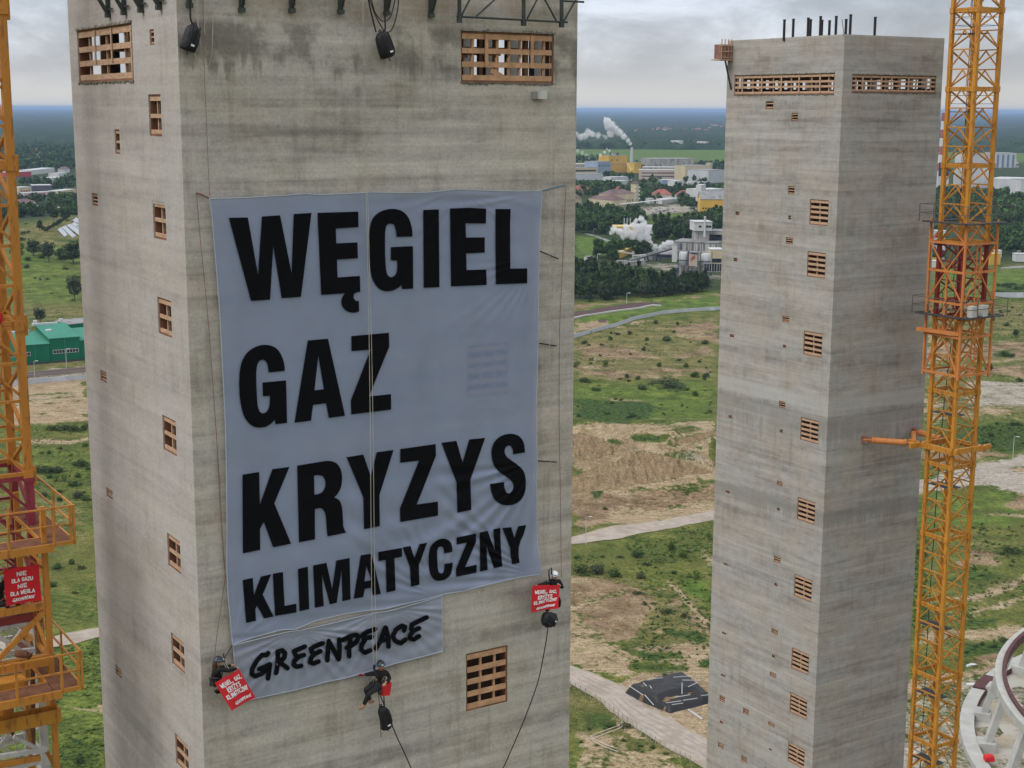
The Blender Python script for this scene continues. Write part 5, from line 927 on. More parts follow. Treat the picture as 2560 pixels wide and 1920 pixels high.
    H = MB(); H.ball(hc+hup*.045, .128, 18, 8, (side, fwd, hup), (.92, 1.08, 1.02), top=True); H.tube([hc+hup*.042+.134*(side*.90*math.cos(a)+fwd*1.06*math.sin(a)) for a in np.linspace(0, 2*math.pi, 25)], .011, 6); hl = H.build('helmet', helmet, root, smooth=True)
    mb = MB(); mb.tube([hc+hup*.075+.134*(side*.89*math.cos(a)+fwd*1.05*math.sin(a)) for a in np.linspace(0, 2*math.pi, 25)], .013, 6); mb.build('headlamp_band', mat('grey blue band', (.10, .16, .24), .6), hl)
    mb = MB(); mb.box(hc+hup*.078+fwd*.148, (.05, .03, .035), (side, fwd, hup)); mb.build('headlamp', mat('lamp lens', (.6, .62, .65), .3), hl)
    for s_ in (-1, 1):
        mb = MB(); mb.tube([hc+hup*.05+side*s_*.115, hc-hup*.02+side*s_*.09+fwd*.03, hc-hup*.105+fwd*.045], .007, 5); mb.build('chin_strap', M_STR, hl)
    if hair:
        mb = MB(); bk = -fwd; mb.tube([hc+hup*.02+bk*.06, hc-hup*.07+bk*.085, hc-hup*.17+bk*.10, hc-hup*.27+bk*.09, hc-hup*.36+bk*.06], [.085, .085, .07, .055, .02], 10); mb.build('hair', hair, root, smooth=True)
    # harness: waist belt, leg loops, chest straps, metal gear
    pv = Q['pelvis']; s2 = unit(Q['lhip']-Q['rhip']); f2 = unit(np.cross(up, s2)); f2 = f2 if f2@NF > 0 else -f2
    mb = MB(); mb.tube([pv+up*.09+s2*.185*math.cos(a)+f2*.155*math.sin(a) for a in np.linspace(0, 2*math.pi, 21)], .024, 6)
    for s_ in ('r', 'l'):
        h_ = Q[s_+'hip']*.7+Q[s_+'kn']*.3; dd = unit(Q[s_+'kn']-Q[s_+'hip']); x = unit(np.cross(dd, EZ)); y = np.cross(dd, x); mb.tube([h_+.125*(x*math.cos(a)+y*math.sin(a)) for a in np.linspace(0, 2*math.pi, 17)], .02, 6)
        mb.tube([pv+up*.09+f2*.15, pv+(Q[s_+'sh']-pv)*.55+f2*.15, Q[s_+'sh']*.85+Q['neck']*.15+f2*.075+up*.06], .016, 6)
    mb.build('harness', M_STR, root)
    for k in range(4):
        c = pv+up*(.06-.02*k)+f2*.18+s2*(-.09+.06*k); mb = MB(); mb.tube([c+.030*(s2*math.cos(a)+up*1.7*math.sin(a)) for a in np.linspace(0, 2*math.pi, 11)], .007, 5); mb.build('carabiner', M_METAL, root)
    return root, Q
m1, Q1 = climber('person in black with dark helmet and long brown hair at the left banner edge', 'P1',
    {'head': (545, 455, .62), 'neck': (520, 565, .52), 'pelvis': (470, 850, .42), 'rsh': (560, 590, .68), 'lsh': (500, 580, .36), 'rel': (740, 640, .75), 'rwr': (930, 590, .50), 'lel': (680, 560, .40), 'lwr': (815, 530, .28), 'rhip': (520, 860, .52), 'lhip': (480, 860, .32), 'rkn': (760, 900, .52), 'lkn': (740, 870, .25), 'ran': (560, 1040, .40), 'lan': (690, 1080, .16), 'rtoe': (500, 1060, .42), 'ltoe': (660, 1130, .2)}, (.93, .42), M_HB, M_HAIR)
m2, Q2 = climber('person in black with red collar seated on a rope below the grey banner', 'P2',
    {'head': (632, 445, .50), 'neck': (640, 520, .40), 'pelvis': (590, 775, .36), 'rsh': (545, 570, .42), 'lsh': (735, 560, .38), 'rel': (430, 592, .34), 'rwr': (335, 597, .22), 'lel': (795, 665, .50), 'lwr': (722, 735, .62), 'rhip': (545, 770, .40), 'lhip': (640, 785, .44), 'rkn': (370, 850, .55), 'lkn': (440, 915, .74), 'ran': (448, 1035, .30), 'lan': (340, 1120, .42), 'rtoe': (500, 1065, .30), 'ltoe': (270, 1180, .48)}, (-.10, 1.), M_HB, None, shoes=M_SHOE)
m3, Q3 = climber('person in black with white helmet behind a red placard', 'P3',
    {'head': (985, 370, .46), 'neck': (985, 440, .38), 'pelvis': (930, 860, .36), 'rsh': (880, 490, .42), 'lsh': (1090, 495, .40), 'rel': (720, 560, .50), 'rwr': (560, 590, .58), 'lel': (1165, 640, .46), 'lwr': (1105, 585, .56), 'rhip': (870, 880, .42), 'lhip': (990, 880, .42), 'rkn': (820, 960, .58), 'lkn': (1080, 900, .58), 'ran': (830, 1110, .36), 'lan': (1085, 1010, .42), 'rtoe': (800, 1150, .42), 'ltoe': (1075, 1050, .50)}, (-.15, 1.), M_HW, None)
mb = MB(); mb.tube([Q2['neck']+EZ*.03+.062*(E1*math.cos(a)+NF*math.sin(a)) for a in np.linspace(0, 2*math.pi, 15)], .026, 7); mb.build('collar', M_BEAN, m2, smooth=True)
mb = MB(); mb.ball(Q2['rwr']-E1*.07, .055, 10, 7, squash=(1.5, .8, .7)); mb.build('glove', mat('red black glove', (.20, .012, .02), .8), m2)
mb = MB(); c = wallp(*Z('P2', (715, 850)), .52); bg = thing('gear_bag', 'open red gear bag hanging at the hip of the middle climber', 'bag', c-EZ*.2, TH)
q = [(-.14, -.16), (.10, -.19), (.17, .17), (.15, .22), (-.15, .14)]; mb.prism([c+E1*x+EZ*y-NF*.08 for x, y in q], NF*.17); mb.build('pouch', M_REDB, bg)
mb = MB(); mb.tube([c+E1*.12+EZ*.20, c+E1*.02+EZ*.36, c-E1*.10+EZ*.14], .012, 5); mb.build('strap', M_STR, bg)
sb = thing('bosun_seat', 'pale wooden seat plank under the middle climber', 'seat', wallp(*Z('P2', (595, 865)), .40), TH); mb = MB(); mb.box(wallp(*Z('P2', (595, 862)), .42), (.50, .24, .03), WAX); mb.build('plank', mat('pale plank', (.5, .42, .3), .8), sb)
mb = MB(); mb.tube([wallp(*Z('P2', p), .58) for p in ((520, 445), (525, 520), (545, 600), (575, 660))], .035, 7); mb.tube([wallp(*Z('P2', (515, 450)), .60), wallp(*Z('P2', (540, 445)), .60)], .045, 8); tag(mb.build('rope_grab', M_RB, None), 'black rope clamp with loose cords on the rope beside the middle climber', 'rope clamp')
for l, pts, m in (('bundle of pale cords at the left climber', ((660, 470), (700, 580), (740, 750)), M_RW), ('black sling above the left climber', ((655, 280), (665, 400), (690, 520)), M_RB), ('second pale cord at the left climber', ((690, 470), (750, 580), (790, 690)), M_RW)): rope(l, 'P1', pts, .016, m, .62)
for l, pts, m in (('black sling left of the white helmet', ((860, 210), (850, 340), (870, 480), (850, 570)), M_RB), ('thick black clamp above the white helmet climber', ((900, 180), (915, 260), (905, 330)), M_RB), ('pale cord left of the white helmet', ((830, 420), (825, 500), (820, 575)), M_RW)): rope(l, 'P3', pts, .02 if m is M_RB else .012, m, .5)
# ---------------------------------------------------------------- tower cranes
def paint_metal(name, base, rust, amt=.30, sc=2.2):
    m = mat(name, base, .55, .0, var=.07, scale=1.2, spec=.4, tint=rust, tint_amt=amt, tint_scale=sc*1.6, stretch=(1.6, 1.6, .35), bump=.15, bscale=14); return m
M_YEL = paint_metal('crane yellow', (.52, .225, .028), (.22, .075, .022), .42); M_YEL2 = paint_metal('crane yellow worn', (.50, .205, .032), (.19, .07, .024), .36, 3.); M_CRI = paint_metal('crane red', (.26, .035, .055), (.14, .03, .03), .35)
M_RED2 = paint_metal('crane dark red', (.19, .022, .020), (.10, .02, .018), .3); M_WHI = paint_metal('crane white', (.50, .50, .49), (.25, .13, .08), .25); M_ORG = paint_metal('strut orange', (.56, .20, .055), (.30, .09, .03), .2); M_DECK = mat('dark deck plate', (.05, .052, .055), .7, var=.2); M_RUSTD = mat('rusty deck', (.17, .075, .04), .85, var=.2, scale=3); M_GREYW = mat('wire grey', (.12, .12, .12), .6, .4)
class Mast:
    """square lattice mast; near corner n0, side s along a (E1) and b (E2); sections of hs metres, four panels each"""
    def __init__(s, root, n0, side, cw): s.r, s.n, s.s, s.cw = root, A3(n0), side, cw
    def c(s, i, z, g=0.): a, b = ((0, 0), (1, 0), (1, 1), (0, 1))[i]; return np.array([s.n[0], s.n[1], 0])+E1*(a*(s.s+2*g)-g)+E2*(b*(s.s+2*g)-g)+EZ*z
    def section(s, z0, z1, m, lam='b', name='mast_section', bw_=.085, mb_=None, ladder=True, deck=False):
        """one section: flanged collar, four chords, faces braced by zigzags (one pair) or lambdas with horizontals (the other)"""
        ax = (E1, E2, EZ); mb = MB(); H = (z1-z0)/4; cw = s.cw
        for i in range(4): mb.bar(s.c(i, z0+.06), s.c((i+1) % 4, z0+.06), .09, .12)
        for i in range(4): mb.box(s.c(i, z0+.05), (cw*1.35, cw*1.35, .20), ax)
        sec = mb.build(name, m, s.r); mb = MB()
        for i in range(4): mb.bar(s.c(i, z1-.08), s.c((i+1) % 4, z1-.08), .09, .12); mb.box(s.c(i, z1-.10), (cw*1.34, cw*1.34, .16), ax)
        mb.build('collar', m, sec)
        for i in range(4): mb = MB(); mb.box(s.c(i, (z0+z1)/2), (cw, cw, z1-z0-.004), ax); mb.build('chord', m, sec)
        for f in range(4):
            i, j = f, (f+1) % 4; L = (f in (1, 3)) == (lam == 'b'); mb = MB()
            for k in range(4):
                za, zb = z0+k*H+.06, z0+(k+1)*H
                if L:
                    if k < 3: mb.bar(s.c(i, zb), s.c(j, zb), bw_*.9)
                    top = (s.c(i, zb-.05)+s.c(j, zb-.05))/2; mb.bar(s.c(i, za), top, bw_*.8); mb.bar(s.c(j, za), top, bw_*.8)
                else: mb.bar(s.c(i if k % 2 else j, za), s.c(j if k % 2 else i, zb-.03), bw_)
            mb.build('bracing', m, sec)
        if ladder:
            mb = MB(); o_ = (s.c(0, 0)+s.c(2, 0))/2; o_ = o_*.4+s.c(2, 0)*.6
            for q in (-.2, .2): mb.bar(o_+E1*(q-.35)+EZ*z0, o_+E1*(q+.15)+E2*.1+EZ*z1, .03)
            for k in range(16): t = k/16; mb.bar(o_+E1*(-.55+.5*t)+E2*.1*t+EZ*(z0+(z1-z0)*t), o_+E1*(-.15+.5*t)+E2*.1*t+EZ*(z0+(z1-z0)*t), .022)
            mb.build('ladder', m if m is not M_CRI else M_YEL2, sec)
        if deck:
            mb = MB(); zd = z1-H*1.2; cc = (s.c(0, zd)+s.c(2, zd))/2; mb.box(cc-E1*s.s*.22, (s.s*.5, s.s*.94, .05), ax); mb.build('rest_platform', M_DECK, sec)
            mb = MB()
            for q in (.5, 1.0):
                for i in range(4): mb.bar(s.c(i, zd+q, -.12), s.c((i+1) % 4, zd+q, -.12), .025)
            mb.build('guard_rail', M_GREYW, sec)
        return sec
# right crane, tied to the far tower ---------------------------------------------------------
b1 = on_plane(2158.5, 1099, RT.c, -E2); b2 = on_plane(2284, 1078.6, RT.c, -E2); ztie = b1[2]
nr = at_z(2381, 1131, ztie-.1); rc = thing('tower_crane', 'orange-yellow tower crane tied to the far tower', 'tower crane', (nr[0], nr[1], 0), TH)
RM = Mast(rc, nr, 2.02, .23)
zpx = lambda x, y: on_plane(x, y, np.array([nr[0], nr[1], 0]), unit([nr[0]*.0, -1, 0]))[2]
fl = [zpx(*p) for p in (Z('Q1', (597, 85)), Z('Q1', (547, 875)), Z('Q1', (512, 1640)), Z('Q5', (685, 365)), Z('Q5', (625, 1280)), Z('Q6', (500, 650)), Z('Q6', (435, 1420)))]
hs = 4.92
zz = fl[0]+hs; k = 0; zs_ = []
while zz > 2: zs_.append(zz); zz -= hs
# section joints read off the photograph where it shows them
za = [fl[0]+hs, fl[0], fl[1], fl[2]]; mid = np.linspace(fl[2], fl[3], 6)[1:-1]; za += list(mid)+[fl[3], fl[4], fl[5], fl[6]]; step = fl[5]-fl[6]
while za[-1] > step: za.append(za[-1]-step)
za.append(0.)
cage = [zpx(*p) for p in ((2418, 561), (2415, 610), (2411, 681), (2406, 760), (2402, 843), (2397, 938))]
for k in range(len(za)-1):
    zm = (za[k]+za[k+1])/2; red = cage[1]-2.2 > zm > cage[3]-1.2
    if za[k] > 62: RM.section(za[k+1], za[k], M_RED2 if red else M_YEL, 'b', deck=k in (1, 2, 9, 10, 11, 6, 7))
mb = MB()
for i in range(4): mb.box(RM.c(i, min(z for z in za if z > 62)/2), (.23, .23, min(z for z in za if z > 62)), (E1, E2, EZ))
mb.build('mast_base', M_YEL, rc)
cg = .42
mb = MB()
for i in range(4): mb.bar(RM.c(i, cage[5], cg), RM.c((i+1) % 4, cage[5], cg), .10, .14)
cgo = mb.build('climbing_cage', M_ORG, rc)
for z in cage[1:5]:
    mb = MB(); [mb.bar(RM.c(i, z, cg), RM.c((i+1) % 4, z, cg), .10, .14) for i in range(4)]; mb.build('ring', M_ORG, cgo)
for i in range(4): mb = MB(); mb.box(RM.c(i, (cage[0]+cage[5])/2, cg), (.13, .13, cage[0]-cage[5]+.5), (E1, E2, EZ)); mb.build('post', M_ORG, cgo)
for f in range(4):
    mb = MB(); i, j = f, (f+1) % 4
    for k in range(5):
        z1_, z0_ = cage[k], cage[k+1]; md = (RM.c(i, 0, cg)+RM.c(j, 0, cg))/2
        a_, b_ = (z1_, z0_) if k % 2 else (z0_, z1_); mb.bar(RM.c(i, a_, cg), md+EZ*b_, .075); mb.bar(RM.c(j, a_, cg), md+EZ*b_, .075)
    mb.build('bracing', M_ORG, cgo)
for i in (0, 1):
    mb = MB(); p = RM.c(0, 0, cg)*(.62-.12*i)+RM.c(1, 0, cg)*(.38+.12*i); mb.bar(p+EZ*cage[1], p+EZ*cage[5], .06); mb.build('guide_bar', M_ORG, cgo)
mb = MB(); mb.tube([RM.c(3, cage[3]-.2)*.55+RM.c(0, cage[3]-.2)*.45-E1*.2, RM.c(3, cage[4]+.3)*.55+RM.c(0, cage[4]+.3)*.45-E1*.2], .16, 10); mb.tube([RM.c(3, cage[2])*.55+RM.c(0, cage[2])*.45-E1*.2, RM.c(3, cage[4])*.55+RM.c(0, cage[4])*.45-E1*.2], .08, 8); mb.build('hydraulic_ram', M_ORG, cgo)
mb = MB(); mb.bar(RM.c(3, cage[4]+.25, .75), RM.c(0, cage[4]+.25, .35), .35, .22); mb.build('climbing_beam', M_ORG, cgo)
for zd, go in ((cage[0]+.05, .95), (zpx(2407, 792), 1.05)):
    mb = MB()
    for i in range(4): mb.bar(RM.c(i, zd, go-.27), RM.c((i+1) % 4, zd, go-.27), .55, .07)
    pf = mb.build('platform', M_DECK, rc); mb = MB()
    for q in (.55, 1.1):
        for i in range(4): mb.bar(RM.c(i, zd+q, go), RM.c((i+1) % 4, zd+q, go), .035)
    for i in range(4):
        for t in (0, .33, .67): p = RM.c(i, zd, go)*(1-t)+RM.c((i+1) % 4, zd, go)*t; mb.bar(p, p+EZ*1.12, .035)
    mb.build('guard_rail', M_GREYW, pf)
for dx in (.9, 1.9): mb = MB(); mb.box(RM.c(0, zpx(2407, 792)+.4, .75)+E1*dx, (.45, .4, .7), (E1, E2, EZ)); mb.build('control_cabinet', mat('pale box paint', (.5, .5, .48)), rc)
# anchoring collar and props to the wall
mb = MB(); g_ = .34
for i, (e0, e1_) in enumerate(((.3, .8), (.3, .3), (.3, 1.0), (1.0, .3))):
    p, q = RM.c(i, ztie, g_), RM.c((i+1) % 4, ztie, g_); d = unit(q-p); mb.bar(p-d*e0, q+d*e1_, .18, .34)
col_ = mb.build('anchor_collar', M_YEL, rc)
lc = RM.c(3, ztie, g_)+E2*.5-E1*.1; rcn = RM.c(2, ztie, g_)
def prop(a, b, r):
    mb = MB(); d = unit(b-a); L = np.linalg.norm(b-a); mb.tube([a+d*.55, a+d*.7, a+d*.72, b-d*.62, b-d*.6, b-d*.45], [r, r*1.28, r, r, r*1.28, r], 12); mb.tube([a, a+d*.6], r*.38, 8); mb.tube([b-d*.5, b], r*.38, 8)
    o = mb.build('anchor_prop', M_ORG, rc, smooth=False); mb = MB(); mb.box(a+d*.12, (.10, .34, .44), (E1, d, EZ)); mb.box(a+d*.02, (.5, .06, .5), (E1, E2, EZ)); mb.build('wall_bracket', mat('bracket pink steel', (.33, .16, .12), .6), o); return o
prop(b1, lc+E2*.0, .20); prop(b2, lc, .15); prop(b2+EZ*.05, rcn-E1*.4, .19)
mb = MB(); P_ = [(2433, -30), (2431, 0), (2419, 210), (2407, 417), (2396, 560), (2384, 700)]; P_ = [at_depth(x, y, 95.4) for x, y in P_]; mb.tube(P_, .028, 6)
P_ = [at_depth(x, y, 96.5+(y-850)*.008) for x, y in ((2378, 858), (2361, 1000), (2348, 1150), (2337, 1300), (2322, 1530), (2312, 1720), (2300, 1925), (2290, 2060))]; mb.tube(P_, .03, 6); mb.build('power_cable', M_RB, rc)

# left crane, close by, cut by the picture edge ----------------------------------------------------
PL = at_depth(187, 1352, 44.); Pz = PL[2]
lcr = thing('tower_crane', 'near rusty yellow tower crane with red and white sections at the left picture edge', 'tower crane', (PL[0]-2, PL[1]+2, 0), TH)
def Lp(a, b, z=0.): return PL+E1*a+E2*b+EZ*z          # metres along the platform edges from its near right corner
nrc = at_depth(60, 1000, 44.9)                          # near right chord of the mast
LM = Mast(lcr, np.array([nrc[0], nrc[1], 0])-E1*2.05, 2.05, .24)
zl = lambda x, y: on_plane(x, y, np.array([nrc[0], nrc[1], 0]), np.array([0, -1., 0]))[2]
f0, f1, f2, f3 = zl(8, 20), zl(31, 412), zl(50, 812), zl(70, 1188); hsl = (f0-f3)/3
zsec = [f0+hsl, f0, f1, f2, f3, f3-hsl, f3-2*hsl, f3-3*hsl, f3-4*hsl]
for k in range(8): LM.section(zsec[k+1], zsec[k], M_YEL2 if k < 4 else (M_CRI if k == 4 else M_WHI if k < 7 else M_YEL2), 'a', bw_=.10)
mb = MB()
for i in range(4): mb.box(LM.c(i, zsec[-1]/2), (.24, .24, zsec[-1]-.01), (E1, E2, EZ))
mb.build('mast_base', M_YEL2, lcr)
for k, z in enumerate((f0, f1, f2, f3)):
    mb = MB(); mb.box(LM.c(1, z)+E1*.17+EZ*-.02, (.10, .20, .62), (E1, E2, EZ)); mb.box(LM.c(2, z)+E1*.17, (.10, .20, .62), (E1, E2, EZ)); mb.build('joint_plate', M_YEL2, lcr)
cpost = on_plane(118, 1500, PL+E2*.75, -E2); ca = (cpost-PL)@E1
mb = MB(); ztop = on_plane(106, 1290, PL+E2*.75, -E2)[2]
mb.box(Lp(ca, .75, (ztop+82-2*Pz)/2), (.17, .17, ztop-82), (E1, E2, EZ)); cgl = mb.build('climbing_cage', M_YEL2, lcr)
for a_, b_ in ((ca-3.1, .75), (ca, 4.0), (ca-3.1, 4.0)): mb = MB(); mb.box(Lp(a_, b_, (ztop+82-2*Pz)/2), (.17, .17, ztop-82), (E1, E2, EZ)); mb.build('post', M_YEL2, cgl)
zc = [on_plane(118, y, PL+E2*.75, -E2)[2]-Pz for y in (1415, 1512, 1648, 1742)]
mb = MB()
mb.bar(Lp(ca, .75, zc[0]), Lp(ca-3.1, .75, zc[0]), .07, .07); mb.bar(Lp(ca, .75, zc[1]), Lp(ca-3.1, .75, zc[1]), .16, .22); mb.bar(Lp(ca, .75, zc[2]), Lp(ca-3.1, .75, zc[2]), .22, .34)
mb.bar(Lp(ca, .75, zc[1]-.1), Lp(ca-1.75, .75, zc[2]+.1), .12, .15); mb.bar(Lp(ca, .78, zc[0]-.1), Lp(ca-1.2, .75, zc[0]+.9), .06)
mb.bar(Lp(ca, 4, zc[0]), Lp(ca, .75, zc[0]), .07); mb.bar(Lp(ca, 4, zc[1]), Lp(ca, .75, zc[1]), .10); mb.bar(Lp(ca, 4, zc[2]), Lp(ca, .75, zc[2]), .12); mb.bar(Lp(ca, 4, zc[1]), Lp(ca, .75, zc[2]), .09); mb.bar(Lp(ca, 4, zc[2]), Lp(ca, .75, zc[3]-1), .09); mb.bar(Lp(ca, .75, zc[1]+.5), Lp(ca, 2.6, zc[0]+.6), .05)
mb.bar(Lp(ca, 4.0, zc[3]-2.6), Lp(ca-.9, .75, zc[3]-.6), .12); mb.build('cage_beam', M_YEL2, cgl)
for nm_, z0 in (('upper', 0.), ('lower', None)):
    if z0 is None: q = at_depth(206.6, 1715.5, 44.); d0 = q-PL; oa, ob, oz = d0@E1, d0@E2, d0[2]
    else: oa, ob, oz = 0, 0, 0
    R_ = lambda a, b, z=0.: Lp(oa+a, ob+b, oz+z); D_ = 4.65
    mb = MB(); mb.box(R_(-.42, D_/2), (.80, D_, .05), (E1, E2, EZ)); mb.box(R_(-2.4, .40, -.002), (3.1, .78, .05), (E1, E2, EZ)); pf = mb.build('platform', M_RUSTD, lcr)
    mb = MB(); mb.bar(R_(-.62, -.02, -.10), R_(-4.4, -.02, -.10), .09, .24); mb.bar(R_(-.62, .82, -.10), R_(-4.4, .82, -.10), .09, .24); mb.bar(R_(0, 0, -.02), R_(-.62, 0, -.02), .07, .12); mb.bar(R_(0, 0, -.04), R_(0, D_, -.04), .06, .14); mb.bar(R_(-.84, .84, -.04), R_(-.84, D_, -.04), .06, .12); mb.bar(R_(-.66, -.02, -.1), R_(-.66, .82, -.1), .08, .22); mb.build('edge_beam', M_YEL2, pf)
    for zr in (.55, 1.09):
        mb = MB(); mb.bar(R_(0, 0, zr), R_(-4.4, 0, zr-.0), .05); mb.build('rail', M_YEL2, pf); mb = MB(); mb.bar(R_(0, 0, zr), R_(0, D_, zr), .05); mb.build('rail', M_YEL2, pf)
    for a_, b_ in ((0, 0), (-.10, 0.02), (-.60, 0), (0, 2.2), (0, D_), (-1.9, 0)):
        mb = MB(); mb.bar(R_(a_, b_, -.08), R_(a_, b_, 1.12), .07 if b_ < 1 else .055); mb.build('rail_post', M_YEL2, pf)
mb = MB(); mb.box(Lp(ca-.15, .75, 1.2)*0+on_plane(*Z('S3', (238, 230)), PL+E2*.2, -E2)+EZ*-.55, (.14, .14, 1.5), (E1, E2, EZ)); mb.build('stub_post', M_YEL2, lcr)
p = on_plane(*Z('S4', (575, 1160)), PL+E2*.3, -E2); mb = MB()      # the big U-shaped yellow lifting beam
for off in (0, .42): mb.box(p-E1*2.4+E2*off, (4.8, .05, .42), (E1, E2, EZ))
mb.box(p-E1*2.4+E2*.21-EZ*.19, (4.78, .40, .04), (E1, E2, EZ)); mb.box(p-E1*.03+E2*.21, (.05, .38, .40), (E1, E2, EZ)); mb.build('lifting_beam', M_YEL, lcr)
p = on_plane(*Z('S4', (240, 900)), PL+E2*.1, -E2); mb = MB(); mb.box(p-E1*1.0+E2*.3, (2.0, .6, .42), (E1, E2, EZ)); mb.box(p-E1*1.0+E2*.3+EZ*.24, (2.1, .72, .05), (E1, E2, EZ)); mb.build('winch_box', M_YEL, lcr)
p = on_plane(*Z('S4', (205, 570)), PL+E2*.5, -E2); mb = MB(); mb.tube([p-E1*.2, p+E1*.12-E2*.1-EZ*.05], [.10, .13], 10); mb.tube([p+E1*.1-EZ*.03, p+E1*.2-E2*.15-EZ*.12], [.07, .11], 10); mb.build('floodlight', M_RUSTD, lcr)
p = on_plane(*Z('S4', (55, 1120)), PL+E2*.9, -E2); mb = MB(); mb.tube([p+EZ*.7, p+EZ*.2, p-EZ*.35, p-EZ*.5], [.22, .25, .22, .08], 12); mb.build('hydraulic_ram', M_YEL2, lcr)
mb = MB()
for k in range(4): x = k*.16; p = on_plane(*Z('S4', (330+28*k, 420)), PL+E2*2.2, -E2); mb.bar(p+EZ*1.2, p-EZ*1.4, .035)
for k in range(9): p = on_plane(*Z('S4', (330, 300+30*k)), PL+E2*2.2, -E2); mb.bar(p, p+E1*.3, .022)
mb.build('ladder', M_YEL2, lcr)
for (x0, y0, x1, y1, bb, w_, m_) in ((-60, 285, 310, 215, .9, .20, M_RED2), (-60, 590, 330, 545, 1.3, .14, M_WHI), (305, 640, 312, 1500, 1.9, .13, M_RUSTD), (505, 650, 515, 1120, 2.6, .10, M_YEL2), (-40, 400, 200, 560, 1.2, .13, M_WHI), (210, 360, 60, 560, 2.0, .12, M_WHI), (-60, 690, 250, 640, .8, .10, M_RUSTD), (250, 560, 250, 1180, 1.7, .09, M_YEL2), (-60, 1560, 440, 1480, .9, .13, M_WHI), (130, 1360, 400, 1500, 1.0, .11, M_WHI), (440, 1500, 520, 1659, 1.1, .11, M_YEL2), (-60, 1640, 380, 1560, .8, .16, M_YEL2), (60, 1180, 130, 1360, 1.5, .10, M_RUSTD)):
    mb = MB(); mb.bar(on_plane(*Z('S4', (x0, y0)), PL+E2*bb, -E2), on_plane(*Z('S4', (x1, y1)), PL+E2*bb, -E2), w_); mb.build('cross_beam', m_, lcr)
def Pc(x, y, b=.55): return on_plane(x, y, PL+E2*b, -E2)
placard('red_placard', 'red placard hung on the near crane, reading NIE DLA GAZU NIE DLA WĘGLA', Z('P4', (80, 405), (895, 285), (955, 1105), (135, 1250)), (.52, .52, .56, .60), [('NIE', .37, .63, .13, .10, .0), ('DLA GAZU', .21, .79, .295, .095, 0), ('NIE', .37, .63, .47, .10, 0), ('DLA WĘGLA', .16, .82, .645, .095, 0)], (.20, .82, .81, .93, 0), tex=lambda x, y, wd: Pc(x, y, wd))
# the person perched in the crane behind that placard: only dark clothing and a pale cap show round its edges
root = thing('person', 'person in black crouching on the crane behind the red placard', 'person', Pc(20, 1545, 1.1), TH)
Pj = lambda x, y, b: Pc(*Z('P4', (x, y)), b)
J = {'pelvis': (Pj(20, 1180, 1.15), (.15, .12)), 'waist': (Pj(-40, 1000, 1.1), (.14, .11)), 'chest': (Pj(-60, 800, 1.0), (.16, .12)), 'neck': (Pj(-60, 690, .95), .06), 'head': (Pj(-40, 620, .92), .09), 'crown': (Pj(-40, 560, .92), .08)}; E_ = [('pelvis', 'waist'), ('waist', 'chest'), ('chest', 'neck'), ('neck', 'head'), ('head', 'crown')]
JJ = {k: (v[0], tuple(x*1.15 for x in v[1])) for k, v in J.items() if k in ('pelvis', 'waist', 'chest')}; je = [('pelvis', 'waist'), ('waist', 'chest')]
for s_, sh, el, wr in (('l', (60, 760, .85), (160, 560, .8), (110, 420, .62)), ('r', (-180, 760, .95), (-240, 600, .8), (-100, 470, .62))):
    e_ = limb(J, E_, s_+'a', [Pj(*sh), (Pj(*sh)+Pj(*el))/2, Pj(*el), Pj(*wr)], [.06, .05, .042, .028], 'chest'); hand(J, E_, e_, s_, Pj(*wr), Pj(*wr)-Pj(*el), NF); limb(JJ, je, s_+'a', [Pj(*sh), (Pj(*sh)+Pj(*el))/2, Pj(*el), Pj(*wr)], [.08, .068, .06, .045], 'chest')
for s_, hp, kn, an in (('l', (80, 1190, 1.1), (420, 1110, .85), (400, 1330, 1.0)), ('r', (-40, 1200, 1.1), (180, 1190, .75), (160, 1370, .85))):
    e_ = limb(J, E_, s_+'l', [Pj(*hp), (Pj(*hp)+Pj(*kn))/2, Pj(*kn), Pj(*an), Pj(an[0]+70, an[1]+20, an[2]-.1)], [.09, .08, .06, .04, .035], 'pelvis'); limb(JJ, je, s_+'l', [Pj(*hp), (Pj(*hp)+Pj(*kn))/2, Pj(*kn), Pj(*an)], [.115, .10, .08, .065], 'pelvis')
    mb = MB(); mb.tube([Pj(an[0]-20, an[1]+20, an[2]), Pj(an[0]+90, an[1]+25, an[2]-.12)], [.06, .045], 9); mb.build('shoe', M_BLK, root, smooth=True)
skin_mesh('body', J, E_, 'pelvis', M_SKIN, root); skin_mesh('overalls', JJ, je, 'pelvis', M_BLK, root)
mb = MB(); mb.ball(Pj(-5, 640, .86), .13, 14, 7, squash=(1, 1.05, .9), top=True); mb.build('helmet', mat('pale green helmet', (.42, .47, .42), .4), root, smooth=True)
p = Pc(3, 795, 1.4); mb = MB(); mb.ball(p-E1*.12, .17, 10, 7, squash=(1, .6, 1.3)); mb.bar(p-E1*.12+EZ*.2, p-E1*.12+EZ*.5, .03); tag(mb.build('cloth_bundle', M_REDB, None), 'small red bundle tied inside the near crane mast', 'bundle')
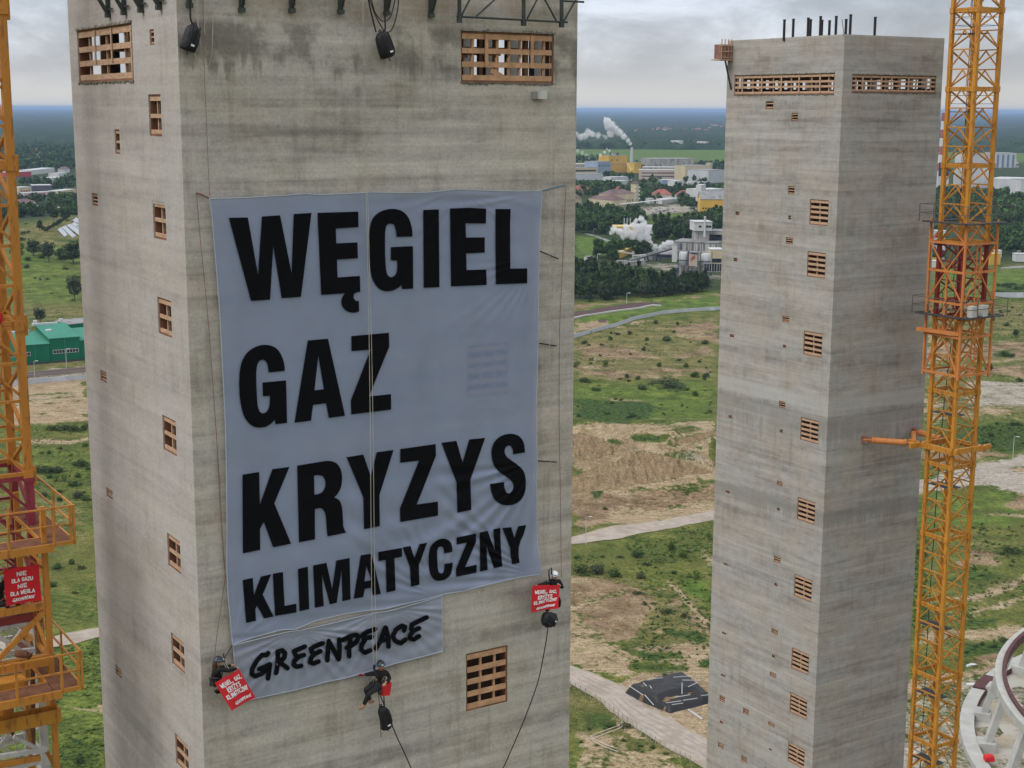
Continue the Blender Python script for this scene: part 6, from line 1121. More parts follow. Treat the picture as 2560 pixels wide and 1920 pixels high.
# ---------------------------------------------------------------- trees, bushes, woods
def leaf_mat(name, base, var=.30, warm=None):
    m = bpy.data.materials.new(name); m.use_nodes = True; nt = m.node_tree; b = nt.nodes['Principled BSDF']; setp(b, Roughness=.75); b.inputs['Specular IOR Level'].default_value = .15
    g = N(nt, 'ShaderNodeNewGeometry'); oi = N(nt, 'ShaderNodeObjectInfo'); n = noise(nt, g.outputs['Position'], .35, 3, .6); n2 = noise(nt, g.outputs['Position'], .045, 3, .5)
    t = math_(nt, 'ADD', math_(nt, 'MULTIPLY', g.outputs['Random Per Island'], .42), math_(nt, 'ADD', math_(nt, 'MULTIPLY', n, .35), math_(nt, 'MULTIPLY', n2, .23)))
    lo = tuple(c*(1-var*1.8) for c in base); hi = tuple(c*(1+var*2.2) for c in base)
    c = ramp(nt, t, [(.3, lo), (.5, base), (.72, hi)]); w_ = warm or (base[0]*1.5, base[1]*1.15, base[2]*.9)
    c = mixc(nt, math_(nt, 'MULTIPLY', oi.outputs['Random'], .5), c, mixc(nt, .6, c, w_)); nt.links.new(c, b.inputs['Base Color']); return m
M_LEAF = [leaf_mat('dark foliage', (.028, .052, .017)), leaf_mat('mid foliage', (.042, .082, .022)), leaf_mat('light foliage', (.072, .125, .030)), leaf_mat('grey green foliage', (.055, .075, .042)), leaf_mat('pine foliage', (.024, .042, .019))]
M_TRUNK = mat('bark', (.09, .065, .045), .9, var=.2)
def crown(seed, n, lobes, leaf, shape='round'):
    """leaf clumps spread through several lobes of a crown of height 1 and width about .8; uneven outline, gaps"""
    r = np.random.default_rng(seed); L = []
    for k in range(lobes):
        if shape == 'cone': h = r.uniform(.15, .95); L.append((r.normal(0, .10)*(1-h), r.normal(0, .10)*(1-h), h, .34*(1.06-h)))
        elif shape == 'bush': a = r.uniform(0, 6.28); d = r.uniform(0, .34); L.append((d*math.cos(a), d*math.sin(a), r.uniform(.22, .62)-d*.4, r.uniform(.20, .34)))
        else: a = r.uniform(0, 6.28); d = r.uniform(0, .24); h = r.uniform(.36, .80); L.append((d*math.cos(a), d*math.sin(a), h, r.uniform(.15, .24)))
    L = np.array(L); q = L[r.integers(0, lobes, n)]; d = r.normal(size=(n, 3)); d /= np.linalg.norm(d, axis=1)[:, None]; rad = q[:, 3]*r.uniform(.55, 1.05, n)**.6
    c = q[:, :3]+d*rad[:, None]*np.array([1, 1, .85]); c[:, 2] = np.maximum(c[:, 2], .04); nrm = d+r.normal(0, .45, (n, 3)); nrm /= np.linalg.norm(nrm, axis=1)[:, None]
    t = np.cross(nrm, r.normal(size=(n, 3))); t /= np.linalg.norm(t, axis=1)[:, None]; b = np.cross(nrm, t); s = leaf*r.uniform(.6, 1.35, n)[:, None]; sb = s*r.uniform(.5, .9, n)[:, None]
    V = np.stack([c-t*s, c+b*sb*.9-nrm*s*.15, c+t*s*1.1, c-b*sb-nrm*s*.1], 1).reshape(-1, 3); return V
def crown_mesh(name, V, m): return mesh_np(name, V, np.arange(len(V)).reshape(-1, 4), m)
TREE_P = []
for k in range(7):
    sh = 'round' if k < 5 else 'cone'; V = crown(50+k, 1100, 11 if sh == 'round' else 16, .044, sh); mesh = crown_mesh('crown', V, M_LEAF[(0, 1, 0, 3, 2, 4, 4)[k]])
    mb = MB(); mb.tube([(0, 0, 0), (.01, .005, .25), (.0, .01, .5), (.02, 0, .75)], [.028, .022, .016, .006], 7)
    for a in range(5): an = a*1.3+k; mb.tube([(0, 0, .28+.07*a), (.12*math.cos(an), .12*math.sin(an), .42+.07*a), (.20*math.cos(an), .20*math.sin(an), .50+.07*a)], [.012, .008, .004], 5)
    tm = bpy.data.meshes.new('trunk'); tm.from_pydata(mb.v, [], mb.f); tm.materials.append(M_TRUNK); TREE_P.append((mesh, tm, V))
BUSH_P = []
for k in range(8): V = crown(90+k, (900, 760, 1100, 640, 900, 560, 1000, 800)[k], (5, 4, 7, 4, 6, 4, 8, 5)[k], .038, 'bush'); BUSH_P.append((crown_mesh('bush', V, M_LEAF[(1, 0, 1, 2, 3, 0, 2, 1)[k]]), V))
def put_tree(p, h, wd, label, group, kind=None, name='tree'):
    k = random.randrange(5) if kind is None else kind; cm, tm, _ = TREE_P[k]; root = thing(name, label, 'tree', p-EZ*.15, random.uniform(0, 6.28), group); root.scale = (h*wd, h*wd, h)
    for nm_, me in (('crown', cm), ('trunk', tm)): o = bpy.data.objects.new(nm_, me); COL.objects.link(o); o.parent = root
    return root
def put_bush(p, h, wd, label, group, kind=None):
    k = random.randrange(8) if kind is None else kind; o = bpy.data.objects.new('bush', BUSH_P[k][0]); COL.objects.link(o); o.location = tuple(p-EZ*.12*h); o.scale = (wd, wd*random.uniform(.8, 1.1), h); o.rotation_euler = (0, 0, random.uniform(0, 6.28)); return tag(o, label, 'bush', group)
def mass(name, items, protos, m, label=None, cat=None):
    """a wood or thicket that reads as one mass: many crowns in one mesh"""
    Vs = []
    for p, h, wd, k in items:
        V = protos[k]; a = random.uniform(0, 6.28); c, s = math.cos(a), math.sin(a); W_ = V*np.array([h*wd, h*wd, h]); Vs.append(np.stack([W_[:, 0]*c-W_[:, 1]*s+p[0], W_[:, 0]*s+W_[:, 1]*c+p[1], W_[:, 2]+p[2]], 1))
    V = np.concatenate(Vs); o = bpy.data.objects.new(name, mesh_np(name, V, np.arange(len(V)).reshape(-1, 4), m)); COL.objects.link(o); return tag(o, label, cat, kind='stuff')
def inpoly(P, n, seed=0, dens=None):
    """random points of the land inside a polygon drawn on the survey, even in area on the ground"""
    r = np.random.default_rng(seed); G = np.array([px0(*p)[:2] for p in P]); x0, x1, y0, y1 = G[:, 0].min(), G[:, 0].max(), G[:, 1].min(), G[:, 1].max()
    if dens: n = int(abs(sum(G[i-1, 0]*G[i, 1]-G[i, 0]*G[i-1, 1] for i in range(len(G))))/2*dens)
    out_ = []
    for _ in range(60):
        q = np.stack([r.uniform(x0, x1, n*2+20), r.uniform(y0, y1, n*2+20)], 1); ok = poly_sd(q[:, 0], q[:, 1], G) > 0; out_ += list(q[ok])
        if len(out_) >= n: break
    out_ = out_[:n]; return [np.array([x, y, float(height(x, y))]) for x, y in out_]
SMALLC = [crown(200+k, 230, 7, .095, 'round' if k < 4 else 'cone') for k in range(6)]
TINYC = [crown(220+k, 44, 4, .22, 'round') for k in range(4)]

# wood between the site and the concrete works: front trees one by one, the rest behind as a mass
WOOD = Z('C2', (100, 830), (330, 860), (560, 900), (820, 930), (1020, 950), (1290, 1010), (1500, 1010), (1860, 1005), (1860, 1035), (1500, 1085), (1100, 1120), (700, 1150), (100, 1185))
pts = inpoly(WOOD, 0, 3, dens=1/48.); pts.sort(key=lambda p: p[1]); NW = min(230, int(len(pts)*.7))
for i, p in enumerate(pts):
    if i < NW: put_tree(p, random.uniform(8, 14), random.uniform(.7, 1.05), 'dark tree in the front of the dense wood before the concrete works', 'front trees of the wood before the concrete works', kind=random.choice((0, 0, 1, 2, 3, 5)))
mass('wood', [(p, random.uniform(9, 15), random.uniform(.75, 1.05), random.randrange(6)) for p in pts[NW:]], SMALLC, M_LEAF[0], 'dense dark wood behind its front trees, below the concrete works', 'wood')
WOODS = [('C2', [(100, 90), (400, 100), (660, 120), (900, 140), (980, 200), (960, 260), (620, 300), (560, 380), (560, 420), (380, 400), (280, 390), (100, 415)], 1/95., 13),
         ('C2', [(590, 500), (700, 440), (1000, 460), (1180, 470), (1300, 440), (1300, 480), (1100, 520), (1060, 600), (900, 640), (800, 600), (660, 640), (640, 600)], 1/80., 11),
         ('C2', [(1090, 240), (1220, 220), (1330, 300), (1340, 480), (1300, 470), (1090, 440)], 1/80., 15), ('C2', [(1340, 230), (1560, 170), (1860, 150), (1860, 350), (1740, 350), (1730, 250), (1540, 250), (1540, 460), (1340, 470)], 1/90., 15),
         ('C2', [(380, 500), (500, 480), (640, 560), (640, 680), (560, 700), (380, 660)], 1/70., 12),
         ('C1', [(100, 1360), (400, 1370), (700, 1440), (980, 1400), (980, 1480), (1060, 1500), (900, 1560), (100, 1640)], 1/110., 13),
         ('C1', [(100, 1100), (500, 1080), (900, 1110), (1250, 1130), (1600, 1150), (2100, 1150), (2100, 1240), (1700, 1260), (1500, 1230), (1000, 1230), (700, 1190), (380, 1240), (100, 1160)], 1/180., 13),
         ('C1', [(400, 1250), (800, 1230), (1150, 1220), (1160, 1330), (1000, 1360), (940, 1250), (420, 1260)], 1/200., 12), ('C1', [(1400, 1230), (1700, 1240), (1690, 1400), (1500, 1360), (1480, 1290)], 1/160., 12),
         ('C1', [(1960, 1420), (2100, 1400), (2100, 1640), (1800, 1640), (1760, 1560)], 1/120., 14), ('C1', [(1560, 1560), (1660, 1480), (1760, 1560), (1760, 1640), (1500, 1640)], 1/120., 14), ('C1', [(1150, 1560), (1280, 1560), (1300, 1640), (1130, 1640)], 1/130., 12),
         ('C1', [(940, 810), (1130, 830), (1120, 900), (1000, 960), (940, 960)], 1/330., 15), ('C1', [(150, 770), (600, 760), (600, 830), (150, 860)], 1/420., 15), ('C1', [(1660, 850), (1840, 830), (2080, 820), (2080, 960), (1900, 960), (1700, 900)], 1/330., 14),
         ('C1', [(280, 1000), (640, 960), (1000, 980), (980, 1060), (640, 1080), (280, 1070)], 1/600., 13), ('C1', [(1000, 1060), (1260, 1060), (1260, 1120), (1000, 1130)], 1/300., 13), ('C1', [(1560, 1040), (1850, 1020), (1860, 1110), (1560, 1110)], 1/260., 13),
         ('C1', [(150, 1060), (640, 1120), (1300, 1130), (2080, 1120), (2080, 1250), (1690, 1300), (1420, 1330), (1150, 1330), (960, 1260), (380, 1270), (150, 1270)], 1/330., 10), ('C1', [(180, 1380), (360, 1420), (700, 1450), (960, 1420), (1000, 1500), (700, 1560), (180, 1560)], 1/130., 11), ('C1', [(1480, 1330), (1700, 1340), (1700, 1440), (1500, 1400)], 1/200., 11), ('C2', [(560, 560), (700, 470), (760, 470), (700, 600), (640, 700), (560, 700)], 1/80., 11),
         ('L1', [(-200, 930), (40, 1000), (240, 1010), (560, 1000), (860, 980), (860, 1160), (560, 1060), (300, 1070), (40, 1080), (-200, 1100)], 1/500., 13), ('L1', [(100, 1180), (520, 1170), (560, 1260), (540, 1310), (280, 1300), (100, 1310)], 1/260., 12), ('L1', [(600, 1240), (860, 1150), (880, 1360), (700, 1350), (560, 1380)], 1/260., 12),
         ('L1', [(70, 1440), (560, 1390), (900, 1420), (900, 1640), (500, 1640), (480, 1560), (320, 1540), (70, 1540)], 1/190., 12), ('L2', [(-200, 80), (60, 110), (330, 80), (500, 110), (600, 80), (1110, -20), (1110, 100), (760, 160), (560, 200), (290, 310), (140, 400), (-200, 480)], 1/110., 13),
         ('Q2', [(250, 480), (700, 500), (1000, 510), (1500, 470), (1500, 1000), (1300, 960), (1060, 960), (900, 900), (300, 900)], 1/110., 14), ('Q2', [(980, 980), (1500, 930), (1500, 1380), (1300, 1340), (1150, 1320), (980, 1290)], 1/95., 14), ('Q2', [(250, 950), (420, 950), (380, 1480), (250, 1500)], 1/140., 11)]
it = []; it2 = []
for k, (zn, P, d, h) in enumerate(WOODS):
    far_ = px0(*Z(zn, P[0]))[1] > 1900
    sft = .8*h*F_PX/np.linalg.norm(px0(*Z(zn, P[0])))/ZN[zn][2]; y0_, y1_ = min(q[1] for q in P), max(q[1] for q in P); sft = min(sft, .72*(y1_-y0_)); P = [(q[0], q[1]+sft*(y1_-q[1])/(y1_-y0_)) for q in P]   # drawn round the crowns: bring the far side down to where the trunks stand
    for p in inpoly(Z(zn, *P), 0, 30+k, dens=d*(.9 if far_ else 1.25)): (it2 if far_ else it).append((p, random.uniform(.7, 1.25)*h, random.uniform(.75, 1.1), random.randrange(4 if far_ else 6)))
mass('town_trees', it, SMALLC, M_LEAF[1], 'mass of green trees round the works, the town and the playing field', 'trees'); mass('distant_town_trees', it2, [crown(240+k, 70, 5, .17, 'round') for k in range(4)], M_LEAF[1], 'mass of trees among the far factory halls', 'trees')
# single trees
for (zn, x, y, h, wd, k, l) in (('C2', 440, 680, 17, .9, 1, 'big rounded green tree left of the yellow sheds'), ('C2', 980, 640, 13, 1.1, 0, 'dark tree standing before the long yellow shed'), ('C2', 1090, 290, 15, .6, 3, 'tall thin tree beside the playing field'), ('C2', 1200, 470, 24, .95, 0, 'large dark tree behind the steam, beside the works'), ('C2', 1470, 460, 26, .7, 3, 'tall grey-green tree left of the concrete tower'),
                               ('L2', 370, 800, 13, 1.3, 0, 'broad dark tree on the left meadow, farthest from the tower'), ('L2', 640, 895, 17, .75, 3, 'pointed dark tree in the middle of the left meadow'), ('L2', 1060, 950, 17, 1.2, 0, 'large dark tree touching the near tower at the left meadow'), ('L2', 480, 390, 9, .9, 0, 'small dark tree on the crest of the left hill'), ('L2', 725, 210, 11, 1.0, 0, 'tree on the skyline of the left hill'), ('L2', 880, 205, 10, .7, 0, 'narrow tree on the skyline of the left hill'), ('L2', 100, 900, 14, 1.0, 4, 'tree behind the near crane on the left meadow'),
                               ('L3', 490, 330, 10, .9, 3, 'grey-green tree behind the green works'), ('L2', 1090, 1600, 17, .8, 3, 'tall grey-green tree by the tower above the green works'), ('L2', 830, 860, 9, 1.2, 4, 'pale green tree in the left meadow'), ('Q3', 1000, 1300, 5.0, 1.05, 0, 'lone dark tree beside the crane at the right'), ('Q3', 1340, 840, 4.4, 1., 0, 'lone dark tree on the right heath')):
    put_tree(gnd(*Z(zn, (x, y))), h, wd, l, None, kind=k)
# bushes: those that stand out one by one, then scattered scrub by area
ONE = [('C3', 215, 278, 2.6, 1.0, 1, 'dark compact bush on bare soil between the towers'), ('C3', 175, 165, 3.0, 1.6, 0, 'bush at the near tower edge under the grey fence'), ('C3', 755, 455, 3.8, 5.4, 1, 'long dark thicket in the middle of the grassland'), ('C3', 940, 395, 4.0, 1.5, 0, 'pale green bush, left of a pair near the far tower'), ('C3', 1015, 398, 3.6, 1.3, 0, 'bush, right of a pair near the far tower'), ('C3', 935, 525, 3.2, 1.2, 0, 'round bush on grass close to the far tower'), ('C3', 870, 325, 3.2, 1.2, 0, 'round bush above the long thicket, to its right'), ('C3', 690, 325, 3.6, 1.0, 0, 'upright bush above the long thicket'), ('C3', 315, 325, 4.2, 1.1, 3, 'tall pale bush on the left of the grassland'), ('C3', 120, 325, 4.0, 1.3, 3, 'pale bush at the near tower edge'), ('C3', 735, 138, 3.2, 2.4, 0, 'wide bush beside the bare strip below the grey fence'), ('C3', 600, 140, 2.6, 1.3, 0, 'small bush left of the wide bush below the grey fence'), ('C3', 345, 138, 3.2, 1.1, 0, 'bush below the bend of the grey fence'), ('C3', 480, 100, 3.4, 1.2, 4, 'grey-green bush below the grey fence'), ('C3', 660, 25, 3.4, 1.3, 4, 'dark bush touching the line of the grey fence'), ('C3', 810, 35, 3.2, .9, 0, 'bush in a pair on the sandy rise'), ('C3', 785, 90, 2.8, .9, 1, 'dark bush alone on the sandy rise'), ('C3', 580, 212, 3.4, 1.0, 4, 'grey-green bush on the brown heath'), ('C3', 1000, 165, 3.4, 1.6, 2, 'leafy bush at the far tower edge'), ('C3', 245, 490, 2.8, 1.2, 1, 'dark bush left of the long thicket'), ('C3', 170, 425, 3.4, 2., 1, 'cluster of dark scrub at the near tower edge'), ('C3', 560, 480, 3.4, 1.6, 4, 'grey scrub left of the long thicket'), ('C3', 460, 400, 3.0, 1.1, 0, 'bush left of the bare strip'), ('C3', 540, 410, 2.6, 1.4, 0, 'low bush beside the bare strip'), ('C3', 312, 1312, 1.6, 1.3, 1, 'small dark bush alone on trampled soil above the road'),
       ('C3', 1030, 1520, 3.0, 1.0, 3, 'pale bush at the far tower below the road'), ('C3', 770, 1590, 2.9, 1.2, 0, 'rounded bush below the gravel road'), ('C3', 540, 1640, 2.9, 1.5, 0, 'dark rounded bush below the gravel road, nearer the near tower'), ('C3', 850, 1640, 3.0, 1.2, 6, 'bright leafy bush below the gravel road'),
       ('C4', 160, 160, 3.6, 1.7, 1, 'large dark thicket at the near tower, left part'), ('C4', 300, 160, 4.2, 1.5, 4, 'large thicket at the near tower, tall middle part'), ('C4', 420, 185, 3.2, 1.5, 2, 'thicket at the near tower, right end'), ('C4', 610, 205, 2.4, 1.2, 4, 'grey-green bush on the grass right of the thicket'), ('C4', 1050, 200, 2.8, 1.2, 3, 'yellow-green bush close to the far tower'), ('C4', 600, 325, 1.5, 1.8, 1, 'low dark bush on the track'), ('C4', 650, 405, 1.5, 1.2, 1, 'small dark bush on bare ground'), ('C4', 820, 470, 2.0, 2.0, 1, 'dark bush in the middle of the field, wider of two'), ('C4', 950, 500, 2.2, 1.1, 1, 'dark bush right of the wider one in the middle of the field'), ('C4', 512, 1350, 1.7, 1.4, 1, 'small dark bush by the white pipe end'), ('C4', 400, 1340, 1.5, 2.2, 0, 'low bush beside the white pipe'), ('C4', 715, 1505, 1.0, 1.4, 0, 'small bush on the bare verge below the road'), ('C4', 820, 960, 1.3, 1.6, 1, 'bush behind the black tarpaulin heap'),
       ('L4', 270, 530, 3.4, 1.3, 1, 'left end of the dark hedge on the sand at the left'), ('L4', 430, 530, 4.2, 1.6, 1, 'middle of the dark hedge on the sand at the left'), ('L4', 580, 540, 3.8, 1.6, 1, 'right part of the dark hedge on the sand at the left'), ('L4', 720, 520, 4.0, 1.1, 1, 'dark bush touching the near tower beside the sand'), ('L4', 690, 1020, 3.8, 1.5, 1, 'dark bush at the near tower on the green slope'), ('L4', 180, 1110, 3.6, 2.2, 1, 'long dark thicket above the crane platform'), ('L4', 360, 1120, 3.4, 1.4, 4, 'grey-green bush above the crane platform'), ('L4', 340, 1230, 2.8, 1.2, 3, 'pale leafy bush above the crane rail'), ('L4', 450, 1230, 3.0, 1.2, 3, 'pale leafy bush right of another above the crane rail'), ('L4', 640, 1470, 3.6, 1.2, 4, 'tall grey bush between crane rail and near tower'), ('L4', 540, 1300, 2.2, 1.2, 2, 'low bush on the slope at the left'), ('L4', 180, 1450, 2.6, 1.2, 4, 'bush seen through the upper crane rail'), ('L4', 390, 1510, 2.2, 1.3, 0, 'bush seen behind the upper crane rail corner'),
       ('P4', 1330, 370, 2.3, 1.7, 0, 'dark bush right of the crane post, largest of three'), ('P4', 1650, 270, 2.0, 1.3, 0, 'grey bush behind the largest one right of the crane post'), ('P4', 1880, 400, 2.2, 1.0, 1, 'dark round bush halfway between crane and near tower'), ('P4', 1230, 800, 2.1, 1.3, 2, 'bright bush beside the crane post'), ('P4', 1730, 960, 1.2, 1.4, 1, 'small dark bush low on the green slope'), ('L5', 495, 1600, 1.9, 1.4, 1, 'dark bush in the grass at the bottom left'), ('L5', 640, 350, 1.2, 1.4, 6, 'small bush below the gravel road at the left'),
       ('L2', 285, 905, 5., 1.3, 0, 'rounded dark bush on the bright left meadow'), ('L2', 175, 540, 5., 1.5, 1, 'dark bush on the left hill'), ('L2', 190, 465, 5., 1.2, 1, 'upper dark bush on the left hill'), ('L2', 280, 440, 5, .8, 1, 'narrow dark bush on the left hill'), ('L2', 560, 380, 4, 1.6, 0, 'low bush on the left hill'), ('L2', 270, 1040, 4.5, 1.2, 4, 'grey bush in the left meadow'), ('L2', 925, 1060, 3.6, 1.3, 1, 'small dark bush in the left meadow'), ('L2', 1110, 1215, 3.6, 2.2, 1, 'dark scrub in the left meadow by the tower'), ('L2', 520, 840, 6, 1.2, 2, 'light bush behind the bright left meadow'), ('L2', 930, 860, 7, 1., 1, 'bush between the trees of the left meadow'),
       ('Q5', 1500, 540, 4., 1.35, 1, 'big dark bush alone on the right heath'), ('Q5', 330, 560, 2.6, 1.2, 1, 'dark bush beside the far tower behind the crane'), ('Q3', 1050, 630, 3.4, 1.1, 1, 'bush right of the crane cage'), ('Q3', 1230, 700, 3.2, 1.6, 0, 'wide bush right of the crane cage'), ('Q3', 1180, 1090, 4., 1.6, 0, 'bush on brown ground right of the crane'), ('Q3', 1290, 1100, 3.2, 1.4, 1, 'second bush on brown ground right of the crane'), ('Q3', 1380, 1420, 2.6, 2., 0, 'low bush right of the crane on grey ground'), ('Q4', 1720, 590, 2.0, 1.6, 1, 'bush by the lamp post at the right'), ('Q4', 1780, 480, 2.4, 1.8, 0, 'bush behind the lamp post at the right'), ('Q4', 2080, 330, 2.6, 1.6, 1, 'bush at the right picture edge')]
for (zn, x, y, h, wd, k, l) in ONE: put_bush(gnd(*Z(zn, (x, y))), h, h*wd, l, None, k)
SCRUB = [('C3', [(90, 100), (600, 20), (1095, 0), (1090, 400), (90, 440)], 26, 1.8, 'scrub bush on the heath between the towers, below the grey fence'), ('C3', [(90, 430), (1085, 400), (1080, 690), (90, 700)], 22, 1.9, 'scrub bush in the green belt beyond the sand'), ('C4', [(90, 0), (1160, 0), (1160, 200), (500, 220), (90, 190)], 18, 1.2, 'scrub bush on grass between road and bare ground'), ('C4', [(700, 300), (1160, 260), (1150, 900), (500, 900), (760, 700)], 16, .8, 'scrub bush scattered on the sandy field before the far tower'), ('C4', [(80, 1150), (380, 1220), (900, 1560), (80, 1500)], 12, .7, 'scrub bush on the verge below the second road'),
         ('L4', [(-60, 780), (780, 720), (820, 1600), (300, 1400), (-60, 1150)], 26, 1.8, 'scrub bush on the green slope at the left'), ('L2', [(90, 620), (1150, 600), (1170, 1650), (90, 1650)], 22, 2.6, 'scrub bush in the meadows left of the tower'), ('L5', [(180, 300), (740, 200), (800, 1700), (280, 1700)], 8, .7, 'low tuft bush in the grass at the bottom left'), ('Q3', [(1000, 320), (1500, 340), (1500, 860), (980, 860)], 18, 1.7, 'scrub bush on the heath right of the crane'), ('Q3', [(1050, 170), (1500, 160), (1500, 290), (1100, 280)], 16, 3.2, 'dark scrub bush behind the pale fence at the right'), ('Q4', [(1640, 320), (2230, 260), (2230, 720), (1650, 620)], 14, 1.4, 'scrub bush in the green belt beside the right road'), ('Q5', [(950, 50), (1659, 30), (1659, 700), (1000, 900)], 14, 1.2, 'scrub bush on the slope below the right road'), ('Q6', [(640, 340), (1300, 140), (1240, 260), (800, 380)], 8, 1.2, 'scrub bush beside the concrete ring')]
for k, (zn, P, n, h, l) in enumerate(SCRUB):
    for p in inpoly(Z(zn, *P), n, 70+k): hh = h*random.uniform(.45, 1.25); put_bush(p, hh, hh*random.uniform(.9, 1.9), l, l.replace('bush', 'bushes', 1))
# rough tufts of weeds all over the near ground
tuft = [crown(300+k, 9, 2, .24, 'bush') for k in range(4)]
for nm_, polys, m, n, hh in (('weeds', [('C3', [(80, 0), (1100, 0), (1090, 700), (80, 720)]), ('C4', [(80, -60), (1165, -60), (1160, 330), (660, 400), (480, 230), (80, 190)]), ('C3', [(80, 1570), (1060, 1400), (1060, 1680), (80, 1680)]), ('C4', [(660, 400), (1160, 330), (1150, 900), (520, 900)])], M_LEAF[2], 1300, .55),
                             ('meadow_tufts', [('L4', [(-80, 500), (780, 400), (820, 1650), (-80, 1650)]), ('L5', [(160, 280), (740, 160), (830, 1700), (230, 1700)]), ('L2', [(80, 600), (1180, 560), (1200, 2000), (100, 2050)])], M_LEAF[2], 1500, .45), ('heath_tufts', [('Q3', [(980, 320), (1480, 320), (1480, 860), (980, 860)]), ('Q4', [(1560, 330), (2230, 250), (2230, 740), (1640, 650)]), ('Q5', [(950, 0), (1659, 0), (1659, 1100), (920, 1450)]), ('Q5', [(240, 200), (420, 200), (380, 1600), (220, 1600)])], M_LEAF[2], 1500, .55)):
    it = []
    for k, (zn, P) in enumerate(polys):
        for p in inpoly(Z(zn, *P), n//len(polys), 120+k):
            if fbm(np.array([p[0]/18]), np.array([p[1]/18]), 55, 3)[0] > .40: h = hh*random.uniform(.5, 1.5); it.append((p, h, random.uniform(1., 2.2), random.randrange(4)))
    mass(nm_, it, tuft, m, 'rough tufts of weeds scattered over the ground', 'weeds')

# ---------------------------------------------------------------- far woods to the horizon
azf = np.radians(np.linspace(-27, 27, 900)); yf = np.concatenate([np.linspace(372, 300, 110), np.linspace(299, 274.6, 60)]); rf = np.array([np.hypot(*px0(1280, y)[:2]) for y in yf]); rf = np.minimum(rf, 52000)
Rf, Af = np.meshgrid(rf, azf, indexing='ij'); Xf = (Rf*np.sin(Af)).ravel(); Yf = (Rf*np.cos(Af)).ravel(); q = 28+Rf.ravel()/160
hf = 13+9*(fbm(Xf/q, Yf/q, 61, 2)-.5)*2+RNG.uniform(-4, 4, len(Xf))+10*(fbm(Xf/2600, Yf/2600, 62, 3)-.5)+np.clip((Rf.ravel()-15000)/36000, 0, 1)*26
hf[Rf.ravel() < rf[0]+1] = 0
i = np.arange(len(rf)-1)[:, None]*len(azf); j = np.arange(len(azf)-1)[None, :]
ffm = bpy.data.materials.new('far woodland'); ffm.use_nodes = True; nt = ffm.node_tree; b_ = nt.nodes['Principled BSDF']; setp(b_, Roughness=.9); b_.inputs['Specular IOR Level'].default_value = .05
g = N(nt, 'ShaderNodeNewGeometry'); n1 = noise(nt, g.outputs['Position'], .0016, 5, .6); n2 = noise(nt, g.outputs['Position'], .02, 4, .6)
c_ = ramp(nt, n2, [(.3, (.014, .028, .012)), (.55, (.028, .050, .020)), (.75, (.05, .08, .03))]); c_ = mixc(nt, smooth(nt, n1, .60, .70), c_, (.075, .115, .045)); nt.links.new(c_, b_.inputs['Base Color'])
o = bpy.data.objects.new('distant_forest', mesh_np('distant_forest', np.stack([Xf, Yf, hf], 1), np.stack([i+j, i+j+1, i+len(azf)+j+1, i+len(azf)+j], -1).reshape(-1, 4)[:, ::-1], ffm)); COL.objects.link(o); tag(o, 'unbroken dark forest reaching to the horizon', 'forest', kind='stuff')
# nearer woods left of the tower, where no airfield cuts them
it = []
for p in inpoly([(-300, 372), (400, 372), (400, 420), (-300, 425)], 1500, 77): it.append((p, random.uniform(10, 17), random.uniform(.8, 1.3), random.randrange(4)))
for p in inpoly([(1330, 366), (1850, 366), (2700, 366), (2700, 375), (1330, 373)], 700, 78): it.append((p, random.uniform(12, 20), random.uniform(.9, 1.5), random.randrange(4)))
mass('distant_woodland', it, TINYC, M_LEAF[1], 'green wood beyond the town at the left of the tower', 'wood')
# ---------------------------------------------------------------- buildings
def wallm(name, c, var=.05, tint=None, amt=.3): return mat(name, c, .8, var=var, scale=.12, tint=tint, tint_amt=amt, tint_scale=.15, stretch=(1, 1, .35))
B_YEL = wallm('yellow cladding', (.60, .37, .06)); B_CRM = wallm('cream render', (.52, .44, .29)); B_GRY = wallm('grey concrete', (.36, .345, .32), .1, (.16, .15, .14), .5); B_BLU = wallm('blue grey cladding', (.27, .33, .42)); B_LGT = wallm('light grey cladding', (.48, .49, .50)); B_WHT = wallm('white cladding', (.54, .54, .53)); B_GRN = wallm('green cladding', (.004, .135, .065)); B_DRK = wallm('dark hall', (.10, .10, .13)); B_PNK = wallm('pale pink render', (.50, .40, .34)); B_RDS = wallm('red stripe cladding', (.42, .06, .07))
R_RED = wallm('red tiles', (.30, .10, .08), .15); R_PUR = wallm('purple brown tiles', (.15, .095, .095), .15); R_GRY = wallm('grey roofing', (.25, .25, .255), .08, (.12, .12, .12), .4); R_WHT = wallm('white roofing', (.50, .51, .52)); R_GRN = wallm('green roofing', (.045, .215, .15), .06); R_BLK = wallm('black roofing', (.06, .06, .065))
M_GLS = mat('dark glass', (.03, .035, .045), .15, var=.1, spec=.5)
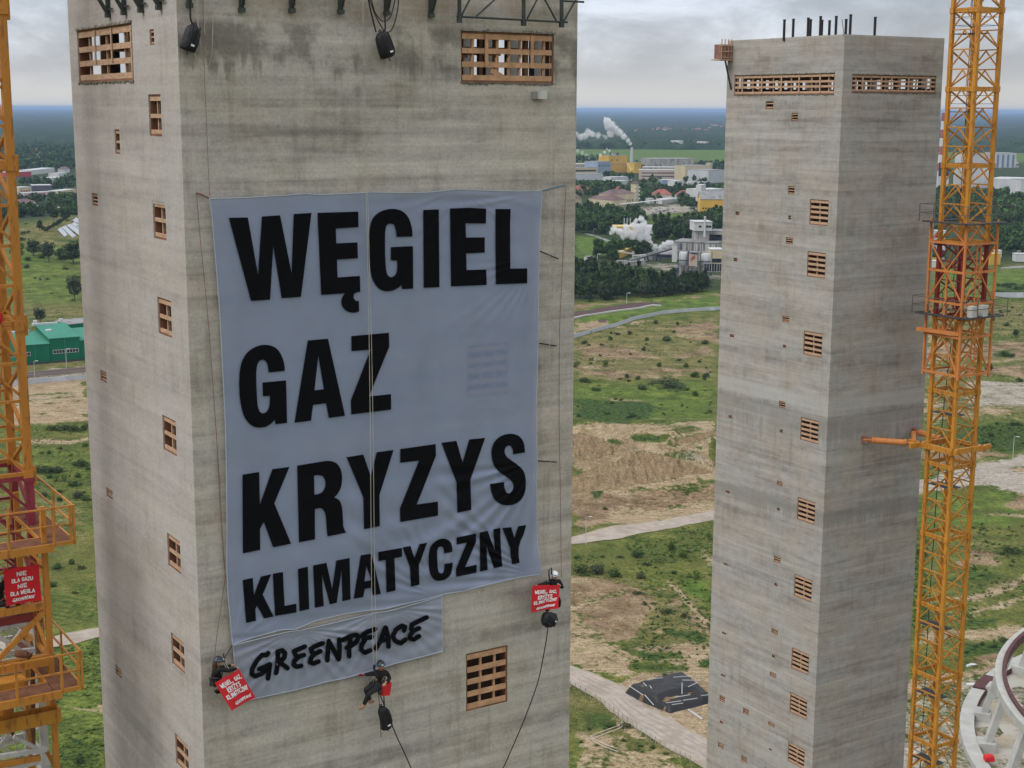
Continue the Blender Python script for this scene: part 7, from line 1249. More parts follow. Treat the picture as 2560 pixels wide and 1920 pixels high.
class Bld:
    def __init__(s, name, label, A, B, depth, h, wall, roof, kind='flat', cat='building', group=None, rh=3., z0=None):
        """A, B: survey pixels of the left and right foot of the front wall; the body reaches depth metres back"""
        a, b = gnd(*A), gnd(*B); z = min(a[2], b[2]) if z0 is None else z0; s.a = np.array([a[0], a[1], z]); s.X = unit([b[0]-a[0], b[1]-a[1], 0]); s.W = np.hypot(b[0]-a[0], b[1]-a[1]); s.Y = np.array([-s.X[1], s.X[0], 0]); s.h, s.d = h, depth
        if s.Y@s.a < 0: s.Y = -s.Y
        s.ax = (s.X, s.Y, EZ); s.root = thing(name, label, cat, s.a, math.atan2(s.X[1], s.X[0]), group)
        mb = MB(); mb.prism([s.p(0, 0, -1.), s.p(s.W, 0, -1.), s.p(s.W, depth, -1.), s.p(0, depth, -1.)], EZ*(h+1))
        if kind == 'gable':
            for t in (0, s.W): mb.prism([s.p(abs(t-.15), 0, h), s.p(abs(t-.15), depth, h), s.p(abs(t-.15), depth/2, h+rh)], s.X*.1)
        mb.build('wall', wall, s.root); mb = MB(); o = .5
        if kind == 'flat': mb.box(s.p(s.W/2, depth/2, h+.18), (s.W+.3, depth+.3, .36), s.ax)
        elif kind == 'gable':
            for q0, q1 in (((-o, h-.3), (depth/2, h+rh)), ((depth+o, h-.3), (depth/2, h+rh))): mb.prism([s.p(-o, q0[0], q0[1]), s.p(s.W+o, q0[0], q0[1]), s.p(s.W+o, q1[0], q1[1]+.02), s.p(-o, q1[0], q1[1]+.02)], EZ*.25)
        elif kind == 'hip':
            k = min(depth/2, s.W/3); r0, r1 = s.p(k, depth/2, h+rh), s.p(s.W-k, depth/2, h+rh); c = [s.p(-o, -o, h), s.p(s.W+o, -o, h), s.p(s.W+o, depth+o, h), s.p(-o, depth+o, h)]
            mb.add(c+[r0, r1], [(0, 1, 5, 4), (2, 3, 4, 5), (1, 2, 5), (3, 0, 4), (3, 2, 1, 0)])
        elif kind == 'shed':
            mb.prism([s.p(-.3, -.3, h+.05), s.p(s.W+.3, -.3, h+.05), s.p(s.W+.3, depth+.3, h+rh), s.p(-.3, depth+.3, h+rh)], EZ*.3); mbw = MB(); mbw.prism([s.p(.02, .05, h), s.p(.02, depth-.05, h), s.p(.02, depth-.05, h+rh-.1)], s.X*(s.W-.04)); mbw.build('gable_wall', wall, s.root)
        s.roof = mb.build('roof', roof, s.root)
    def p(s, x, y, z): return s.a+s.X*x+s.Y*y+EZ*z
    def windows(s, n, z, wh, ww, x0=.06, x1=.94, frame=None, panes=0):
        for k in range(n):
            x = s.W*(x0+(x1-x0)*(k+.5)/n); mb = MB(); mb.box(s.p(x, .02, z), (ww, .22, wh), s.ax); f = mb.build('window', M_GLS, s.root)
            if frame:
                mb = MB()
                for q in (-1, 1): mb.box(s.p(x+q*(ww/2+.06), -.02, z), (.16, .26, wh+.3), s.ax); mb.box(s.p(x, -.025, z+q*(wh/2+.06)), (ww+.3, .27, .16), s.ax)
                for k2 in range(panes-1): mb.box(s.p(x+ww*((k2+1)/panes-.5), -.03, z), (.16, .27, wh), s.ax)
                mb.build('frame', frame, f)
        return s
    def add(s, name, x, y, z, size, m, rot=None): mb = MB(); mb.box(s.p(x, y, z), size, s.ax); mb.build(name, m, s.root); return s
# far factory
Y1 = Bld('boiler_house', 'tall yellow boiler house beside the smoking chimney', Z('C1', (612, 965)), Z('C1', (842, 958)), 34, 31, B_YEL, R_GRY); Y1.windows(2, 23, 2.6, 2.6, .0, .6)
Y1.add('band', Y1.W/2, -.1, 15.5, (Y1.W, .5, .9), R_GRY); Y1.add('vent_stack', Y1.W*.22, 8, 34, (2.6, 2.6, 6), B_DRK); Y1.add('vent_stack', Y1.W*.60, 8, 34, (3.5, 3.5, 5), B_DRK)
Y2 = Bld('annex_hall', 'lower yellow annex right of the boiler house', Z('C1', (842, 966)), Z('C1', (930, 968)), 25, 19, B_YEL, R_GRY); mb = MB(); mb.bar(Y2.p(1, -1.5, 17), Y2.p(11, -1.5, 4), 2.4, 2.4); mb.build('sloping_chute', wallm('pale chute', (.66, .55, .32)), Y2.root)
Bld('annex_hall', 'smallest yellow block, farthest right of the yellow group', Z('C1', (930, 968)), Z('C1', (1000, 968)), 18, 11, B_YEL, R_GRY)
c_ = gnd(*Z('C1', (898, 940))); ch = thing('chimney', 'slender pale grey factory chimney trailing white steam', 'chimney', c_); mb = MB(); zt = on_plane(*Z('C1', (898, 640)), c_, np.array([0, -1., 0]))[2]; mb.tube([c_, c_+EZ*(zt*.5), np.array([c_[0], c_[1], zt])], [3.6, 3.0, 2.4], 18); mb.build('shaft', B_LGT, ch); mb = MB(); mb.tube([np.array([c_[0], c_[1], zt-1.5]), np.array([c_[0], c_[1], zt+.2])], [2.75, 2.75], 18); mb.build('rim', B_GRY, ch); CH_TOP = np.array([c_[0], c_[1], zt])
Bld('factory_hall', 'blue-grey block left of the yellow boiler house', Z('C1', (472, 1018)), Z('C1', (635, 1012)), 30, 26, B_BLU, R_GRY).windows(5, 19, 2.6, 2.2)
Bld('factory_hall', 'long cream hall with rows of dark windows at the near tower edge', Z('C1', (140, 1022)), Z('C1', (470, 1018)), 40, 16, B_CRM, R_GRY).windows(14, 11, 2.8, 3)
Bld('factory_hall', 'cream rooftop storey behind the long cream hall', Z('C1', (150, 935)), Z('C1', (470, 930)), 30, 12, B_CRM, R_WHT).windows(10, 7, 3, 4)
Bld('factory_hall', 'huge grey hall, the tallest long block in the far factory', Z('C1', (1122, 955)), Z('C1', (1680, 950)), 60, 24, B_GRY, R_GRY).windows(12, 6, 3, 7)
Bld('factory_hall', 'middle grey terrace before the huge grey hall', Z('C1', (1045, 1000)), Z('C1', (1575, 1000)), 30, 14, B_GRY, R_WHT).windows(18, 9, 3, 3.2)
Bld('factory_hall', 'front grey-cream row with two lines of small windows', Z('C1', (990, 1050)), Z('C1', (1595, 1052)), 25, 16, B_PNK, R_WHT).windows(26, 11, 2, 2.2).windows(26, 5.5, 2, 2.2)
Bld('factory_hall', 'cream hall right of the grey terraces', Z('C1', (1572, 1075)), Z('C1', (1895, 1070)), 40, 25, B_CRM, R_GRY).windows(7, 17, 3, 4)
Bld('factory_tower', 'small cream tower block on the end of the cream hall', Z('C1', (1828, 1000)), Z('C1', (1892, 1000)), 18, 22, B_CRM, R_GRY)
Bld('factory_hall', 'plain pale blue-grey box hall at the far tower edge', Z('C1', (1862, 1095)), Z('C1', (2060, 1085)), 40, 20, B_LGT, R_GRY)
wt = Bld('water_tower', 'dark roofed framework tower on legs behind the cream hall', Z('C1', (1800, 890)), Z('C1', (1920, 885)), 10, 8, B_DRK, R_WHT)
for l, A_, B_, d, h, wl, rf_ in (('white low shed roof left of the far wood', (640, 1075), (905, 1065), 18, 7, B_WHT, R_WHT), ('lower white shed in front of another', (655, 1120), (860, 1112), 16, 6, B_LGT, R_WHT), ('pale blue shed before the grey row', (1285, 1130), (1450, 1126), 18, 9, B_BLU, R_WHT), ('white flat roofed shed right of the pale blue shed', (1450, 1135), (1560, 1128), 14, 8, B_WHT, R_WHT), ('long low white shed under the plain box hall', (1640, 1130), (1860, 1122), 12, 5, B_WHT, R_WHT), ('low grey shed at the near tower edge', (150, 1060), (540, 1056), 30, 10, B_LGT, R_GRY)):
    Bld('shed', l, Z('C1', A_), Z('C1', B_), d, h, wl, rf_, cat='shed')
# town
Bld('house', 'red roofed house at the near tower edge, highest of all', Z('C1', (190, 1252)), Z('C1', (380, 1220)), 16, 6, B_CRM, R_RED, 'hip', 'house', rh=6)
Bld('house', 'long red roofed house in the middle of the town trees', Z('C1', (1165, 1300)), Z('C1', (1400, 1300)), 15, 7, B_PNK, R_RED, 'hip', 'house', rh=6)
Bld('house', 'red roofed house with white gable right of the long one', Z('C1', (1440, 1310)), Z('C1', (1600, 1318)), 15, 7, B_WHT, R_RED, 'hip', 'house', rh=6)
Bld('house', 'small red roof peeping out of the trees', Z('C1', (760, 1225)), Z('C1', (800, 1222)), 10, 6, B_WHT, R_RED, 'hip', 'house', rh=4)
t1 = Bld('tenement', 'long cream tenement under a dark purple roof, right wing', Z('C1', (640, 1420)), Z('C1', (940, 1400)), 20, 17, B_CRM, R_PUR, 'hip', 'building', rh=5); t1.windows(9, 4, 2.2, 1.6); t1.windows(9, 9, 2.2, 1.6)
t2 = Bld('tenement', 'cream tenement under a reddish purple roof, left wing', Z('C1', (360, 1400)), Z('C1', (660, 1430)), 20, 11, B_CRM, R_PUR, 'hip', 'building', rh=5); t2.windows(9, 4, 2.2, 1.6)
Bld('house', 'house with purple roof at the near tower edge beside the tenement', Z('C1', (150, 1390)), Z('C1', (270, 1380)), 16, 9, B_CRM, R_PUR, 'hip', 'house', rh=8)
ct = Bld('clock_tower', 'narrow cream tower with scalloped white edges beside the tenement', Z('C1', (950, 1352)), Z('C1', (986, 1350)), 9, 24, B_CRM, R_PUR, 'hip', 'tower', rh=4)
for k in range(4):
    for x in (-.6, ct.W+.6): mb = MB(); mb.ball(ct.p(x, -.2, 6+4.6*k), 1.5, 8, 6, squash=(1, .4, 1)); mb.build('scallop', B_WHT, ct.root)
Bld('office_block', 'white office slab behind the yellow school at the far tower edge', Z('C1', (1700, 1425)), Z('C1', (1768, 1425)), 24, 28, B_WHT, R_WHT)
Bld('office_block', 'long white hall with rooftop boxes at the far tower edge', Z('C1', (1768, 1330)), Z('C1', (2080, 1320)), 30, 15, B_WHT, R_WHT).windows(8, 9, 3, 5)
sc_ = Bld('school', 'bright yellow building with grey pitched roof at the far tower edge', Z('C1', (1762, 1462)), Z('C1', (2080, 1462)), 26, 15, B_YEL, R_GRY, 'gable', 'building', rh=8); sc_.windows(8, 4.5, 2, 1.8)
mb = MB(); a_, b_ = gnd(*Z('C1', (770, 1436)))+EZ*7, gnd(*Z('C1', (1495, 1352)))+EZ*7; mb.bar(a_, b_, 6, .5); cn = thing('canopy', 'long thin white canopy roof slanting across the town yard', 'canopy', gnd(*Z('C1', (1130, 1395)))); mb.build('roof', R_WHT, cn)
for t in np.linspace(.05, .95, 9): mb = MB(); q_ = a_*(1-t)+b_*t; mb.bar(q_-EZ*8, q_, .5); mb.build('post', B_GRY, cn)
for k in range(16):
    p = gnd(*Z('C1', (random.uniform(1020, 1460), random.uniform(1420, 1470)))); car = thing('parked_car', 'tiny parked car in the yard between canopy and playing field', 'car', p, random.uniform(0, 3.1), 'parked cars in the town yard'); ax = (unit([1, .3, 0]), unit([-.3, 1, 0]), EZ); mm = random.choice((B_BLU, B_WHT, B_DRK, B_LGT))
    mb = MB(); mb.box(p+EZ*.75, (4.3, 1.8, .7), ax); mb.build('body', mm, car); mb = MB(); mb.box(p+EZ*1.4, (2.3, 1.6, .6), ax); mb.build('cabin', M_GLS, car)
for k, (x, y, l) in enumerate(((1310, 1350, 'left'), (1350, 1345, 'middle'), (1420, 1330, 'right'), (1150, 1345, 'lone')) ): Bld('kiosk', 'small white pavilion by the canopy, %s one' % l, Z('C1', (x-30, y+8)), Z('C1', (x+30, y+5)), 9, 6, B_WHT, R_WHT, cat='pavilion')
# concrete works
cw = Bld('concrete_works', 'grey concrete works, the broad main block with streaked panels', Z('K7', (960, 1010)), Z('K7', (1860, 1040)), 30, 0, B_GRY, R_GRY)
def kz(zone, x, y, ref): return on_plane(*Z(zone, (x, y)), ref, unit([-ref[0], -ref[1], 0]))[2]
bpy.data.objects.remove(cw.root.children[0]); bpy.data.objects.remove([c for c in cw.root.children][0])
z1 = kz('K7', 1000, 800, cw.a); z2 = kz('K7', 1000, 600, cw.a); mb = MB(); mb.prism([cw.p(0, 0, -1), cw.p(cw.W*1.12, 0, -1), cw.p(cw.W*1.12, 26, -1), cw.p(0, 26, -1)], EZ*(z2+1)); mb.build('wall', B_GRY, cw.root)
mb = MB(); mb.box(cw.p(cw.W*.56, 13, z2+.3), (cw.W*1.14, 27, .7), cw.ax); mb.build('roof', R_GRY, cw.root)
for k in range(22): mb = MB(); mb.box(cw.p(cw.W*(.03+.05*k), -.12, (z1+z2)/2), (.35, .3, (z2-z1)*.86), cw.ax); mb.build('panel_rib', B_WHT if k % 3 else B_DRK, cw.root)
mb = MB(); mb.box(cw.p(cw.W*.56, -.2, z1-.4), (cw.W*1.1, .5, .8), cw.ax); mb.build('ledge', B_LGT, cw.root)
mb = MB(); mb.box(cw.p(cw.W*.16, -.1, (z1+z2)/2), (cw.W*.12, .3, (z2-z1)*.7), cw.ax); mb.build('louvre', B_DRK, cw.root)
tw_ = Bld('mixing_tower', 'stained concrete mixing tower with white top box and pale flue', Z('K7', (1450, 1010)), Z('K7', (1765, 1015)), 14, kz('K7', 1600, 320, cw.a), B_GRY, R_GRY)
zt0, zt1 = kz('K7', 1600, 335, tw_.a), kz('K7', 1600, 135, tw_.a); mb = MB(); mb.box(tw_.p(tw_.W*.5, 7, (zt0+zt1)/2), (tw_.W*1.30, 18, zt1-zt0), tw_.ax); tb = mb.build('top_box', B_WHT, tw_.root); mb = MB(); mb.box(tw_.p(tw_.W*.5, 7, zt1+.2), (tw_.W*1.36, 19, .5), tw_.ax); mb.build('roof', R_WHT, tb)
for x in (.28, .80, 1.0): mb = MB(); mb.box(tw_.p(tw_.W*x, -2.05, zt0*.5+zt1*.5), (2.0, .2, 1.6), tw_.ax); mb.build('window', M_GLS, tb)
mb = MB(); x_ = tw_.p(tw_.W*.60, -2.8, 0); mb.tube([x_+EZ*kz('K7', 1640, 470, tw_.a), x_+EZ*kz('K7', 1640, 20, tw_.a)], .8, 10); mb.build('flue', B_WHT, tw_.root)
mb = MB(); mb.tube([x_+EZ*(kz('K7', 1640, 20, tw_.a)-.4), x_+EZ*(kz('K7', 1640, 20, tw_.a)+.8)], 1.0, 10); mb.build('flue_cap', B_LGT, tw_.root)
Bld('works_block', 'grey block right of the mixing tower with dark window band', Z('K7', (1770, 1000)), Z('K7', (2080, 1000)), 20, kz('K7', 1900, 370, cw.a), B_GRY, R_GRY).windows(3, kz('K7', 1900, 520, cw.a), 5, 6)
for x0, x1, yt, yb, l, m in ((1070, 1270, 850, 1140, 'left pale silo with a dark ring, before the concrete works', B_LGT), (1285, 1475, 850, 1140, 'middle boxy silo with rusty red stains', B_PNK), (1580, 1800, 880, 1170, 'right silo, widest of the three', B_LGT)):
    ref = gnd(*Z('K7', ((x0+x1)/2, 1380))); p = np.array([ref[0], ref[1], 0]); r_ = (x1-x0)*.10849/F_PX*np.linalg.norm(ref-CAM_C)/2; zb, zt = kz('K7', x0, yb, ref), kz('K7', x0, yt, ref); si = thing('silo', l, 'silo', ref, group=None)
    mb = MB(); mb.tube([p+EZ*(zb-.5), p+EZ*zb, p+EZ*zt, p+EZ*(zt+.6)], [r_*.3, r_, r_, r_*.7], 22) if m is not B_PNK else mb.box(p+EZ*(zb+zt)/2, (2*r_, 2*r_, zt-zb), (unit([1, .1, 0]), unit([-.1, 1, 0]), EZ)); mb.build('drum', m, si, smooth=m is not B_PNK)
    mb = MB(); mb.tube([p+EZ*(zb*.55+zt*.45-.35), p+EZ*(zb*.55+zt*.45+.35)], r_*1.06, 22) if m is not B_PNK else mb.box(p+EZ*(zt-.3), (2.1*r_, 2.1*r_, .6)); mb.build('ring', B_DRK, si)
    for a in range(4): mb = MB(); q_ = p+r_*.8*np.array([math.cos(a*1.57+.8), math.sin(a*1.57+.8), 0]); mb.bar(q_-EZ*1, q_+EZ*zb, .7); mb.build('leg', B_GRY, si)
    mb = MB(); mb.tube([p+EZ*(zb), p+EZ*(zb*.45)], [r_*.9, r_*.15], 14); mb.build('hopper', B_GRY, si)
    if m is B_PNK:
        for k in range(3): mb = MB(); mb.box(p+np.array([(-.5+.4*k)*r_, -r_*1.03, zb+(zt-zb)*(.5+.1*k)]), (r_*.35, .15, (zt-zb)*.3)); mb.build('rust_stain', mat('rust stain', (.34, .09, .05), .9, var=.3), si)
    for q_ in (-1, 1): mb = MB(); mb.bar(p+np.array([q_*r_*1.15, -r_*.8, 0]), p+np.array([q_*r_*1.15, -r_*.8, zt+2]), .4); mb.build('pipe', B_DRK, si)
wb = Bld('works_block', 'dark grey open base of the works beneath the silos', Z('K7', (965, 1345)), Z('K7', (1520, 1350)), 8, kz('K7', 1200, 1165, gnd(*Z('K7', (1200, 1345)))), B_GRY, R_GRY); wb.windows(7, wb.h*.5, wb.h*.62, 1.7)
for k in range(4): wb.add('floor_edge', wb.W/2, -.3, wb.h*(.22+.24*k), (wb.W*1.02, .5, .3), B_LGT)
for k in range(5): wb.add('stair_rail', wb.W*(.05+.02*k), -.6, wb.h*(.15+.18*k), (2.6, .3, .3), B_DRK)
Bld('works_block', 'cream lower works hall with white slatted windows at the far tower edge', Z('K7', (1690, 1400)), Z('K7', (2090, 1400)), 16, kz('K7', 1900, 1150, cw.a)-0, B_CRM, R_GRY).windows(2, 6.5, 5.5, 9, frame=B_WHT, panes=5)
Bld('works_block', 'cream upper works hall behind the right silo', Z('K7', (1800, 1180)), Z('K7', (2090, 1180)), 16, 13, B_CRM, R_WHT).windows(2, 5, 3, 6, .3, 1.)
Bld('works_block', 'small white works hut among the silos', Z('K7', (920, 1060)), Z('K7', (1030, 1060)), 8, 13, B_WHT, R_GRY)
Bld('works_hall', 'long low grey hall with slatted front behind the conveyor', Z('K7', (560, 965)), Z('K7', (930, 985)), 20, 3.4, B_DRK, R_GRY, 'gable', 'hall', rh=2.6).windows(14, 1.8, 2.2, .9)
Bld('works_hut', 'low pale hut at the foot of the conveyor', Z('K6', (1140, 1260)), Z('K6', (1400, 1270)), 6, 2.6, B_GRY, R_GRY, cat='hut')
Bld('works_hut', 'small white hut with grey roof left of the yellow shed', Z('K6', (445, 1165)), Z('K6', (590, 1150)), 6, 3, B_LGT, R_GRY, cat='hut')
Bld('works_hut', 'pale wall block under the conveyor', Z('K6', (1500, 1290)), Z('K6', (1900, 1250)), 4, 2.6, B_GRY, R_GRY, cat='hut')
Bld('works_hut', 'white office hut right of the white pipes', Z('K6', (1900, 1170)), Z('K6', (2130, 1140)), 5, 3.4, B_LGT, R_GRY, cat='hut')
ys_ = Bld('storage_shed', 'long bright yellow shed slanting away beside the conveyor', Z('K6', (1235, 1105)), Z('K6', (1930, 800)), 8, 4.6, B_YEL, wallm('pale yellow roof', (.60, .46, .16)), 'flat', 'shed')
Bld('storage_hall', 'yellow hall half hidden in steam', Z('K6', (1090, 420)), Z('K6', (1700, 430)), 22, 5.4, B_YEL, wallm('pale yellow roof', (.60, .46, .16)), 'flat', 'hall'); Bld('storage_hall', 'white hall behind the steam', Z('K6', (1690, 460)), Z('K6', (2120, 470)), 24, 6.6, B_WHT, R_WHT, cat='hall')
a_, b_ = gnd(*Z('K6', (1520, 1215))), gnd(*Z('K7', (960, 1010))); b_ = b_*1.; b_[2] = kz('K7', 960, 740, b_); cv_ = thing('conveyor', 'long dark inclined conveyor rising to the concrete works', 'conveyor', a_); a_ = a_+EZ*1.5
mb = MB(); mb.bar(a_, b_, 2.4, 1.0); mb.build('gallery', mat('conveyor steel', (.10, .10, .11), .7, .2, var=.2), cv_)
for t in np.linspace(.02, .97, 26): mb = MB(); q_ = a_*(1-t)+b_*t; mb.bar(q_+np.array([-1.2, -1.2, -.4]), q_+np.array([-1.2, -1.2, 1.5]), .35); mb.build('rail_post', B_LGT, cv_)
mb = MB(); mb.bar(a_+np.array([-1.2, -1.2, 1.5]), b_+np.array([-1.2, -1.2, 1.5]), .3); mb.build('hand_rail', B_LGT, cv_)
for t in (.35, .55, .62): mb = MB(); q_ = a_*(1-t)+b_*t; mb.bar(np.array([q_[0]-1, q_[1], -1]), q_-np.array([1, 0, .5]), .7); mb.bar(np.array([q_[0]+3, q_[1]+3, -1]), q_-np.array([-1, 0, .5]), .7); mb.build('trestle', B_DRK, cv_)
pr = thing('pipe_bridge', 'white overhead pipe on pylons before the yellow shed', 'pipe bridge', gnd(*Z('K6', (1590, 1110)))); ref = gnd(*Z('K6', (1590, 1110)))
K = lambda x, y: on_plane(*Z('K6', (x, y)), ref, unit([-ref[0], -ref[1], 0]))
for a, b in (((1160, 925), (1330, 935)), ((1330, 935), (1570, 980)), ((1570, 1028), (1900, 1000)), ((1900, 1000), (1915, 1070))): mb = MB(); mb.bar(K(*a), K(*b), .9); mb.build('pipe', B_WHT, pr)
for x, y in ((1165, 880), (1590, 930)): mb = MB(); [mb.bar(K(x+q_, y), np.array([*K(x+q_, y)[:2], -1.]), .5) for q_ in (-18, 18)]; mb.bar(K(x-18, y), K(x+18, y), .5); mb.bar(K(x-18, y+45), K(x+18, y+45), .5); mb.build('pylon', B_LGT, pr)
for l, P_ in (('short white chute standing in the trees', ((1280, 520), (1400, 615))), ('bent white duct above the yellow shed', ((1320, 775), (1360, 770), (1470, 700), (1460, 680)))):
    d_ = thing('duct', l, 'duct', gnd(*Z('K6', (1380, 800)))); ref2 = gnd(*Z('K6', (1400, 800))); q_ = [on_plane(*Z('K6', p), ref2, unit([-ref2[0], -ref2[1], 0])) for p in P_]; mb = MB(); [mb.bar(q_[i], q_[i+1], .9) for i in range(len(q_)-1)]; mb.build('pipe', B_WHT, d_); mb = MB(); [mb.bar(np.array([*p[:2], -1.]), p, .4) for p in (q_[0], q_[-1])]; mb.build('post', B_LGT, d_)
for k, x in enumerate((1350, 1425, 1508)): mb = MB(); ref2 = gnd(*Z('K6', (x, 330))); mb.tube([ref2-EZ, np.array([ref2[0], ref2[1], on_plane(*Z('K6', (x, 50)), ref2, unit([-ref2[0], -ref2[1], 0]))[2]])], .45, 8); tag(mb.build('vent_pipe', B_WHT, None), 'tall white vent pipe behind the steam, %s of three' % ('left', 'middle', 'right')[k], 'pipe', 'white vent pipes behind the steam')
# right of the second tower
sp = Bld('power_house', 'white hall with dark blue vertical stripes at the right picture edge', Z('Q2', (1080, 205)), Z('Q2', (1345, 205)), 60, kz('Q2', 1200, 15, gnd(*Z('Q2', (1200, 205)))), B_LGT, R_GRY)
for k in range(4): sp.add('blue_strip', sp.W*(.10+.25*k), -.1, sp.h*.46, (sp.W*.10, .5, sp.h*.86), wallm('blue panel', (.12, .19, .30)))
sp.add('side_strip', sp.W*.97, -.15, sp.h*.5, (sp.W*.05, .5, sp.h), B_CRM)
Bld('factory_hall', 'broad white hall before the striped one at the right picture edge', Z('Q2', (1000, 480)), Z('Q2', (1700, 500)), 70, kz('Q2', 1200, 345, gnd(*Z('Q2', (1200, 480)))), B_LGT, R_WHT)
Bld('factory_hall', 'white hall seen through the right crane mast', Z('Q2', (690, 470)), Z('Q2', (1000, 470)), 40, kz('Q2', 900, 210, gnd(*Z('Q2', (900, 470)))), B_WHT, R_WHT); Bld('factory_hall', 'tall white slab behind the right crane mast', Z('Q2', (690, 230)), Z('Q2', (1010, 230)), 40, kz('Q2', 900, 25, gnd(*Z('Q2', (900, 230)))), B_WHT, R_GRY)
Bld('factory_hall', 'white hall between far tower and right crane', Z('Q2', (330, 490)), Z('Q2', (470, 490)), 40, kz('Q2', 400, 260, gnd(*Z('Q2', (400, 490)))), B_WHT, R_GRY).windows(4, 30, 20, 5)
Bld('apartment_block', 'white flat block at the right picture edge among trees', Z('Q2', (1395, 680)), Z('Q2', (1600, 680)), 30, kz('Q2', 1450, 360, gnd(*Z('Q2', (1450, 680)))), B_WHT, R_GRY)
Bld('shed', 'small white shed at the right beyond the wood', Z('Q2', (1080, 1362)), Z('Q2', (1160, 1365)), 8, 5, B_WHT, R_WHT, cat='shed'); Bld('shed', 'white container shed at the right picture edge', Z('Q2', (1340, 1420)), Z('Q2', (1500, 1425)), 8, 6, B_WHT, R_WHT, cat='shed'); Bld('shed', 'yellow shed right of the crane cage', Z('Q2', (1000, 1465)), Z('Q2', (1145, 1460)), 10, 8, B_YEL, B_YEL, cat='shed')
Bld('shed', 'yellow shed between far tower and crane cage', Z('Q2', (270, 1460)), Z('Q2', (360, 1460)), 8, 5, B_YEL, B_YEL, cat='shed'); Bld('shed', 'white shed under the yellow one beside the far tower', Z('Q2', (265, 1505)), Z('Q2', (330, 1505)), 8, 5, B_WHT, R_WHT, cat='shed'); Bld('shed', 'dark windowed block left of the crane cage', Z('Q2', (280, 1390)), Z('Q2', (420, 1390)), 10, 22, B_LGT, R_WHT, cat='shed').windows(2, 6, 2, 6).windows(2, 12, 2, 6).windows(2, 18, 2, 6)
stk = gnd(2349, 470); mb = MB(); z_ = on_plane(2350, 282, stk, unit([-stk[0], -stk[1], 0]))[2]; st = thing('striped_chimney', 'slim red and white banded chimney half hidden by the far tower', 'chimney', stk)
for k in range(9): mb = MB(); mb.tube([np.array([stk[0], stk[1], z_*k/9]), np.array([stk[0], stk[1], z_*(k+1)/9])], [6-.35*k, 6-.35*(k+1)], 14); mb.build('band', R_RED if k % 2 == 0 else B_WHT, st)
# left of the near tower: town, hill panels, green works
for l, A_, B_, d, h, wl, rf_, kd in (('long white and red market hall among trees at the left', (-60, 1180), (270, 1165), 25, 8, B_RDS, R_WHT, 'flat'), ('white roofed hall right of the red market hall', (270, 1150), (590, 1110), 24, 8, B_WHT, R_WHT, 'flat'), ('dark hall with red base stripe and white roof', (280, 1385), (550, 1380), 26, 9, B_DRK, R_WHT, 'flat'), ('cream hut left of the dark striped hall', (105, 1405), (270, 1395), 18, 8, B_CRM, R_WHT, 'flat'), ('low white shed row in front of the dark striped hall', (160, 1440), (560, 1420), 14, 4, B_WHT, R_WHT, 'flat'), ('white shed row near the near tower', (640, 1425), (890, 1395), 16, 5, B_CRM, R_WHT, 'flat'), ('white block with stepped roof near the near tower', (650, 1215), (755, 1205), 20, 10, B_WHT, R_WHT, 'flat'), ('pale hall below the stepped roof block', (555, 1260), (750, 1250), 25, 8, B_LGT, R_WHT, 'flat'), ('white house with pinkish roof below the sheds', (135, 1615), (330, 1600), 14, 7, B_WHT, R_PUR, 'hip'), ('low white shed at the crane', (-60, 1640), (100, 1625), 10, 4, B_WHT, R_WHT, 'flat'), ('small white house high in the trees by the near tower', (730, 1120), (800, 1110), 12, 7, B_WHT, R_PUR, 'hip'), ('light hut left of the cream hut', (20, 1440), (100, 1430), 10, 5, B_LGT, R_WHT, 'flat')):
    bb = Bld('hall' if h > 7 else 'shed', l, Z('L1', A_), Z('L1', B_), d, h, wl, rf_, kd, 'hall' if h > 7 else 'shed', rh=4)
    if 'striped' in l: bb.add('red_stripe', bb.W*.45, -.15, 1.4, (bb.W*.6, .4, 2.6), B_RDS)
    if 'pinkish' in l or 'cream hut' in l: bb.windows(4, 3.4, 2, 1.6)
po = thing('sports_frame', 'white-green portal frame beside the pinkish roofed house', 'frame', gnd(*Z('L1', (400, 1640)))); ref = gnd(*Z('L1', (400, 1645))); kk = lambda x, y: on_plane(*Z('L1', (x, y)), ref, unit([-ref[0], -ref[1], 0])); mb = MB(); mb.bar(kk(330, 1570), kk(478, 1575), .9); mb.build('beam', B_WHT, po)
for x in (332, 476): mb = MB(); mb.bar(kk(x, 1572), kk(x, 1650), .9); mb.build('post', B_WHT, po)
M_PV = mat('solar panel glass', (.33, .35, .40), .25, .2, var=.05, spec=.5)
for k, P_ in enumerate(([(790, 405), (850, 365), (965, 455), (905, 487)], [(857, 362), (925, 325), (1108, 455), (1045, 490)], [(940, 322), (1010, 285), (1180, 410), (1180, 470)], [(1025, 295), (1080, 262), (1180, 330), (1180, 395)], [(1045, 235), (1115, 185), (1180, 230), (1180, 300)])):
    c = [gnd(*Z('L2', p)) for p in P_]; hh = [1.0, 1.0, .3, .3]; s_ = thing('solar_table', 'tilted row of grey solar panels on the left hill, %s' % ('first from the left', 'second from the left', 'third from the left', 'fourth from the left', 'topmost beside the tower')[k], 'solar panels', c[0], 0, 'solar panel rows on the left hill')
    tp = [p+EZ*h_ for p, h_ in zip(c, hh)]; mb = MB(); mb.prism(tp, EZ*.12); mb.build('panel', M_PV, s_)
    for p, h_ in zip(c, hh): mb = MB(); mb.bar(p-EZ*.5, p+EZ*h_, .25); mb.build('post', B_GRY, s_)
hd = []
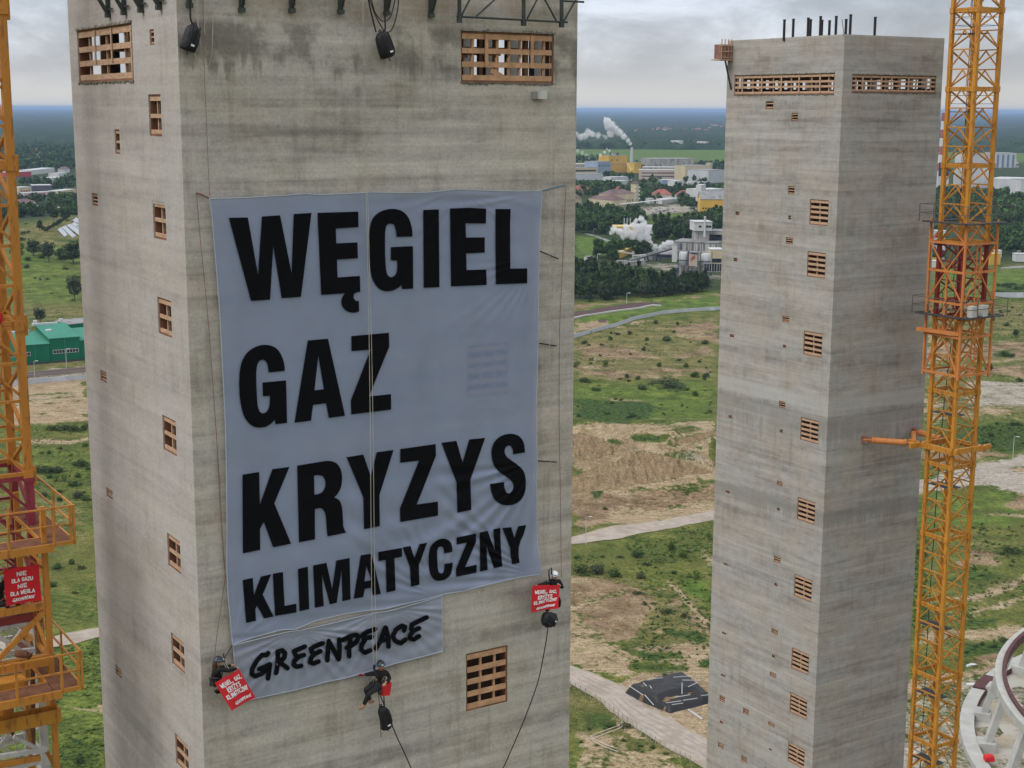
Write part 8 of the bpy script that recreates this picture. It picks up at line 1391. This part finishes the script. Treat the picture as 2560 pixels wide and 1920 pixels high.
for a, b in zip(Z('L2', (590, 440), (640, 410), (720, 350), (800, 300), (880, 240), (960, 195), (1080, 130)), Z('L2', (640, 410), (720, 350), (800, 300), (880, 240), (960, 195), (1080, 130), (1110, 110))):
    for t in np.linspace(0, 1, 5)[:-1]: hd.append((gnd(a[0]+(b[0]-a[0])*t, a[1]+(b[1]-a[1])*t), random.uniform(3, 5), 1.2, random.randrange(4)))
o = mass('hedge', hd, SMALLC, M_LEAF[0], 'dark hedge line climbing the left hill beside the solar panels', 'hedge'); o['kind'] = 'thing'
# green works: three stepped shed-roofed halls along the railway
fx = lambda x, y: Z('L3', (x, y))
hs_ = lambda A_, y: kz('L3', A_[0], y, gnd(*fx(*A_)))
g1 = Bld('green_works', 'green sheet metal hall with higher roof beside the railway', fx(668, 1010), fx(1185, 962), 26, hs_((668, 1010), 605), B_GRN, R_GRN, 'shed', 'factory', rh=3.2)
g2 = Bld('green_works', 'lower green sheet metal hall at the crane beside the railway', fx(100, 1055), fx(664, 1011), 24, hs_((664, 1011), 690), B_GRN, R_GRN, 'shed', 'factory', rh=2.6)
g3 = Bld('green_works', 'green hall end with grey roof behind the near tower', fx(1190, 962), fx(1700, 915), 24, hs_((1190, 962), 640), B_GRN, R_GRN, 'shed', 'factory', rh=2.4)
g4 = Bld('green_works', 'dark roofed green hall behind the lower one', fx(60, 640), fx(350, 610), 20, 4, B_GRN, R_BLK, 'flat', 'factory')
g5 = Bld('green_works', 'grey roofed hall behind the higher green hall', fx(990, 560), fx(1600, 500), 18, 6, B_GRN, R_GRY, 'flat', 'factory')
hw = g1.h; g1.windows(2, hw*.44, 1.5, 5.2, .07, .97, B_WHT, 4); g2.windows(2, g2.h*.55, 1.5, 5.2, -.35, .40, B_WHT, 4)
for g_ in (g1, g2): g_.add('ridge_light', g_.W*(.32 if g_ is g1 else .26), g_.d-.6, g_.h+(3.2 if g_ is g1 else 2.6)+.5, (g_.W*(.86 if g_ is g1 else .9), 1.6, .9), R_WHT); g_.add('roof_vent', g_.W*(.22 if g_ is g1 else .28), g_.d*.5, g_.h+2.2, (2.4, 2.4, .9), R_WHT)
for x in (.5,): g1.add('panel_seam', g1.W*x, -.06, g1.h/2, (.25, .2, g1.h), R_GRN)
g2.add('panel_seam', g2.W*.55, -.06, g2.h/2, (.25, .2, g2.h), R_GRN)
for x in (.04, .92): g1.add('roof_fan', g1.W*x, g1.d+2, g1.h+4.4, (1.6, 1.6, 1.5), B_WHT)
# fences
def wall_line(name, label, foot, hgt, th, m, cap=None, posts=0):
    P_ = [gnd(*p) for p in foot]; root = thing(name, label, 'fence', P_[0]); mb = MB()
    for a, b in zip(P_[:-1], P_[1:]): mb.bar(a+EZ*hgt/2-EZ*.2, b+EZ*hgt/2-EZ*.2, th, hgt+.4)
    mb.build('panels', m, root)
    for k in range(posts): t = (k+.5)/posts*(len(P_)-1); i = int(t); q_ = P_[i]*(1-t+i)+P_[i+1]*(t-i); mb = MB(); mb.bar(q_-EZ*.2, q_+EZ*(hgt+.05), th*2.2); mb.build('post', m, root)
    return root
M_FENCE = mat('pale grey fence panels', (.46, .48, .52), .7, var=.05, scale=.3)
wall_line('site_fence', 'long pale grey fence curving below the purple slag strip', resample(Z('C2', (60, 1600), (160, 1590), (320, 1545), (500, 1490), (640, 1462), (730, 1425), (860, 1380), (1000, 1352), (1200, 1312), (1500, 1285), (1830, 1265), (2100, 1250)), 40), 2.0, .15, M_FENCE)
wall_line('site_fence', 'pale grey panel fence between railway and sand at the left', resample(Z('L3', (-300, 1440), (180, 1395), (600, 1355), (960, 1325), (1300, 1300)), 14), 2.1, .15, M_FENCE, posts=9)
wall_line('site_fence', 'pale fence before the dark scrub at the right picture edge', resample(Z('Q3', (1080, 328), (1300, 332), (1700, 330)), 8), 3.2, .2, M_FENCE)
wall_line('curb_bank', 'thin white edging along the purple slag strip', resample(Z('C2', (60, 1390), (300, 1335), (420, 1320), (600, 1290), (760, 1270), (920, 1250), (1060, 1218), (1165, 1222)), 24), .8, .8, B_WHT)
pf_ = wall_line('post_fence', 'low fence of pale posts along the green works', resample(Z('L3', (100, 1072), (660, 1025), (1300, 972)), 22), .9, .06, R_BLK, posts=28)
# lamps
def lamp(foot, top, label, arm=1.2):
    f = gnd(*foot); t = np.array([f[0], f[1], on_plane(*top, f, unit([-f[0], -f[1], 0]))[2]]); r_ = thing('street_lamp', label, 'street lamp', f); s_ = np.linalg.norm(f)/450; mb = MB(); mb.tube([f-EZ*.3, t], [.10*max(1, s_), .06*max(1, s_)], 7); mb.build('pole', B_LGT, r_); mb = MB(); mb.tube([t, t+np.array([arm*.8, -.2, .2])], .05*max(1, s_), 6); mb.build('arm', B_LGT, r_); mb = MB(); mb.box(t+np.array([arm, -.25, .2]), (.9*max(.8, s_), .4, .18*max(1, s_))); mb.build('head', B_WHT, r_)
for f, t, l in ((Z('C3', (178, 1552)), Z('C3', (166, 1362)), 'street lamp on the gravel road below the sand heaps'), (Z('C2', (768, 1195)), Z('C2', (770, 1075)), 'street lamp in front of the dense wood'), (Z('Q4', (2065, 755)), Z('Q4', (2080, 488)), 'street lamp beside the right gravel yard'), (Z('C2', (430, 720)), Z('C2', (440, 625)), 'street lamp left of the yellow shed'), (Z('C2', (385, 385)), Z('C2', (388, 335)), 'street lamp at the end of the lane'), (Z('C2', (1420, 450)), Z('C2', (1420, 370)), 'street lamp before the tall trees of the works'), (Z('L3', (945, 1135)), Z('L3', (925, 780)), 'street lamp at the railway before the green works'), (Z('L3', (395, 1290)), Z('L3', (372, 990)), 'thin post at the railway near the crane'), (Z('Q2', (1360, 1370)), Z('Q2', (1332, 1285)), 'street lamp beside the right sheds')): lamp(f, t, l)
# villages in the far forest
for k, (x0, x1, y, n) in enumerate(((1616, 1775, 330, 20), (1755, 1815, 319, 7), (60, 165, 347, 12), (38, 50, 350, 3), (58, 110, 386, 6), (2380, 2440, 318, 4), (1480, 1600, 334, 4))):
    for q_ in range(n):
        px_, py_ = random.uniform(x0, x1), y+random.uniform(-4, 4); b = Bld('village_house', 'tiny far house in the village in the forest, %s' % ('centre row', 'right upper row', 'left of the near tower', 'at the crane mast', 'left lower row', 'right of the far crane', 'thin left end of the centre row')[k], (px_, py_), (px_+random.uniform(2.2, 4.5), py_) , 18 if y < 340 else 9, 17 if y < 340 else 7, random.choice((B_WHT, B_PNK, B_CRM)), random.choice((R_RED, R_RED, R_PUR)), 'hip', 'house', 'village houses in the far forest', rh=6 if y < 340 else 4)
for l, x0, x1, y, h in (('white hangar at the edge of the airfield', 1700, 1708, 370, 22), ('white glider hangar right on the airfield edge', 1764, 1772, 371, 20)): Bld('hangar', l, (x0, y), (x1, y-.5), 30, h, B_WHT, R_WHT, cat='hangar')

# ---------------------------------------------------------------- things lying about the site
M_TARP = mat('black sheeting', (.011, .011, .013), .55, var=.12, scale=.3, spec=.45, bump=.5, bscale=.8); M_EARTH = mat('brown earth', (.20, .13, .075), .95, var=.25, scale=.6, bump=1., bscale=1.5)
hp = thing('covered_heap', 'large flat heap of earth under black sheeting held down by pale battens', 'heap', gnd(*Z('C4', (830, 1090))))
ctr = [Z('C4', p) for p in ((520, 1028), (930, 925), (1140, 1040), (1160, 1160), (845, 1240), (500, 1085))]
c0 = [gnd(*p) for p in ((Z('C4', (500, 1085))), Z('C4', (845, 1242)), Z('C4', (1170, 1160)), Z('C4', (960, 990)))]; mb = MB(); n_ = 26; G = {}
for i in range(n_+1):
    for j in range(n_+1):
        u_, v_ = i/n_, j/n_; p = c0[0]*(1-u_)*(1-v_)+c0[1]*u_*(1-v_)+c0[2]*u_*v_+c0[3]*(1-u_)*v_; e = min(u_*1.0, (1-u_)*1.0, v_, (1-v_)); rise = min(1, e/.07)*2.1+.5*math.sin(3*u_+1)*math.sin(3*v_)-(.8 if u_ > .62 and v_ < .8 else 0)*min(1, e/.1)+.22*(mnoise.noise(Vector((u_*9, v_*9, 3)))); G[i, j] = len(mb.v); mb.v.append(tuple(np.array([p[0], p[1], height(p[0], p[1])+max(.05, rise)])))
for i in range(n_):
    for j in range(n_): mb.f.append((G[i, j], G[i+1, j], G[i+1, j+1], G[i, j+1])); mb.mi.append(1 if (mnoise.noise(Vector((i*.30, j*.30, 7))) > .30 and (j < 6 or abs(i-17) < 2)) else 0)
mb.build('sheeting', [M_TARP, M_EARTH], hp, smooth=True)
def hp_pt(x, y): p = at_z(*Z('C4', (x, y)), 2.6); return p
for (x0, y0, x1, y1) in ((680, 990, 790, 970), (870, 975, 1015, 955), (940, 996, 1080, 990), (985, 1048, 1060, 1005), (937, 1018, 937, 1095), (815, 1172, 930, 1148), (945, 1153, 1055, 1128), (860, 1186, 945, 1165), (1085, 1115, 1160, 1100), (640, 1018, 665, 1035), (690, 1040, 705, 1052), (880, 1130, 1000, 1100), (530, 1040, 640, 1105), (650, 1110, 720, 1180)):
    mb = MB(); mb.bar(hp_pt(x0, y0)+EZ*.35, hp_pt(x1, y1)+EZ*.12, .11, .1); mb.build('batten', B_LGT, hp)
mb = MB(); mb.bar(gnd(*Z('C4', (985, 1215)))+EZ*.15, gnd(*Z('C4', (1092, 1290)))+EZ*.15, .3, .2); tag(mb.build('loose_batten', B_LGT, None), 'pale batten lying on sand below the covered heap', 'batten')
for k, (dx, dy) in enumerate(((0, 0), (14, 22))):
    P_ = [gnd(x+0, y)+EZ*.35 for x, y in Z('C4', *[(a+dx*.4, b+dy) for a, b in ((480, 1300), (470, 1335), (440, 1350), (330, 1390), (235, 1428), (260, 1450), (340, 1490), (440, 1525))])]; mb = MB(); mb.tube(P_, .09, 7); tag(mb.build('pipeline', mat('pale pipe', (.46, .40, .32), .7), None, smooth=True), 'pale pipe bent in a zigzag on the verge, %s of two' % ('upper', 'lower')[k], 'pipe', 'zigzag pipes on the verge')
pfen = thing('wire_fence', 'thin post and wire fence along the near side of the second gravel road', 'fence', gnd(*Z('C4', (90, 1045)))); F_ = [gnd(*p) for p in resample(Z('C4', (80, 1040), (230, 1120), (370, 1210), (480, 1300), (620, 1400), (820, 1530), (1000, 1620)), 26)]
for p in F_: mb = MB(); mb.bar(p-EZ*.2, p+EZ*1.5, .09); mb.build('post', B_GRY, pfen)
mb = MB(); [mb.bar(a+EZ*z_, b+EZ*z_, .05) for z_ in (.7, 1.4) for a, b in zip(F_[:-1], F_[1:])]; mb.build('wire', B_GRY, pfen)
for k, (x, y) in enumerate(((1300, 1380), (1540, 1305), (1390, 1330))): pass
# ring of a cooling tower under construction
def circ(P):
    P = np.array(P); A_ = np.c_[2*P[:, 0], 2*P[:, 1], np.ones(len(P))]; s = np.linalg.lstsq(A_, (P**2).sum(1), rcond=None)[0]; return s[:2], math.sqrt(s[2]+s[0]**2+s[1]**2)
ZU, ZL = 11.5, 1.2
up = [at_z(x, y, ZU)[:2] for x, y in Z('T3', (2126, 745), (1990, 880), (1945, 960), (1935, 1050), (1960, 1150), (2010, 1250), (2126, 1380))]; lo = [at_z(x, y, ZL)[:2] for x, y in Z('T3', (1830, 1160), (1740, 1270), (1705, 1400), (1720, 1530), (1775, 1650))]
cu, ru = circ(up); 
pd = np.array([np.linalg.norm(np.array(p)-cu) for p in lo]); rl = float(pd.mean())
ring = thing('cooling_tower_base', 'pale concrete ring of a cooling tower on raking columns at the bottom right', 'cooling tower', (cu[0], cu[1], 0))
M_RC = mat('fresh concrete', (.40, .395, .375), .85, var=.08, scale=.35, tint=(.33, .32, .30), tint_amt=.3, tint_scale=.3, bump=.2, bscale=3.); M_RST = mat('rust brown steel', (.085, .035, .035), .8, var=.25, scale=1.5)
def annulus(r0, r1, z0, z1, a0=0, a1=360, n=160):
    mb = MB(); A_ = np.radians(np.linspace(a0, a1, n)); vs = []
    for a in A_:
        d = np.array([math.cos(a), math.sin(a), 0]); c = np.array([cu[0], cu[1], 0]); vs += [c+d*r0+EZ*z0, c+d*r1+EZ*z0, c+d*r1+EZ*z1, c+d*r0+EZ*z1]
    mb.add(vs, [(4*i+k, 4*i+(k+1) % 4, 4*i+4+(k+1) % 4, 4*i+4+k) for i in range(n-1) for k in range(4)]+([(3, 2, 1, 0), tuple(4*(n-1)+k for k in range(4))] if abs(a1-a0) < 359 else [])); return mb
annulus(ru-1.3, ru, ZU-1.5, ZU).build('lintel_ring', M_RC, ring); annulus(ru-2.0, ru-1.302, ZU-1.2, ZU+.5).build('starter_bars', M_RST, ring)
aw = math.degrees(math.atan2(*(np.array(lo[0])-cu)[::-1])); annulus(rl-2.6, rl, -.5, ZL, aw-.9, aw+352.9).build('pond_wall', M_RC, ring); annulus(rl-2.75, rl-2.605, -.3, ZL+.05).build('pond_edge', M_RST, ring); annulus(rl-2.5, rl-.1, ZL-.3, ZL+.35, aw-7, aw-1, 12).build('open_rebar', M_RST, ring)
nc = 30
for k in range(nc):
    a = 2*math.pi*k/nc+.05; c = np.array([cu[0], cu[1], 0])
    b0 = c+(rl-4.2)*np.array([math.cos(a), math.sin(a), 0])+EZ*1.2; t0 = c+(ru-.9)*np.array([math.cos(a), math.sin(a), 0])+EZ*(ZU-1.4); mb = MB(); mb.bar(b0, t0, 1.9, 1.2); mb.build('raking_column', M_RC, ring); d_ = np.array([math.cos(a), math.sin(a), 0]); mb = MB(); mb.box(b0-EZ*.4+d_*.2, (3.0, 3.4, 2.0), (d_, np.cross(EZ, d_), EZ)); mb.build('plinth', M_RC, ring)
annulus(.5, rl-2.7, -.2, .10).build('pond_floor', mat('wet sandy slab', (.33, .28, .20), .6, var=.2, scale=.12, tint=(.42, .40, .36), tint_amt=.6, tint_scale=.08), ring)
p = gnd(*Z('T3', (1895, 1650))); mb = MB(); mb.box(p+EZ*1.6, (1.6, 1.4, .8)); mb.ball(p+EZ*2.0, .7, 10, 6, squash=(1.2, 1, .5)); tag(mb.build('red_drum_cover', M_REDB, None), 'red cover lying between the raking columns', 'cover')
for k, (x, y) in enumerate(((905, 710), (940, 705), (855, 485))): p = gnd(*Z('Q6', (x, y))); mb = MB(); mb.box(p+EZ*.2, (3.2-k*.6, 1.2-.3*k, .35), (unit([1, .3*k, 0]), unit([-.3*k, 1, 0]), EZ)); mb.ball(p+EZ*.3+np.array([.6, .2, 0]), .5, 8, 5, squash=(1.8, 1, .4)); tag(mb.build('scrap_sheet', B_WHT, None), 'white scrap on bare ground left of the concrete ring, %s' % ('left piece', 'right piece', 'thin upper piece')[k], 'scrap')

# ---------------------------------------------------------------- steam and haze
def steam(name, label, puffs, dens, seed):
    """one closed body of overlapping puffs; density broken by noise inside"""
    bm = bmesh.new(); lo_ = np.array([p-r*1.3 for p, r in puffs]).min(0); hi_ = np.array([p+r*1.3 for p, r in puffs]).max(0); bm.free()
    mb = MB(); mb.box((lo_+hi_)/2, hi_-lo_); o = mb.build(name, steam_mat(name, puffs, dens, seed), None); return tag(o, label, 'steam', kind='stuff')
def steam_mat(name, puffs, dens, seed):
    m = bpy.data.materials.new(name); m.use_nodes = True; nt = m.node_tree; nt.nodes.clear(); out = N(nt, 'ShaderNodeOutputMaterial'); pv = N(nt, 'ShaderNodeVolumePrincipled'); pv.inputs['Color'].default_value = (.96, .96, .97, 1); pv.inputs['Anisotropy'].default_value = .1
    g = N(nt, 'ShaderNodeNewGeometry'); P = g.outputs['Position']; R0 = float(np.mean([r for _, r in puffs])); tot = None
    nz = noise(nt, P, 1.1/R0, 5, .62); nv = N(nt, 'ShaderNodeTexNoise', ins={'Scale': .8/R0, 'Detail': 3.}); nt.links.new(P, nv.inputs['Vector']); off = N(nt, 'ShaderNodeVectorMath', operation='SUBTRACT'); nt.links.new(nv.outputs['Color'], off.inputs[0]); off.inputs[1].default_value = (.5, .5, .5); sc = N(nt, 'ShaderNodeVectorMath', operation='SCALE'); nt.links.new(off.outputs[0], sc.inputs[0]); sc.inputs['Scale'].default_value = R0*1.5; ad = N(nt, 'ShaderNodeVectorMath', operation='ADD'); nt.links.new(P, ad.inputs[0]); nt.links.new(sc.outputs[0], ad.inputs[1])
    for p, r in puffs:
        d = N(nt, 'ShaderNodeVectorMath', operation='DISTANCE'); nt.links.new(ad.outputs[0], d.inputs[0]); d.inputs[1].default_value = tuple(map(float, p)); v = N(nt, 'ShaderNodeMapRange'); nt.links.new(d.outputs['Value'], v.inputs[0]); v.inputs[1].default_value = r; v.inputs[2].default_value = r*.35; v.inputs[3].default_value = 0; v.inputs[4].default_value = 1
        tot = v.outputs[0] if tot is None else math_(nt, 'MAXIMUM', tot, v.outputs[0])
    dn = math_(nt, 'MULTIPLY', math_(nt, 'MULTIPLY', smooth(nt, math_(nt, 'SUBTRACT', tot, math_(nt, 'MULTIPLY', nz, .75)), -.05, .45), dens), 1.); nt.links.new(dn, pv.inputs['Density']); nt.links.new(pv.outputs[0], out.inputs['Volume']); return m
def puffs_at(zone, ref, L, k_=1.):
    n_ = unit([-ref[0], -ref[1], 0]); s_ = np.linalg.norm(ref-CAM_C)/F_PX*ZN[zone][2]; return [(on_plane(*Z(zone, (x, y)), ref, n_), r*s_) for x, y, r in L]
steam('chimney_steam', 'white steam plume rising left from the slender far chimney', puffs_at('C1', CH_TOP, [(880, 600, 32), (850, 560, 45), (800, 510, 55), (745, 460, 70), (690, 420, 85), (640, 380, 95), (600, 330, 75), (570, 300, 45), (640, 470, 60)]), .35, 1)
steam('drifting_steam', 'thin ragged steam drifting behind the near tower', puffs_at('C1', CH_TOP, [(560, 520, 50), (480, 500, 60), (400, 480, 75), (330, 500, 70), (360, 440, 50), (260, 510, 60), (200, 480, 60), (120, 470, 70)]), .11, 2)
ref = Y1.p(5, 8, 37); steam('roof_steam', 'small white steam wisps on the yellow boiler house roof', puffs_at('C1', ref, [(650, 735, 20), (620, 690, 26), (590, 665, 22), (560, 710, 28), (510, 740, 30)]), .2, 3)
steam('hall_steam', 'faint steam above the long cream hall', puffs_at('C1', gnd(*Z('C1', (380, 1000)))+EZ*20, [(440, 850, 14), (400, 820, 22), (365, 780, 28), (330, 740, 34), (280, 710, 40), (220, 690, 45)]), .07, 4)
ref = gnd(*Z('C2', (1130, 640))); steam('works_steam', 'big grey-white steam cloud billowing beside the concrete works', puffs_at('C2', ref, [(1150, 560, 45), (1090, 545, 55), (1040, 500, 50), (1010, 440, 60), (1000, 380, 75), (1010, 330, 70), (960, 280, 65), (940, 220, 50), (935, 185, 28), (900, 330, 80), (840, 400, 80), (780, 380, 75), (760, 320, 60), (690, 360, 60), (620, 340, 65), (590, 370, 45), (850, 290, 60), (720, 420, 60), (930, 420, 70), (880, 240, 45)]), .6, 5)
steam('vent_steam', 'dense white steam burst against the concrete works wall', puffs_at('C2', ref, [(1285, 500, 45), (1250, 500, 55), (1205, 520, 50), (1160, 540, 38), (1290, 540, 30), (1230, 550, 40)]), .9, 6)
steam('stack_steam', 'small steam wisps beside the striped hall at the right', puffs_at('Q2', gnd(*Z('Q2', (1360, 215)))+EZ*10, [(1370, 190, 26), (1360, 140, 30), (1345, 100, 24), (1140, 215, 24), (1130, 190, 18)]), .1, 7)
hz = bpy.data.materials.new('haze'); hz.use_nodes = True; nt = hz.node_tree; nt.nodes.clear(); out = N(nt, 'ShaderNodeOutputMaterial'); pv = N(nt, 'ShaderNodeVolumePrincipled'); pv.inputs['Color'].default_value = (.42, .58, .90, 1); pv.inputs['Density'].default_value = HAZE; pv.inputs['Anisotropy'].default_value = .0; nt.links.new(pv.outputs[0], out.inputs['Volume'])
mb = MB(); mb.box((0, 0, 68.7), (320000, 320000, 140.6)); tag(mb.build('haze', hz, None), 'faint blue haze filling the air', 'haze', kind='stuff')
